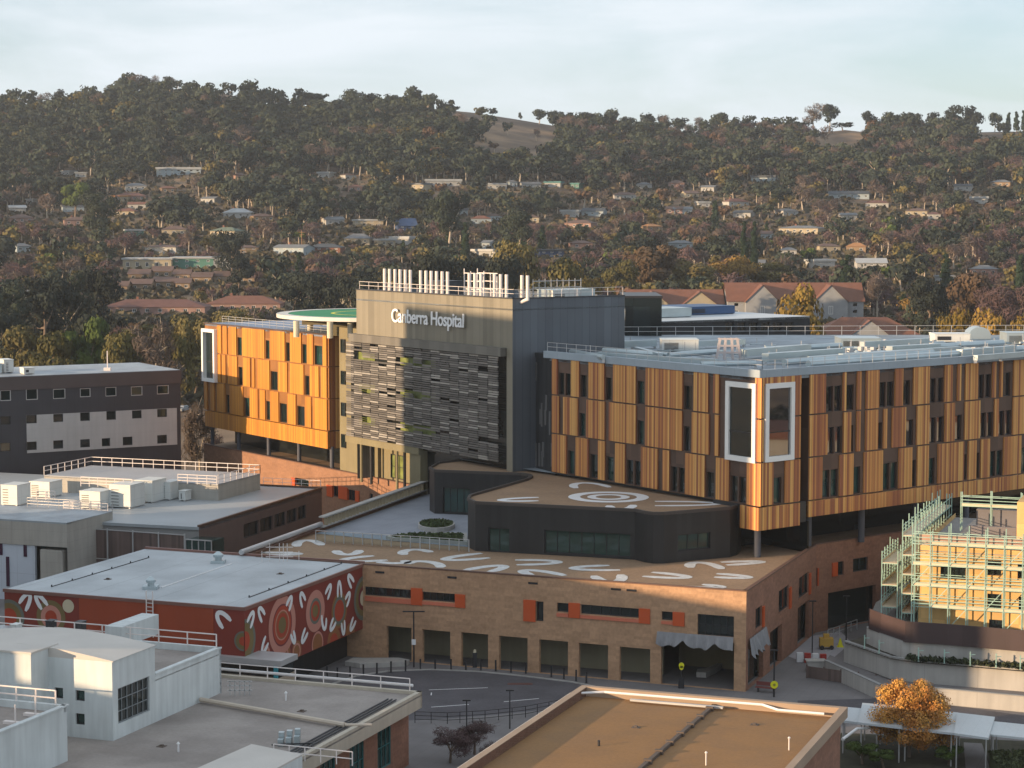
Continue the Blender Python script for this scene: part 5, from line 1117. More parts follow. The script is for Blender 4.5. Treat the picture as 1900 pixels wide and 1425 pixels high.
for i, u in enumerate((1604, 1631, 1704, 1752, 1800, 1848, 1893)):
    v = np.interp(u, [1566,1610,1650,1693,1780,1990], [1190,1205,1219,1226,1233,1250]); c = P(u, v, 3.33); m = MB(); m.bar(c, c+Vector((0,0,1.3)), .05); m.box(c.x-.09, c.x+.09, c.y-.09, c.y+.09, c.z, c.z+.03); m.bar(c+Vector((0,0,1.0)), c+Vector((.5,.1,1.0)), .03)
    m.thing('green_post', M['scaff'], 'slim green post on top of the middle concrete wall', 'post', 'green posts on the middle retaining wall')
# ================================================================== unseen blocks off the left edge, shaped to cast shade across the campus
S3 = Vector((SX, SY, 0)); Q3 = Vector((-SY, SX, 0)); Q3 = Q3 if Q3.y < 0 else -Q3     # Q3 points across the sun's rays, towards the camera
te = math.tan(R(SUN_EL))
def offblock(name, pts, h, lab, z0=0):
    c = sum((Vector((p.x, p.y, 0)) for p in pts), Vector())/len(pts); e = empty(name, (c.x, c.y, 0), lab, 'building')
    b = MB(); b.prism(pts, z0, h); b.build('wall', MATS['charcoal_cladding'] if h > 40 else M['wall_cream'], e)
    m = MB()
    for k in range(len(pts)):
        f = Fa(pts[k], pts[(k+1) % len(pts)]); 
        for zz_ in np.arange(4, h-2, 4.0): m.fbox(f, 1, f.len-1, zz_-1.6, zz_, -.05, .06)
    m.build('window_band', M['glass'], e); return e
E0 = tF.pt(tF.hit(752, 600)[0], 0); E0 = Vector((E0.x, E0.y, 0))
T1a = E0 + S3*128; T1 = [T1a, T1a + S3*28, T1a + S3*28 + Q3*64, T1a + Q3*64]
offblock('unseen_shade_block', T1, 33.4 + 128*te, 'tall unseen charcoal block off the left edge, shaped to shade the tower')
X1 = Vector((FR.x, FR.y, 0)) + S3*118; h2_ = 7.9 + 118*te
offblock('unseen_shade_block', [X1 - Q3*22, X1 + Q3*7, X1 + Q3*7 + S3*30, X1 - Q3*22 + S3*30], h2_, 'unseen cream block off the left edge, shaped to shade the podium')
offblock('unseen_shade_block', [X1 + Q3*7.1, X1 + Q3*12.0, X1 + Q3*12.0 + S3*30, X1 + Q3*7.1 + S3*30], 30.4, 'slim unseen block added off the left edge to shade the retaining walls')  # unseen block added to keep the sun off the retaining walls
f0 = Vector((v0.x, v0.y, 0)); h3_ = 25.0; X2 = f0 + S3*((h3_ - 9.6)/te); dq = (X2-X1).dot(Q3)
X2a = X2 - Q3*(dq-7.2); offblock('unseen_shade_block', [X2a, X2 + Q3*45, X2 + Q3*45 + S3*30, X2a + S3*30], h3_, 'nearer unseen cream block off the left edge, shaped to shade the foreground')

# ================================================================== houses
HOUSES = []      # screen boxes to keep clear of nearer trees
WALLC = dict(white=(.37,.37,.355), cream=(.36,.31,.22), brick=(.20,.09,.06), tan=(.27,.19,.12), blue=(.04,.07,.15), grey=(.27,.28,.29), teal=(.08,.20,.16), pale=(.30,.36,.39), pink=(.30,.19,.16))
ROOFC = dict(terracotta=(.17,.075,.048), brown=(.125,.08,.065), grey=(.15,.16,.17), white=(.34,.355,.36), slate=(.06,.07,.08), blue=(.06,.10,.19), rust=(.14,.065,.05), teal=(.08,.2,.2), orange=(.34,.17,.07), green=(.12,.15,.11))
hglass = mat('house_glass', (.03,.04,.045), .12)
hframe = M['whitef']
def house(u0, u1, vb, hp, rp, kind, wc, rc, lab, dep=None, group='houses on the wooded hillside', ngab=0, keep=.85, cat='house', storeys=1, z=None, name='house'):
    um = (u0+u1)/2; g = ground_at(um, vb) if z is None else P(um, vb, z)
    k = g.y/FP; W = (u1-u0)*k; H = max(hp*k, 2.6); RH = max(rp*k, .3); D = dep or min(max(W*.6, 7), 14)
    sw_ = rc in ('brown','terracotta','rust')
    e = empty(name, (g.x, g.y, g.z), lab, cat, group); y0 = g.y; x0 = g.x - W/2; f = Fa((x0, y0, 0), (x0+W, y0, 0))
    wm = mat('house_wall_'+wc, WALLC[wc], .8, var=.1); rm = mat('house_roof_'+rc, ROOFC[rc], .8 if rc != 'white' else .5, var=.15, scale=.4, fine=.08)
    nw = max(2, min(8, int(W/3.4))); holes = []; nst = storeys
    for s in range(nst):
        for i in range(nw): 
            c = W*(i+.5)/nw; zb_ = g.z + H*(s/nst) + H/nst*.35; holes.append((c-.65, c+.65, zb_, zb_ + H/nst*.42))
    b = MB(); b.wall(f, 0, W, g.z-2.5, g.z+H, holes, .2)
    for a, c in (((x0,y0),(x0,y0+D)), ((x0+W,y0),(x0+W,y0+D)), ((x0,y0+D),(x0+W,y0+D))): b.quad((*a, g.z-2.5),(*c, g.z-2.5),(*c, g.z+H),(*a, g.z+H))
    b.build('wall', wm, e)
    r_ = MB(); o_ = .5; X0, X1, Y0, Y1, ZE = x0-o_, x0+W+o_, y0-o_, y0+D+o_, g.z+H
    if kind == 'flat': r_.prism([Vector((X0,Y0)), Vector((X1,Y0)), Vector((X1,Y1)), Vector((X0,Y1))], ZE, ZE+RH)
    elif kind == 'gable':
        ym = (Y0+Y1)/2; r_.quad((X0,Y0,ZE),(X1,Y0,ZE),(X1,ym,ZE+RH),(X0,ym,ZE+RH)); r_.quad((X0,Y1,ZE),(X1,Y1,ZE),(X1,ym,ZE+RH),(X0,ym,ZE+RH))
        w2 = MB()
        for X in (x0, x0+W): w2.poly([(X,y0,ZE),(X,y0+D,ZE),(X,ym,ZE+RH-.15)])
        w2.build('gable_wall', wm, e)
    else:
        ym = (Y0+Y1)/2; h_ = min((X1-X0)*.35, (Y1-Y0)/2); 
        r_.quad((X0,Y0,ZE),(X1,Y0,ZE),(X1-h_,ym,ZE+RH),(X0+h_,ym,ZE+RH)); r_.quad((X0,Y1,ZE),(X1,Y1,ZE),(X1-h_,ym,ZE+RH),(X0+h_,ym,ZE+RH)); r_.poly([(X0,Y0,ZE),(X0,Y1,ZE),(X0+h_,ym,ZE+RH)]); r_.poly([(X1,Y0,ZE),(X1,Y1,ZE),(X1-h_,ym,ZE+RH)])
    r_.build('roof', rm, e)
    for i in range(ngab):
        c = x0 + W*(i+.5)/ngab; gw_ = min(W/ngab*.36, 5.5); gy = y0-2.6; gh = RH*.92
        w2 = MB(); w2.poly([(c-gw_,gy,g.z-2.5),(c+gw_,gy,g.z-2.5),(c+gw_,gy,ZE),(c,gy,ZE+gh-.1),(c-gw_,gy,ZE)]); 
        for sg in (-1,1): w2.quad((c+sg*gw_,gy,g.z-2.5),(c+sg*gw_,y0+1,g.z-2.5),(c+sg*gw_,y0+1,ZE),(c+sg*gw_,gy,ZE))
        w2.build('gable_wall', wm, e); w3 = MB(); gq = gw_+.4
        for sg in (-1,1): w3.quad((c+sg*gq,gy-.4,ZE-.2),(c,gy-.4,ZE+gh),(c,(Y0+Y1)/2,ZE+gh),(c+sg*gq,(Y0+Y1)/2,ZE-.2))
        w3.build('gable_roof', rm, e); fg = Fa((c-gw_,gy,0),(c+gw_,gy,0)); window(e, fg, (gw_-.7, gw_+.7, g.z+H*.4, g.z+H*.8), .02, 2, 1, hframe, hglass, .1)
    for h in holes[:10]:
        window(e, f, h, .12, 2, 1, hframe, hglass, .1)
    if kind != 'flat' and W > 12 and group:
        m = MB(); m.box(x0+W*.3-.4, x0+W*.3+.4, y0+D*.6, y0+D*.6+.8, ZE, ZE+RH+.8); m.build('chimney', mat('house_wall_brick', WALLC['brick'], .8, var=.1), e)
    if group == 'houses on the wooded hillside': hrot = ((um*7+vb*13) % 100)/100-.5; e.rotation_euler = (0, 0, hrot*1.1)
    HOUSES.append((u0 - 3, u1 + 3, vb - hp - rp - 2, vb - (hp+rp)*(1-keep), y0))
    return e
hl = [
 (291,372,326,10,4,'flat','pale','white','long two level pale house highest on the left slope'),(233,272,354,7,5,'hip','white','grey','blue grey roofed white house left of the slope centre'),(214,270,374,5,6,'hip','pink','rust','low rust roofed house just below the blue grey roofed one'),
 (117,156,394,9,3,'flat','pale','grey','two level pale house with blue grey roof at far left'),(18,48,396,9,5,'gable','white','white','small white gabled house near the left edge'),(48,62,380,8,2,'flat','white','white','tiny white box house above the left edge houses'),
 (238,267,440,9,3,'flat','teal','white','small box house with green end wall and white roof'),(265,330,472,12,4,'hip','white','brown','white two level house with brown roof above the school'),(414,466,405,8,8,'hip','white','white','bright white hipped house alone among dark trees'),
 (443,480,472,11,4,'hip','tan','brown','tan two level house right of the school'),(502,568,474,12,6,'gable','pale','grey','pale blue two level house with light roof'),(568,632,472,9,7,'hip','brick','slate','dark roofed red brick house beside the pale blue one'),
 (638,686,454,8,9,'hip','cream','grey','grey hipped house with white verandah posts'),(655,711,421,9,3,'flat','cream','white','long flat roofed cream house with brown porch'),(604,640,418,8,6,'gable','white','grey','small white gabled house left of the flat cream house'),
 (737,774,430,10,14,'gable','blue','blue','blue gabled house in the middle of the slope'),(722,760,456,10,5,'flat','white','white','white cube house with pale roof below the blue house'),(705,735,458,7,3,'flat','cream','white','low cream house left of the white cube house'),
 (120,170,420,6,6,'hip','pink','brown','pinkish house with brown roof under the far left pale house'),(210,250,402,6,6,'hip','cream','terracotta','cream house with terracotta roof left of centre slope'),(385,440,440,6,7,'hip','cream','green','long house with dull green roof above the brown roofs'),
 (300,345,438,6,7,'hip','cream','brown','brown roofed cream house above the white two level house'),(470,510,412,7,5,'hip','tan','brown','brown roofed house right of the bright white hipped house'),(20,62,415,6,6,'hip','pink','brown','brown roofed house at the left edge under the white gabled one'),
 (200,240,375,5,3,'flat','cream','orange','low house with orange tinted roof on the left slope'),(140,160,332,5,2,'flat','white','white','tiny white house highest at the far left'),(112,130,328,5,2,'flat','white','white','second tiny white house highest at the far left'),
 (370,400,378,6,4,'gable','white','grey','small half hidden white house right of the long pale house'),(588,612,332,4,3,'flat','white','white','tiny white roofed house high above the slope centre'),(640,662,334,4,3,'hip','white','brown','tiny brown roofed house right of centre high up'),
 (790,856,346,6,4,'flat','white','white','wide white roofed house in the upper middle'),(905,940,353,6,3,'flat','white','white','low white roofed house right of the wide white roofed one'),(968,1005,352,8,4,'gable','white','grey','white two level house high in the centre'),
 (1010,1040,350,6,3,'flat','white','teal','white house with teal roof high in the centre'),(1058,1075,350,6,2,'flat','teal','teal','tiny teal shed right of the teal roofed house'),(1040,1074,403,9,4,'flat','white','white','white house with large blank wall in the centre right'),
 (1078,1120,402,8,6,'gable','pale','slate','blue grey gabled house right of the blank white wall'),(1045,1098,424,5,6,'hip','pink','brown','brown roofed low house below the blank white wall'),(872,925,478,7,4,'flat','white','white','flat white roofed house above the tower stacks'),
 (1000,1048,478,10,3,'flat','blue','slate','navy house with dark flat roof behind the tower'),(893,910,462,7,5,'gable','pale','grey','tiny pale gable above the flat white roof'),(1200,1230,430,6,5,'hip','tan','orange','small orange roofed house at centre right'),
 (1240,1285,462,6,5,'hip','pale','grey','pale grey roofed house right of the orange roofed one'),(1240,1270,350,7,6,'hip','pink','brown','pinkish hillside house right of centre'),(1300,1325,356,8,4,'gable','white','grey','narrow white house right of the pinkish one'),
 (1296,1318,386,7,3,'flat','white','white','small white house with flat roof right of centre'),(1350,1392,384,8,6,'hip','white','rust','white house with rust red roof right of centre'),(1360,1393,406,8,5,'gable','white','slate','white gabled house with dark roof below the rust roofed one'),
 (1392,1440,338,5,4,'flat','pale','slate','long pale house with thin dark roof on the right slope'),(1538,1612,370,7,6,'gable','pale','slate','wide two level blue grey house on the right slope'),(1606,1648,388,6,5,'hip','white','rust','red roofed white house right of the wide blue grey one'),
 (1560,1590,410,6,4,'gable','white','grey','small pale gable in the middle of the right slope'),(1440,1520,434,5,5,'hip','cream','grey','very long low grey roofed house on the right'),(1570,1606,470,8,7,'hip','tan','orange','orange roofed tan house on the right'),
 (1508,1552,498,11,4,'flat','white','white','white walled building with pale flat roof on the right'),(1590,1645,502,10,9,'gable','white','white','white roofed gabled hall beside the dark pine'),(1392,1418,500,10,6,'gable','white','grey','white house partly behind golden trees at right'),
 (1738,1770,528,8,3,'flat','grey','grey','grey shed like building near the right edge'),(1770,1802,355,7,4,'gable','white','slate','white gabled house high near the right edge'),(1838,1874,348,5,5,'hip','tan','grey','grey roofed house high near the right edge'),
 (1800,1832,378,8,4,'flat','white','white','white two level house near the right edge'),(1722,1745,408,6,4,'hip','white','rust','small red roofed house near the right edge'),(1800,1850,512,8,7,'hip','pink','grey','pale grey roofed house low near the right edge'),
 (1520,1560,468,6,5,'hip','cream','brown','brown roofed house just left of the orange roofed tan house'),(1680,1720,402,6,5,'hip','cream','brown','brown roofed house between two dark pines at right'),(1060,1100,462,6,5,'hip','pink','brown','brown roofed house right of the navy one'),
 (830,868,402,6,4,'flat','pale','grey','low pale house among gums in the centre'),(960,1000,414,6,5,'hip','cream','brown','brown roofed house left of the blank white wall'),(1140,1180,372,6,5,'hip','white','brown','white house with brown roof above centre right'),
 (1450,1485,402,6,4,'hip','white','grey','grey roofed house left of the right slope centre'),(1180,1205,352,5,4,'hip','white','grey','tiny grey roofed house above centre right'),(760,790,352,5,3,'flat','cream','grey','tiny flat house left of the wide white roofed one'),
]
rgh = random.Random(21)
for k in range(20):
    u = rgh.uniform(0, 1900); v = rgh.choice((rgh.uniform(335, 372), rgh.uniform(385, 440), rgh.uniform(400, 480)))
    if v > 440 and 200 < u < 1000: continue
    if any(a - 12 < u < b_ + 12 and abs(v - c_) < 9 for a, b_, c_, *_r in hl): continue
    w_ = rgh.uniform(16, 34)*(.8 if v < 372 else 1.1); wc = rgh.choice(('white','pink','brick','tan','cream','pale')); rc = rgh.choice(('brown','brown','rust','grey','slate','grey','terracotta'))
    side = ('far left' if u < 350 else 'left' if u < 750 else 'middle' if u < 1150 else 'right' if u < 1550 else 'far right'); hgt = 'upper' if v < 372 else 'middle' if v < 425 else 'lower'
    house(u - w_/2, u + w_/2, v, rgh.uniform(4.5, 7), rgh.uniform(4, 6), rgh.choice(('hip','gable','hip')), wc, rc, f'small half hidden {wc} walled house with {rc} roof in the {side} {hgt} suburb', keep=.45)
for h in hl: house(*h[:9], keep=.42, storeys=2 if h[3] >= 9 else 1)
# school: cream wing, green glass hall and dark end
house(228,318,503,20,3,'flat','cream','white','long cream school wing with a row of green windows', dep=14, group=None, cat='building', name='school_building')
house(318,396,500,19,3,'flat','teal','white','green glazed school hall with flat pale roof', dep=14, group=None, cat='building', name='school_building', storeys=2)
house(396,436,500,21,2,'flat','grey','slate','dark grey end block of the school', dep=14, group=None, cat='building', name='school_building')
# townhouse rows, lower left
row = [(150,192,547,'grey'),(196,236,544,'brown'),(240,280,540,'brown'),(284,322,536,'brown'),(326,352,540,'brown'),(238,276,522,'brown'),(282,318,518,'brown'),(322,352,522,'brown'),(356,392,528,'brown'),(396,436,525,'brown'),(440,472,528,'brown')]
nm = ['first','second','third','fourth','fifth']
rowlab = ['grey roofed townhouse at the left end of the front row','brown roofed townhouse second in the front row','brown roofed townhouse in the middle of the front row','brown roofed townhouse fourth in the front row','brown roofed townhouse at the right end of the front row','brown roofed townhouse at the left end of the back row','brown roofed townhouse second in the back row','brown roofed townhouse third in the back row','brown roofed townhouse fourth in the back row','brown roofed townhouse fifth in the back row','brown roofed townhouse at the right end of the back row']
for (u0, u1, vb, rc), lb in zip(row, rowlab): house(u0, u1, vb, 11, 9, 'gable', 'tan' if rc == 'brown' else 'pink', rc, lb, dep=9, group='townhouses below the school', keep=.8)
for i, (u0, u1, vb) in enumerate(((40,82,563),(84,118,566))): house(u0, u1, vb, 6, 10, 'gable', 'pink', 'grey', ('left' if i == 0 else 'right') + ' one of two low grey blue roofs at lower left', dep=12, keep=.9)
house(190, 380, 585, 8, 13, 'hip', 'pink', 'rust', 'long low rust red roof left of the hospital wing', dep=14, group='long terracotta roofs behind the hospital', keep=.9)
house(382, 520, 578, 8, 14, 'hip', 'pink', 'terracotta', 'long terracotta roof directly above the left wing', dep=14, group='long terracotta roofs behind the hospital', ngab=0, keep=.9)
house(520, 665, 572, 8, 15, 'gable', 'cream', 'terracotta', 'long terracotta roof with small gables behind the helipad', dep=14, group='long terracotta roofs behind the hospital', ngab=2, keep=.9)
house(1165, 1342, 600, 34, 26, 'gable', 'cream', 'terracotta', 'terracotta roofed block with two cream gables behind the dark glass block', dep=14, group=None, ngab=2, keep=.95, cat='building', storeys=2, name='residential_block')
house(1350, 1602, 600, 38, 34, 'gable', 'grey', 'terracotta', 'long terracotta roofed residential block with pale grey gables', dep=15, group=None, ngab=2, keep=.95, cat='building', storeys=3, name='residential_block')
house(1518, 1705, 650, 28, 30, 'hip', 'grey', 'terracotta', 'terracotta roofed residence with pale gables behind the wing roof', dep=16, group=None, ngab=1, keep=.95, cat='building', storeys=2, name='residential_block')

# ================================================================== street furniture
def pz(u, v, z=.01): return P(u, v, z)
for i, (x, y) in enumerate(((15,415),(55,420),(105,416),(157,408),(210,402),(265,396),(322,391),(380,387),(438,387),(500,387),(558,388),(617,390),(675,391),(735,396),(793,400),(893,414),(942,422),(990,430),(1030,437))):
    c = pz(600+x/2.1111, 1060+y/2.1111); m = MB(); m.bar(c, c+Vector((0,0,1.05)), .085, 0, 8); m.bar(c+Vector((0,0,1.05)), c+Vector((0,0,1.1)), .1, 0, 8); m.bar(c, c+Vector((0,0,.03)), .14, 0, 8)
    m.thing('bollard', M['dframe'], 'dark steel bollard in the row along the arcade forecourt', 'bollard', 'bollards along the kerb of the arcade')
def pole(u, v, h, lab, name='street_lamp', head='T', r=.07):
    c = pz(u, v); e = empty(name, c, lab, 'street lamp'); m = MB(); m.cone(c, c+Vector((0,0,h)), r*1.3, r, 0, 10); m.build('post', M['dframe'], e); m = MB()
    t = c+Vector((0,0,h))
    if head == 'T': m.box(t.x-1.1, t.x+1.1, t.y-.09, t.y+.09, t.z-.02, t.z+.1)
    else: m.box(t.x-.35, t.x+.35, t.y-.12, t.y+.12, t.z-.02, t.z+.1)
    m.build('lamp_head', M['dframe'], e); return e, c
e, c = pole(768, 1238, 5.6, 'dark lamp post with flat crossbar head and a small white sign'); m = MB(); m.box(c.x-.2, c.x+.2, c.y-.12, c.y-.08, 2.3, 2.85); m.build('sign_plate', M['white'], e)
e, c = pole(1436, 1293, 4.4, 'dark post with a round yellow sign near the podium corner', 'sign_post', 'S')
m = MB(); m.bar((c.x,c.y-.12,.85+.35),(c.x,c.y-.2,.85+.35),.36,0,20); m.build('round_sign', M['yellow'], e); m = MB(); m.bar((c.x,c.y-.21,1.2),(c.x,c.y-.22,1.2),.13,0,12); m.build('sign_mark', mat('olive_mark', (.25,.25,.03), .6), e)
e, c = pole(1668, 1264, 4.6, 'tall dark lamp post in front of the middle concrete wall', head='S'); e.location.z += 0
pole(1507, 1212, 5.4, 'thin dark lamp post beside the russet brick wall', head='S', r=.05)
pole(1570, 1190, 4.8, 'lamp post near the entry doors by the hoarding', head='S', r=.06)
# totem with yellow sign under the corner
c = pz(1264, 1277); e = empty('sign_totem', c, 'black totem with a bright yellow rounded sign by the wide opening', 'sign'); m = MB(); m.bar(c, c+Vector((0,0,2.6)), .07, 0, 8); m.box(c.x-.28, c.x+.28, c.y-.1, c.y+.1, 0, 1.0); m.build('post', M['dframe'], e); m = MB(); m.bar((c.x,c.y-.05,2.25),(c.x,c.y-.12,2.25),.26,0,16); m.bar((c.x,c.y-.05,2.0),(c.x,c.y-.12,2.0),.2,0,16); m.build('round_sign', M['yellow'], e)
c = pz(881, 1238); e = empty('ticket_machine', c, 'black ticket machine with pale round top on the forecourt', 'machine'); m = MB(); m.box(c.x-.22, c.x+.22, c.y-.2, c.y+.2, .01, 1.5); m.build('body', M['dframe'], e); m = MB(); m.cone((c.x,c.y,1.5),(c.x,c.y,1.8),.17,.12,0,10); m.build('cap', M['mcream'], e)
c = pz(1270, 1276); 
def bench(u, v, lab, ang=0):
    c = pz(u, v); e = empty('bench', c, lab, 'bench'); f = Fa(c, c + Vector((math.cos(ang), math.sin(ang), 0))); m = MB(); m.fbox(f, -.1, 1.9, .42, .5, -.25, .25); m.build('seat', M['redp'] if False else mat('bench_maroon', (.16,.04,.035), .6), e); m = MB(); m.fbox(f, -.1, 1.9, .58, .95, -.3, -.24); m.build('backrest', mat('bench_maroon', (.16,.04,.035), .6), e)
    for s_ in (.1, 1.6): m = MB(); m.fbox(f, s_, s_+.1, 0.01, .42, -.22, .22); m.build('leg', M['dframe'], e)
bench(1404, 1283, 'maroon bench beside the post with the round yellow sign', G1.angle(Vector((1,0,0)))*-1)
m = MB(); cpts = [pz(u, v) for u, v in ((1292,1257),(1310,1258),(1328,1250),(1341,1240),(1338,1236),(1326,1243),(1309,1250),(1294,1251))]
m.prism(cpts, .02, .55); m.thing('curved_planter', M['conc'], 'curved pale planter inside the wide opening under the sheeting', 'planter')
m = MB(); cpts = [pz(u, v) for u, v in ((640,1236),(668,1240),(712,1239),(752,1237),(760,1233),(740,1229),(700,1229),(655,1229))]; m.prism(cpts, .02, .5); m.thing('curved_planter', M['conc'], 'low curved pale planter edge near the mural building', 'planter')
def curtain(fa, s0, s1, zt, drop, lab, seed, d=.25):
    m = MB(); n_ = 40; rg_ = random.Random(seed); cols = []
    for k in range(n_+1):
        t = k/n_; s_ = s0+(s1-s0)*t; dz = drop*(.55 + .45*abs(math.sin(t*math.pi*2.3+.6)))*(1+.12*math.sin(t*31)) ; col = []
        for j in range(7): w_ = j/6; col.append(fa.pt(s_, zt - dz*w_, d + .14*math.sin(t*46+seed)*(.3+w_) + .35*w_))
        cols.append(col)
    for k in range(n_):
        for j in range(6): m.quad(cols[k][j], cols[k+1][j], cols[k+1][j+1], cols[k][j+1])
    return m.thing('hanging_sheet', M['awning'], lab, 'sheeting', smooth=True)
s0_, zc0 = podF.hit(1221, 1188); s1_, _ = podF.hit(1362, 1196)
curtain(podF, s0_, s1_, 5.2, 1.35, 'sagging grey protective sheet hung over the wide corner opening', 2)
curtain(podR, .6, 6.9, 5.0, 1.9, 'draped grey sheet around the corner on the russet side', 5)
# barriers and site gear on the right
c = pz(1502, 1228); e = empty('barrier', c, 'red and white barrier blocks at the end of the low wall', 'barrier')
for k in range(4): x = c.x-1.3+k*.75; m = MB(); m.box(x, x+.62, c.y-.2-.25*k, c.y+.25-.25*k, .01, .95); m.build('barrier_block', M['redp'] if k % 2 else M['white'], e)
m = MB(); c2 = pz(1513, 1246); m.box(c2.x-.9, c2.x+.9, c2.y-.5, c2.y+.5, .01, 1.1); m.box(c2.x-1, c2.x+1, c2.y-.6, c2.y+.6, 1.1, 1.2); m.thing('utility_box', M['conc'], 'pale squat utility box below the red and white barrier', 'box')
c = pz(1533, 1204); e = empty('site_generator', c, 'yellow site generator on the pale paving by the brick wall', 'machine'); m = MB(); m.box(c.x-.7, c.x+.7, c.y-.4, c.y+.4, .3, 1.2); m.box(c.x-.3, c.x+.3, c.y-.2, c.y+.2, 1.2, 1.6); m.build('body', mat('site_yellow', (.55,.33,.06), .6), e); m = MB(); m.bar((c.x-.5,c.y-.5,.25),(c.x-.5,c.y+.5,.25),.22,0,12); m.bar((c.x+.5,c.y-.5,.25),(c.x+.5,c.y+.5,.25),.22,0,12); m.build('wheel', M['dframe'], e)
c = pz(1559, 1200); m = MB(); m.cone((c.x,c.y,.04),(c.x,c.y,.9),.3,.06,0,12); m.box(c.x-.35,c.x+.35,c.y-.35,c.y+.35,.01,.05); m.thing('traffic_cone', M['yellow'], 'yellow cone right of the yellow generator', 'cone')
m = MB(); a, d = pz(1470, 1238), pz(1570, 1205)
sheetq = [pz(u, v, .013) for u, v in ((1463,1218),(1506,1180),(1560,1172),(1580,1192),(1540,1226),(1490,1228))]
b = MB(); b.poly(sheetq); structure(b.build('entry_paving', mat('pale_paving', (.33,.32,.34), .85, var=.12, grid=(1.2,1.2,.05,.85))))
m = MB(); railing(m, [pz(1536,1188), pz(1568,1176), pz(1590,1168)], 1.1, 1.3, .04, 2); m.thing('guard_rail', M['steel'], 'low steel guard rail by the entry under the hoarding', 'railing')
m = MB(); a = pz(1497,1258); c_ = pz(1625,1276)
f = Fa(a, c_); m.fbox(f, 0, f.len, .05, 1.2, -.03, .03); 
for k in range(5): s_ = f.len*k/4; m.fbox(f, s_-.05, s_+.05, .01, 1.35, -.06, .06)
m.thing('mesh_fence', M['mesh_s'], 'low dark mesh fence in front of the lowest concrete wall', 'fence')
# white path canopies, bottom right
def canopy(us, vb, vf, z, lab):
    q = [P(us[0], vb[0], z), P(us[1], vb[1], z), P(us[1]+us[2], vf[1], z), P(us[0]+us[3], vf[0], z)]; e = empty('path_canopy', (q[0].x+2, q[0].y-1, 0), lab, 'canopy', 'white canopies over the footpath')
    m = MB(); m.prism(q, z-.18, z); m.build('canopy_roof', M['roofwhite'], e)
    c = sum((Vector(p) for p in q), Vector())/4
    for p in q: p2 = c + (p-c)*.86; m = MB(); m.bar((p2.x,p2.y,.01),(p2.x,p2.y,z-.18),.06,0,8); m.build('post', M['steel'], e)
canopy((1563,1640,-8,-4),(1311,1318),(1336,1345),2.9,'first white canopy roof, beside the tan roofed building')
canopy((1600,1680,-6,-8),(1304,1311),(1340,1349),3.15,'raised white canopy roof overlapping the first one')
canopy((1776,1846,-12,-6),(1322,1330),(1360,1369),3.1,'white canopy roof just right of the autumn tree')
canopy((1842,1960,-6,-8),(1338,1350),(1362,1374),2.9,'white canopy roof cut by the right edge of the photo')
canopy((1680,1778,-6,-8),(1312,1322),(1350,1360),2.95,'white canopy roof hidden behind the autumn tree')
m = MB(); m.bar(P(1563,1372,2.2), P(1590,1352,2.6), .12, 0, 8); m.bar(P(1590,1352,2.6), P(1620,1350,2.6), .12, 0, 8); m.thing('down_pipe', M['white'], 'bent white pipe at the corner of the tan roofed building', 'pipe')
# shady garden below, hedge
sheet('garden_bed', [P(u, v, 0) for u, v in ((1560,1360),(1960,1378),(1990,1470),(1540,1470))], .02, mat('garden_soil', (.035,.034,.02), .95, var=.4, scale=.8, fine=.2))
sheet('footpath', [P(u, v, 0) for u, v in ((1788,1378),(1822,1380),(1850,1470),(1795,1470))], .03, M['pave'])
def leafbox(name, x0, x1, y0, y1, z0, z1, n, s, m_, lab, cat):
    rng = np.random.default_rng(int(abs(x0*7))); m = MB(); m.box(x0+.15,x1-.15,y0+.15,y1-.15,z0,z1-.15)
    for k in range(n):
        p = Vector((rng.uniform(x0,x1), rng.uniform(y0,y1), z1+rng.uniform(-.12,.08))) if k % 2 else Vector((rng.uniform(x0,x1), y0+rng.uniform(-.1,.1), rng.uniform(z0,z1)))
        A = Vector(rng.normal(size=3)*s); B = Vector(rng.normal(size=3)*s); m.quad(p-A-B, p+A-B, p+A+B, p-A+B)
    return m.thing(name, m_, lab, cat)
hq = P(1832, 1392, 1.6); leafbox('hedge', hq.x, hq.x+9, hq.y-8, hq.y, 0, 1.6, 5200, .08, mat('hedge_leaf', (.045,.055,.018), .9, var=.4, scale=.8), 'clipped dark green hedge in the bottom right corner', 'hedge')
# fence and paving below the road loop
m = MB(); pts = [pz(u, v) for u, v in ((770,1341),(830,1343),(900,1339),(975,1331),(1040,1318))]; railing(m, pts, 1.0, 1.2, .03, 3); m.thing('street_fence', M['dframe'], 'low dark railing curving along the near side of the road loop', 'fence')
for u, v, lab in ((866,1372,'dark thin lamp post in the gap left of the tan roofed building, left one'), (946,1352,'dark thin lamp post in the gap left of the tan roofed building, right one')): pole(u, v, 3.4, lab, head='S', r=.05)
m = MB(); c = pz(965, 1269); m.box(c.x-1.2, c.x+1.2, c.y-.35, c.y+.35, .009, .02); m.thing('drain_grate', mat('grate', (.12,.05,.04), .6), 'long rusty drain grate set into the road surface', 'grate')
# ---- air: a closed box of thin even haze round the whole scene
b = MB(); b.box(-1520, 1520, -420, 2220, -1.2, 152)
hz_ = b.build('haze', None); hz_.data.materials.clear(); hm = bpy.data.materials.new('haze_air'); hm.use_nodes = True; hn = hm.node_tree; hn.nodes.clear()
ho = hn.nodes.new('ShaderNodeOutputMaterial'); pv = hn.nodes.new('ShaderNodeVolumePrincipled'); pv.inputs['Density'].default_value = .000085; pv.inputs['Color'].default_value = (.80,.87,.96,1); pv.inputs['Anisotropy'].default_value = .2
hn.links.new(pv.outputs[0], ho.inputs['Volume']); hz_.data.materials.append(hm); hz_['kind'] = 'stuff'; hz_['label'] = 'thin pale haze filling the air over the valley'; hz_['category'] = 'haze'

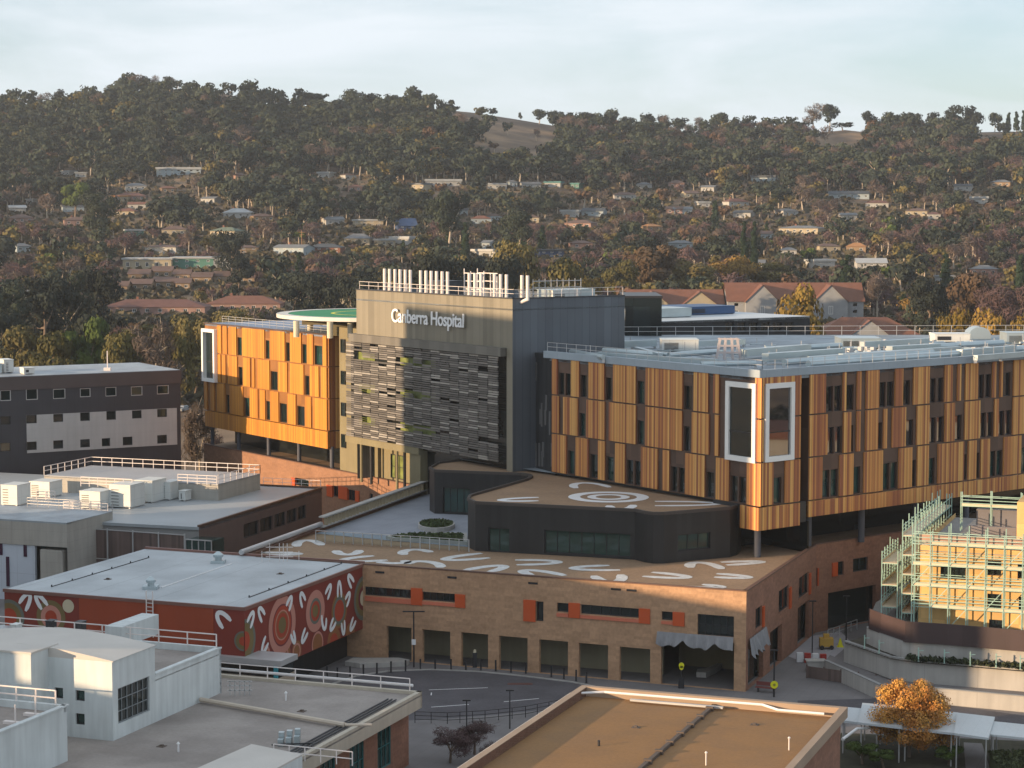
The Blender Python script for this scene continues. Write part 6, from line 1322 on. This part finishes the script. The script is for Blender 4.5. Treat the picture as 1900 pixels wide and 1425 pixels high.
# ---- parked cars beyond the ward block and the street at the back
def car(x, y, z, ang, col, lab, grp=None):
    e = empty('parked_car', (0,0,0), lab, 'car', grp); cm = mat('car_paint_'+col, dict(white=(.6,.6,.6), silver=(.35,.37,.4), blue=(.05,.1,.2), red=(.3,.03,.03), dark=(.03,.03,.035))[col], .25, metal=.3, var=0)
    m = MB(); prof = [(-2.2,.35),(-2.2,.8),(-1.5,.95),(-.9,1.4),(.7,1.42),(1.35,.98),(2.1,.85),(2.2,.4)]
    for sy in (-.85,.85): m.poly([(px, sy*(.88 if pz_ > 1 else 1), pz_) for px, pz_ in prof])
    for a, c in zip(prof, prof[1:]+prof[:1]): m.quad(*[(q[0], s_*.85*(.88 if q[1] > 1 else 1), q[1]) for q, s_ in ((a,-1),(a,1),(c,1),(c,-1))])
    m.build('body', cm, e); m = MB()
    for sy in (-1,1): m.poly([(px, sy*(.86 if pz_ < 1.05 else .77), pz_) for px, pz_ in ((-1.35,1.0),(-.88,1.34),(.62,1.35),(1.15,1.0))])
    m.quad((-1.46,-.7,1.0),(-1.46,.7,1.0),(-.93,.66,1.36),(-.93,-.66,1.36)); m.quad((1.3,-.7,1.02),(1.3,.7,1.02),(.76,.66,1.38),(.76,-.66,1.38)); m.build('window', M['glass'], e)
    for px in (-1.35,1.35):
        for sy in (-.86,.72): m = MB(); m.bar((px,sy,.32),(px,sy+.16,.32),.32,0,14); m.build('wheel', M['dframe'], e)
    e.location = (x, y, z); e.rotation_euler = (0,0,ang); return e
for u, v, a, c, lab in ((283,668,.5,'white','white car parked beyond the ward block roof'),(318,672,.5,'silver','silver car parked right of the white car beyond the ward block'),(352,688,.4,'white','white car on the road left of the golden wing'),(340,772,1.2,'silver','silver car partly behind the ward block corner')):
    g = ground_at(u, v) if v < 760 else P(u, v, 0); car(g.x, g.y, terrain(g.x, g.y), a, c, lab)

ws = [(-30,672),(60,670),(150,670),(240,672),(335,676)]; g0 = ground_at(150, 671)
pp = [P(u, v, g0.z) for u, v in ws]; e = empty('garden_wall', (pp[2].x, pp[2].y, g0.z), 'long low white wall behind the roof of the ward block', 'wall'); m = MB()
for a, c in zip(pp[:-1], pp[1:]): f = Fa(a, c); m.fbox(f, -.01, f.len+.01, g0.z-3, g0.z+1.5, -.2, 0)
m.build('wall', M['wall_cream'], e); m = MB()
for a, c in zip(pp[:-1], pp[1:]):
    f = Fa(a, c)
    for k in range(6): m.fbox(f, f.len*k/6, f.len*k/6+.35, g0.z-3, g0.z+1.8, -.3, .1)
m.build('pier', M['wall_cream'], e)

def power_pole(u, vb, vt, lab):
    g = ground_at(u, vb); h_ = (vb-vt)*g.y/FP; e = empty('power_pole', g, lab, 'power pole'); m = MB(); m.cone(g, g+Vector((0,0,h_)), .2, .13, 0, 8); m.build('post', M['timber'], e); m = MB(); m.box(g.x-1.3, g.x+1.3, g.y-.08, g.y+.08, g.z+h_-.9, g.z+h_-.7); m.box(g.x-1.0, g.x+1.0, g.y-.08, g.y+.08, g.z+h_-1.9, g.z+h_-1.75); m.build('crossarm', M['timber'], e)
power_pole(1797, 602, 528, 'pale timber power pole with two crossarms near the right edge')
power_pole(1052, 442, 398, 'thin power pole beside the blank white walled house')
power_pole(560, 470, 428, 'thin power pole on the left slope near the pale blue house')
for u, v, z, lab in ((300, 1385, 6.0, 'square dark drain on the beige roof below the gridded window'),(560, 1320, 6.0, 'square dark drain in the middle of the beige roof'),(1180, 1350, 6.3, 'square dark drain on the left half of the tan roof'),(1400, 1345, 6.3, 'square dark drain on the right half of the tan roof'),(200, 1075, 9.62, 'square dark drain on the mural building roof'),(520, 1065, 9.62, 'square drain near the right edge of the mural building roof')):
    c = P(u, v, z); m = MB(); f = gfa(c); m.fbox(f, -.3, .3, z, z+.04, -.3, .3); m.fbox(f, -.12, .12, z+.04, z+.14, -.12, .12); m.thing('roof_drain', MATS['dark_tray'], lab, 'drain')
for k, (u, v, L_, lab) in enumerate(((60, 1098, 13, 'dark safety line rail along the left part of the mural building roof'), (428, 1118, 15, 'dark safety line rail parallel to the mural wall edge'))):
    c = P(u+25, v-6, ZM+.13); m = MB(); m.bar(c + G2*1.0, c + G2*(L_+6), .05)
    for j in range(6): p = c + G2*(1+(L_+5)*j/5); m.bar(p - Vector((0,0,.02)), p + Vector((0,0,.2)), .06)
    m.thing('safety_rail', M['slate'], lab, 'rail')
c0, c1 = P(300, 1090, ZM+.16), P(430, 1046, ZM+.16); m = MB(); m.bar(c0, c1, .06); m.thing('roof_cable', M['white'], 'white cable run between the two vents on the mural building roof', 'cable')

# unseen building added off the right edge for the wing's right-hand windows to mirror
e = empty('unseen_reflection_block', (128, 235, 0), 'stepped unseen pale building added off the right edge for window reflections', 'building')
for k, (x0, y0_, y1_, h) in enumerate(((112,196,228,12.6),(118,228,262,15),(110,262,300,12))):
    f = Fa((x0, y1_, 0), (x0, y0_, 0)); hs2 = [(a, a+1.8, z_+1, z_+2.5) for a in np.arange(1.5, f.len-2.5, 3.6) for z_ in np.arange(0, h-3, 3.2)]
    b = MB(); b.wall(f, 0, f.len, 0, h, hs2, .5); b.prism([(x0,y0_),(x0+16,y0_),(x0+16,y1_),(x0,y1_)], 0, h, skip=(3,)); b.build('wall', M['wall_cream'], e)
    b = MB(); b.fbox(f, .2, f.len-.2, .2, h-.2, -.8, -.6); b.build('glazing', M['glass'], e)
    b = MB(); b.prism([(x0-.5,y0_-.1),(x0+16.5,y0_-.1),(x0+16.5,y1_+.1),(x0-.5,y1_+.1)], h, h+1.2); b.build('roof', mat('house_roof_terracotta', ROOFC['terracotta'], .8, var=.15), e)
# ================================================================== trees
rngT = np.random.default_rng(12)
def leafmat(name, c, r_=.22, sat=0):
    m = mat(name, c, .85, var=.34, scale=.12, rnd=r_, spec=.12, fine=.10)
    return m
LM = dict(gum=leafmat('gum_leaf', (.037,.048,.033)), gumd=leafmat('dark_gum_leaf', (0.025,0.032,0.026)), olive=leafmat('olive_leaf', (.105,.092,.034)), bare=leafmat('bare_twig', (.088,.058,.058)), bareg=leafmat('grey_twig', (.094,.075,.064)),
          pine=leafmat('pine_leaf', (0.021,0.037,0.020)), gold=leafmat('wattle_leaf', (0.201,0.132,0.034)), green=leafmat('bright_leaf', (0.065,0.094,0.025)), autumn=mat('autumn_leaf', (.40,.165,.035), .8, var=.35, scale=.8, two=((.50,.27,.06), .5), fine=.3), rust=leafmat('rust_leaf', (.09,.06,.038)))
def lobes(rng, R_, H_, n, flat=.75):
    out = []
    for i in range(n):
        a = rng.uniform(0, 2*math.pi); r = R_*.62*math.sqrt(rng.uniform(.02, 1)); z = rng.uniform(-.42, .42)*H_
        out.append((r*math.cos(a), r*math.sin(a), z*(1-.35*r/R_), R_*rng.uniform(.30,.48)))
    return out
def leaves(rng, lb, n, s, flat=.72, twig=0):
    c = np.array([l[:3] for l in lb]); rr = np.array([l[3] for l in lb]); k = rng.integers(0, len(lb), n)
    d = rng.normal(size=(n,3)); d /= np.linalg.norm(d, axis=1)[:,None]; d[:,2] = d[:,2]*.85 + .12
    rad = rr[k]*rng.uniform(.45, 1.1, n)**.6; p = c[k] + d*rad[:,None]*np.array([1,1,flat])
    nr = d + rng.normal(size=(n,3))*.32; nr /= np.linalg.norm(nr, axis=1)[:,None]
    t = np.cross(nr, rng.normal(size=(n,3))); t /= np.linalg.norm(t, axis=1)[:,None]; b = np.cross(nr, t)
    sz = s*rng.uniform(.55, 1.35, n)[:,None]; ta = t*sz; tb = b*sz*(.16 if twig else .75)
    if twig: ta = ta*1.7
    V = np.stack([p-ta-tb*.6, p+ta*.7-tb, p+ta+tb*.8, p-ta*.6+tb], 1).reshape(-1,3)
    return V
def tube(a, b, r0, r1, n=5):
    a = np.array(a, float); b = np.array(b, float); d = b-a; d /= np.linalg.norm(d); up = np.array([0,0,1.]) if abs(d[2]) < .9 else np.array([1.,0,0])
    x = np.cross(d, up); x /= np.linalg.norm(x); y = np.cross(x, d); t = np.arange(n)*2*math.pi/n
    ring = np.cos(t)[:,None]*x + np.sin(t)[:,None]*y; V = np.vstack([a+ring*r0, b+ring*r1]); F_ = [(k, (k+1)%n, n+(k+1)%n, n+k) for k in range(n)]
    return V, F_
SPEC = dict(  # R, crown height, crown centre z, lobes, kind
    gum=(5.6, 7.4, 7.2, 12, 0), gumd=(5.2, 6.8, 6.2, 12, 0), olive=(5.2, 6.6, 5.4, 12, 0), bare=(4.9, 6.0, 5.2, 11, 1), bareg=(4.9, 7.0, 6.6, 10, 1), pine=(2.4, 7.6, 5.4, 9, 0), gold=(5.4, 5.0, 5.2, 10, 0), green=(3.8, 4.4, 4.6, 8, 0), rust=(4.0, 4.6, 5.0, 8, 0))
def tree_arrays(kind, seed, n, s, trunk=True):
    rng = np.random.default_rng(seed); R_, H_, Z_, nl, tw_ = SPEC[kind]
    lb = lobes(rng, R_, H_, nl)
    if kind == 'pine': lb = [(rng.normal()*.25, rng.normal()*.25, -H_/2 + H_*i/8, R_*(1-.085*i)*.8) for i in range(9)]
    V = leaves(rng, lb, n, s, twig=tw_); V[:,2] += Z_
    tv, tf = [], []; k = 0
    if trunk:
        bend = rng.normal(size=2)*.4; top = np.array([bend[0], bend[1], Z_-H_*.25]); segs = [((0,0,-.6), top, .34, .22)]
        for l in lb[:6 if kind != 'pine' else 0]: segs.append((top*np.array([1,1,rng.uniform(.75,1)]), (l[0], l[1], l[2]+Z_), .17, .05))
        if tw_:
            for l in lb: 
                for _ in range(3): e = rng.normal(size=3)*l[3]*.6; segs.append(((l[0],l[1],l[2]+Z_), (l[0]+e[0], l[1]+e[1], l[2]+Z_+abs(e[2])), .06, .02))
        for a, b_, r0, r1 in segs: v_, f_ = tube(a, b_, r0, r1); tv.append(v_); tf += [tuple(i+k for i in q) for q in f_]; k += len(v_)
    return V, (np.vstack(tv) if tv else np.zeros((0,3))), tf
def fastmesh(name, LV, TV, TF, lm, tm):
    nq = len(LV)//4; nv = len(LV) + len(TV); me = bpy.data.meshes.new(name)
    me.vertices.add(nv); me.vertices.foreach_set('co', np.vstack([LV, TV]).astype(np.float32).ravel())
    tfa = (np.array(TF, dtype=np.int32).reshape(-1,4) + len(LV)) if len(TF) else np.zeros((0,4), np.int32)
    idx = np.vstack([np.arange(nq*4, dtype=np.int32).reshape(-1,4), tfa]); nf = len(idx)
    me.loops.add(nf*4); me.loops.foreach_set('vertex_index', idx.ravel()); me.polygons.add(nf); me.polygons.foreach_set('loop_start', np.arange(nf, dtype=np.int32)*4)
    try: me.polygons.foreach_set('loop_total', np.full(nf, 4, np.int32))
    except Exception: pass
    me.materials.append(lm)
    if tm: me.materials.append(tm); mi = np.zeros(nf, np.int32); mi[nq:] = 1; me.polygons.foreach_set('material_index', mi)
    me.update(calc_edges=True); return me
# --- near prototypes: root > trunk, crown
KINDNAME = dict(gum='gum_tree', gumd='dark_gum_tree', olive='olive_tree', bare='bare_tree', bareg='bare_tree', pine='pine_tree', gold='wattle_tree', green='leafy_tree', rust='russet_tree')
near_mesh = {}; far_mesh = {}
for i, kd_ in enumerate(SPEC):
    near_mesh[kd_] = []; far_mesh[kd_] = []
    for v_ in range(3):
        LV, TV, TF = tree_arrays(kd_, 100+i*10+v_, 3600 if not SPEC[kd_][4] else 2600, .20 if not SPEC[kd_][4] else .30)
        near_mesh[kd_].append((fastmesh('crown', LV, np.zeros((0,3)), [], LM[kd_], None), fastmesh('trunk', np.zeros((0,3)), TV, TF, M['barkp'] if kd_ in ('gum','bareg') else M['bark'], None)))
        LV, TV, TF = tree_arrays(kd_, 200+i*10+v_, 900 if not SPEC[kd_][4] else 700, .40 if not SPEC[kd_][4] else .46)
        far_mesh[kd_].append(fastmesh(KINDNAME[kd_], LV, TV, TF, LM[kd_], M['barkp'] if kd_ in ('gum','bareg') else M['bark']))
near_trees = []
def near_tree(kd_, x, y, z, s, lab, group, rot=None, name=None, sz=None):
    e = bpy.data.objects.new(name or KINDNAME[kd_], None); sc.collection.objects.link(e); e.location = (x, y, z); e.rotation_euler = (0, 0, rngT.uniform(0, 6.28) if rot is None else rot); e.scale = (s, s, sz or s)
    e['label'] = lab; e['category'] = 'tree'
    if group: e['group'] = group
    c, t = near_mesh[kd_][int(rngT.integers(0, 3))]
    for nm_, me_ in (('crown', c), ('trunk', t)): o = bpy.data.objects.new(nm_, me_); sc.collection.objects.link(o); o.parent = e
    near_trees.append((x, y, 4.5*s)); return e
def far_tree(kd_, x, y, z, s, lab, group):
    o = bpy.data.objects.new(KINDNAME[kd_], far_mesh[kd_][int(rngT.integers(0,3))]); sc.collection.objects.link(o); o.location = (x, y, z); o.rotation_euler = (0, 0, rngT.uniform(0, 6.28)); o.scale = (s, s, s*rngT.uniform(.85, 1.15))
    o['label'] = lab; o['category'] = 'tree'; o['group'] = group; return o
def place_top(kd_, u, vt, y, wpx, lab, group=None, hs=1.0):
    """tree whose crown spans wpx around pixel u with its top at vt, at distance y"""
    x = (u-950)/FP*y; z = terrain(x, y); R_, H_, Z_, _, _ = SPEC[kd_]; s = (wpx*y/FP)/(2*R_*.93); ztop = PY(u, vt, y).z; sz = (ztop-z)/(Z_+H_*.60)
    return near_tree(kd_, x, y, z, s, lab, group, sz=max(sz, .25))
GN = 'trees along the road behind the hospital'
NT = [('olive',30,588,470,110,'dark olive gum at the left edge behind the ward block'),('olive',95,598,455,100,'olive gum second from the left edge behind the ward block'),('green',160,585,460,95,'greener gum above the middle of the ward block roof'),
 ('olive',215,598,450,90,'olive gum right of the greener gum behind the ward block'),('bareg',288,590,440,110,'bare spreading tree with pale limbs left of the golden wing'),('olive',330,585,455,90,'olive tree between the pale limbed tree and the golden wing'),
 ('olive',355,575,500,90,'olive gum touching the corner of the golden wing'),('gum',20,520,540,110,'tall grey green gum high at the left edge'),('gumd',80,508,560,110,'dark tall gum second from the left edge'),('gum',128,500,570,100,'tall gum with pale trunks below the school slope'),
 ('gumd',190,490,600,100,'dark gum left of the school'),('gumd',0,560,500,120,'dark bushy gum cut by the left edge'),('olive',420,562,560,100,'olive tree above the roof of the golden wing'),('olive',480,570,540,80,'rounded olive tree left of the helipad'),
 ('gumd',440,470,760,80,'dark gum in front of the dark school block'),('gumd',545,500,620,95,'dark gum above the helipad'),('gumd',610,502,600,100,'dense dark gum left of the tower stacks'),('gumd',665,505,590,90,'dark gum directly left of the tower'),
 ('gumd',780,462,560,120,'broad dark gum behind the left tower stacks'),('gumd',850,458,570,110,'broad dark gum behind the middle tower stacks'),('gumd',920,468,560,110,'dark gum behind the right tower stacks'),('olive',965,428,620,120,'tall brown green gum above the tower end'),
 ('olive',1040,462,620,110,'olive gum right of the tower stacks'),('gold',1085,480,640,80,'golden olive tree behind the tower roof'),('olive',1150,470,720,90,'olive gum left of the many limbed tree'),('rust',1205,452,740,115,'russet many limbed tree with visible branches'),
 ('olive',1290,470,740,110,'olive gum above the twin gables'),('gold',1360,474,760,100,'golden olive tree above the terracotta ridge'),('olive',1430,480,760,90,'dark olive tree between two terracotta roofs'),
 ('gold',1480,528,500,120,'golden wattle in front of the pale grey gables'),('bareg',1628,500,680,60,'tall gum with two pale trunks right of the terracotta block'),('gold',1712,545,660,100,'rounded golden tree right of the terracotta block'),('gold',1760,575,440,90,'smaller golden tree beside the rounded golden one'),
 ('gold',1850,575,430,120,'golden tree near the right edge above the wing roof'),('gold',1900,590,420,100,'golden tree cut by the right edge'),('gumd',1720,500,620,90,'dark gum behind the rounded golden tree'),('rust',1810,500,600,120,'russet brown tree near the right edge'),('bare',1870,515,580,120,'bare mauve tree at the right edge'),
 ('pine',1572,470,700,45,'dark conical pine beside the white gabled hall'),('pine',1755,468,720,34,'narrow dark pine right of the white hall'),('pine',1380,408,820,22,'slim cypress left of a pair at centre right'),('pine',1397,408,820,22,'slim cypress right of a pair at centre right'),('pine',1892,470,720,32,'narrow dark pine at the right edge'),
 ('pine',862,410,860,24,'slim dark cypress in the centre of the suburb'),('green',142,335,1040,50,'bright green rounded tree high at the left'),('gum',190,350,900,85,'large grey green gum left of the cream roofed houses'),
 ('gumd',430,425,800,70,'dark rounded tree above the school'),('gum',830,345,880,95,'large pale limbed gum in the centre of the suburb'),('gum',960,380,860,80,'large gum left of the blank white wall')]
for kd_, u, vt, y, wpx, lab in NT: place_top(kd_, u, vt, y, wpx, lab, GN if y < 700 else 'large trees among the houses')
# ridge skyline trees
RT = [('gum',10,178,30),('gumd',118,165,34),('gum',180,176,24),('gum',222,156,46),('gum',247,143,38),('gum',284,152,38),('gumd',312,150,40),('gum',465,166,46),('gum',500,166,50),('gumd',575,168,58),('gum',645,164,50),('gumd',685,170,50),('gum',735,172,44),('gumd',766,157,40),
 ('gumd',845,196,22),('gumd',826,198,26),('gum',895,198,12),('gumd',914,199,20),('gum',966,208,10),('gum',1000,202,34),('gum',1028,204,34),('gum',1040,204,28),('gumd',1082,206,36),('gum',1105,214,40),('gum',1132,212,30),('gum',1186,226,12),('gum',1232,222,30),('gumd',1258,217,34),('bareg',1300,214,34),('gum',1332,208,46),('gumd',1390,212,44),('gumd',1420,222,40),
 ('bareg',1508,188,50),('gum',1535,192,40),('gumd',1480,224,44),('gumd',1560,226,40),('gumd',1608,206,44),('gum',1640,206,30),('gumd',1690,208,30),('gumd',1725,206,26),('gumd',1768,192,46),('gumd',1800,196,50),('gum',1840,208,30),('pine',1880,206,14),('pine',1893,204,14),('pine',1865,208,14),('gumd',1905,210,30)]
for kd_, u, vt, wpx in RT:
    y = 1490; x = (u-950)/FP*y; R_, H_, Z_, _, _ = SPEC[kd_]; z = terrain(x, y); s = (wpx*y/FP)/(2*R_*.93); ztop = PY(u, vt, y).z
    o = far_tree(kd_, x, y, z, s, 'grey green gum standing out on the ridge skyline' if kd_ not in ('pine','bareg') else ('small pointed pine on the ridge skyline at far right' if kd_ == 'pine' else 'thin crowned gum with sky showing through on the ridge'), 'trees on the ridge skyline')
    o.scale = (s, s, max((ztop-z)/(Z_+H_*.6), .3))
# ---- autumn tree at bottom right, custom
rng = np.random.default_rng(77); y = 169.5; x = (1700-950)/FP*y
SPEC['autumn'] = (3.2, 4.6, 3.9, 13, 0)
lb = []
for i in range(44):
    a = rng.uniform(0, 6.28); zc_ = rng.uniform(-2.3, 2.3); rr_ = (3.1 - .42*max(zc_, 0) - .1*abs(zc_))*math.sqrt(rng.uniform(.05, 1)); lb.append((rr_*math.cos(a), rr_*math.sin(a)*.8, zc_, rng.uniform(.65, 1.25)))
lb += [(-.9,0,2.5,.6),(.9,.2,2.4,.6)]
LV = leaves(rng, lb, 26000, .068, .95); LV += np.repeat(rng.normal(size=(len(LV)//4,3))*.09, 4, axis=0); LV[:,2] += 3.7
TVs, TFs, k = [], [], 0
segs = [((0,0,-.1),(0,0,1.6),.15,.12)] + [((0,0,1.4),(l[0]*.8, l[1]*.8, l[2]+3.7),.09,.025) for l in lb] + [((l[0]*.8, l[1]*.8, l[2]+3.7),(l[0]*1.1+rng.normal()*.4, l[1]*1.1, l[2]+4.3),.03,.01) for l in lb]
for a, b_, r0, r1 in segs: v_, f_ = tube(a, b_, r0, r1, 6); TVs.append(v_); TFs += [tuple(i+k for i in q) for q in f_]; k += len(v_)
e = bpy.data.objects.new('autumn_tree', None); sc.collection.objects.link(e); e.location = (x, y, 0); e['label'] = 'autumn tree with orange and yellow leaves between the white canopies'; e['category'] = 'tree'; e.scale = (1.02, 1.02, .98)
for nm_, me_ in (('crown', fastmesh('crown', LV, np.zeros((0,3)), [], LM['autumn'], None)), ('trunk', fastmesh('trunk', np.zeros((0,3)), np.vstack(TVs), TFs, M['bark'], None))): o = bpy.data.objects.new(nm_, me_); sc.collection.objects.link(o); o.parent = e
# bare saplings and shrubs by the road gap and by the left wing
for u, v, s, lab in ((835,1415,.42,'bare twiggy shrub left in the gap below the road loop'),(880,1400,.4,'bare twiggy shrub right in the gap below the road loop'),(905,1425,.3,'low bare shrub beside the tan roof edge')):
    c = P(u, v, 0); near_tree('bare', c.x, c.y, 0, s, lab, None, sz=s*.8, name='bare_shrub')
c = P(372, 850, 0); 
for u, y_, wpx, vt, kd_, lab in ((368,330,70,735,'bareg','bare upright tree at the left corner of the golden wing'),(392,345,40,800,'bare','small bare tree in front of the undercroft of the golden wing')): place_top(kd_, u, vt, y_, wpx, lab)
for u, v, s, kd_, lab in ((1600,1418,.38,'green','dark green shrub left of the autumn tree trunk'),(1640,1425,.34,'green','second dark green shrub under the autumn tree'),(1760,1420,.33,'green','dark green shrub right of the autumn tree trunk')):
    c = P(u, v, 0); near_tree(kd_, c.x, c.y, 0, s, lab, None, sz=s*.7, name='garden_shrub')
for x_, y_, s_ in ((140,205,1.6),(146,222,1.9),(142,240,1.5),(150,255,1.9),(141,272,1.7),(150,290,1.9)): near_tree('gum' if s_ > 1.6 else 'gumd', x_, y_, 0, s_, 'tall unseen gum added off the right edge for window reflections', 'unseen gums added off the right edge')  # unseen trees added for the wing windows to reflect above the pale building
# ---- everything else on the slopes: scatter, nearest ones individual, the rest one woodland
BARE = [[(790,180),(860,186),(1030,222),(1035,262),(1020,320),(975,315),(930,282),(885,250),(815,232)],[(1500,232),(1604,234),(1604,296),(1512,300)],[(1800,232),(1915,232),(1915,276),(1805,274)],[(315,155),(445,160),(445,197),(318,194)],[(860,262),(960,276),(985,318),(880,300)],[(1680,300),(1760,305),(1760,325),(1690,322)]]
def inpoly(x, y, poly):
    r_ = False
    for k in range(len(poly)):
        x1, y1 = poly[k]; x2, y2 = poly[k-1]
        if (y1 > y) != (y2 > y) and x < (x2-x1)*(y-y1)/(y2-y1)+x1: r_ = not r_
    return r_
cand = []
y = 462.0
while y < 1500:
    sp = 9.0 if y < 1000 else 8.4
    if y < 560: sp = 11
    half = y*.262 + 12; x = -half + rngT.uniform(0, sp)
    while x < half:
        cand.append((x + rngT.uniform(-.4,.4)*sp, y + rngT.uniform(-.4,.4)*sp)); x += sp
    y += sp*1.0
tint = np.random.default_rng(5)
placed = []
for x, y in cand:
    z = terrain(x, y); u, v = proj((x, y, z)); 
    if y > 1475 and rngT.random() < .55: continue
    if any(inpoly(u, v, p) for p in BARE) and rngT.random() < .97: continue
    f1 = math.sin(x*.021+1.3)*math.sin(y*.017+x*.006) + .5*math.sin(x*.053+y*.041)
    sub = y < 1010 + 60*math.sin(x*.012)
    if sub:
        wts = dict(bare=.40, bareg=.15, gum=.14, gumd=.12, olive=.10, rust=.05, green=.025, pine=.015)
        if y < 640: wts = dict(olive=.42, gumd=.12, rust=.12, gum=.2, bareg=.06, gold=.04, bare=.04)
        if f1 > .5: wts['gum'] = .5; wts['gumd'] = .3
    else:
        wts = dict(gum=.46, gumd=.40, bareg=.03, olive=.08, rust=.03)
        if u > 1050: wts = dict(gum=.33, gumd=.27, bareg=.14, olive=.08, rust=.05, bare=.13)
        if f1 < -.55: wts['bareg'] = .25
    ks = list(wts); p_ = np.array([wts[k] for k in ks]); kd_ = ks[int(rngT.choice(len(ks), p=p_/p_.sum()))]
    s = float(rngT.uniform(.6, 1.2) + .35*rngT.random()**3) * (.95 if sub else 1.08)
    if math.sin(x*.09+2*math.sin(y*.05))*math.sin(y*.08+x*.03) > .55 and rngT.random() < .5: continue
    if sub and rngT.random() < .25: s *= .6
    R_, H_, Z_, _, _ = SPEC[kd_]; d = y; hw = R_*s*FP/d; top = v - (Z_+H_*.5)*s*FP/d
    bad = False
    for (a, b_, t_, bt, hy) in HOUSES:
        if y < hy - 1 and u + hw*.8 > a and u - hw*.8 < b_ and top < bt and v > t_ : 
            bad = True; break
        if abs(y - hy) < 16 and a < u < b_ and y >= hy - 1 and y < hy + 14: bad = True; break
    if bad: continue
    if any((x-q[0])**2 + (y-q[1])**2 < (q[2]*.8)**2 for q in near_trees): continue
    # skip what the hospital hides entirely
    if 400 < u < 1900 and top > np.interp(u, [400,660,661,1158,1159,1500,1501,1900], [600,590,545,545,600,600,625,625]) + 12: continue
    if u < 330 and top > 690: continue
    placed.append((x, y, z, s, kd_, hw))
placed.sort(key=lambda q: q[1])
NIND = 235
gl_ = dict(gum='grey green gum tree among the suburban roofs behind the hospital', gumd='dark green gum tree among the suburban roofs behind the hospital', olive='olive brown gum tree in the belt behind the hospital', bare='bare mauve winter tree among the houses', bareg='bare grey limbed winter tree among the houses', rust='russet leaved tree among the houses', green='bright green garden tree among the houses', pine='dark pointed conifer among the houses', gold='golden wattle in the belt behind the hospital')
gg_ = dict(gum='grey green gums in the suburb', gumd='dark gums in the suburb', olive='olive gums behind the hospital', bare='bare mauve trees in the suburb', bareg='bare grey trees in the suburb', rust='russet trees in the suburb', green='bright garden trees', pine='conifers in the suburb', gold='golden wattles behind the hospital')
for x, y, z, s, kd_, hw in placed[:NIND]: far_tree(kd_, x, y, z, s, gl_[kd_], gg_[kd_])
rest = placed[NIND:]
acc = {k: [[], [], [], 0] for k in SPEC if k != 'autumn'}; tmpl = {}
for kd_ in acc:
    tmpl[kd_] = [tree_arrays(kd_, 300+v_*7, 230 if not SPEC[kd_][4] else 210, .66 if not SPEC[kd_][4] else .72) for v_ in range(5)]
LVs, Lm, TV_, TF_, k = [], [], [], [], 0
kinds = list(acc)
for x, y, z, s, kd_, hw in rest:
    LV, TV, TF = tmpl[kd_][int(rngT.integers(0,5))]; a = rngT.uniform(0, 6.28); c_, s_ = math.cos(a), math.sin(a); Rm = np.array([[c_, s_, 0], [-s_, c_, 0], [0, 0, 1]])*s; sc3 = np.array([1,1,rngT.uniform(.85,1.15)])
    LVs.append(LV@Rm*sc3 + np.array([x,y,z])); Lm += [kinds.index(kd_)]*(len(LV)//4); tv = TV[:10+10*2]; tf = TF[:5*3]
    TV_.append(tv@Rm*sc3 + np.array([x,y,z])); TF_.append(np.array(tf, np.int32)+k); k += len(tv)
me = fastmesh('woodland', np.vstack(LVs), np.vstack(TV_), np.vstack(TF_), LM[kinds[0]], None)
for kd_ in kinds[1:]: me.materials.append(LM[kd_])
me.materials.append(M['barkp']); nq = len(Lm); mi = np.full(len(me.polygons), len(kinds), np.int32); mi[:nq] = Lm; me.polygons.foreach_set('material_index', mi)
wo = bpy.data.objects.new('woodland', me); sc.collection.objects.link(wo); stuff(wo, 'dense wood of gums and bare trees covering the hillside', 'woodland')
print('TREES', len(placed), len(rest), 'quads', nq)
# undergrowth on the slopes
n = 60000; yy = rngT.uniform(470, 1490, n); xx = rngT.uniform(-1, 1, n)*(yy*.262+10); zz_ = np.array([terrain(a, b_) for a, b_ in zip(xx, yy)]); uu = 950+FP*xx/yy; vv = 400+FP*(HC-zz_)/yy
kp = np.ones(n, bool)
for p in BARE: kp &= ~np.array([inpoly(a, b_, p) for a, b_ in zip(uu, vv)])
P0 = np.stack([xx, yy, zz_+.5], 1)[kp]; n = len(P0); nr = rngT.normal(size=(n,3)); nr[:,2] = abs(nr[:,2]); nr /= np.linalg.norm(nr,axis=1)[:,None]; t = np.cross(nr, rngT.normal(size=(n,3))); t /= np.linalg.norm(t,axis=1)[:,None]; b_ = np.cross(nr,t); s = rngT.uniform(.5,1.5,(n,1))
UV_ = np.stack([P0-t*s-b_*s, P0+t*s-b_*s, P0+t*s+b_*s, P0-t*s+b_*s], 1).reshape(-1,3)
me = fastmesh('undergrowth', UV_, np.zeros((0,3)), [], mat('undergrowth_leaf', (.075,.065,.038), .95, var=.4, scale=.1, fine=.2), None); uo = bpy.data.objects.new('undergrowth', me); sc.collection.objects.link(uo); stuff(uo, 'low brown and green scrub under the hillside trees', 'undergrowth')

for o in sc.objects:
    if '_w' in o: del o['_w']
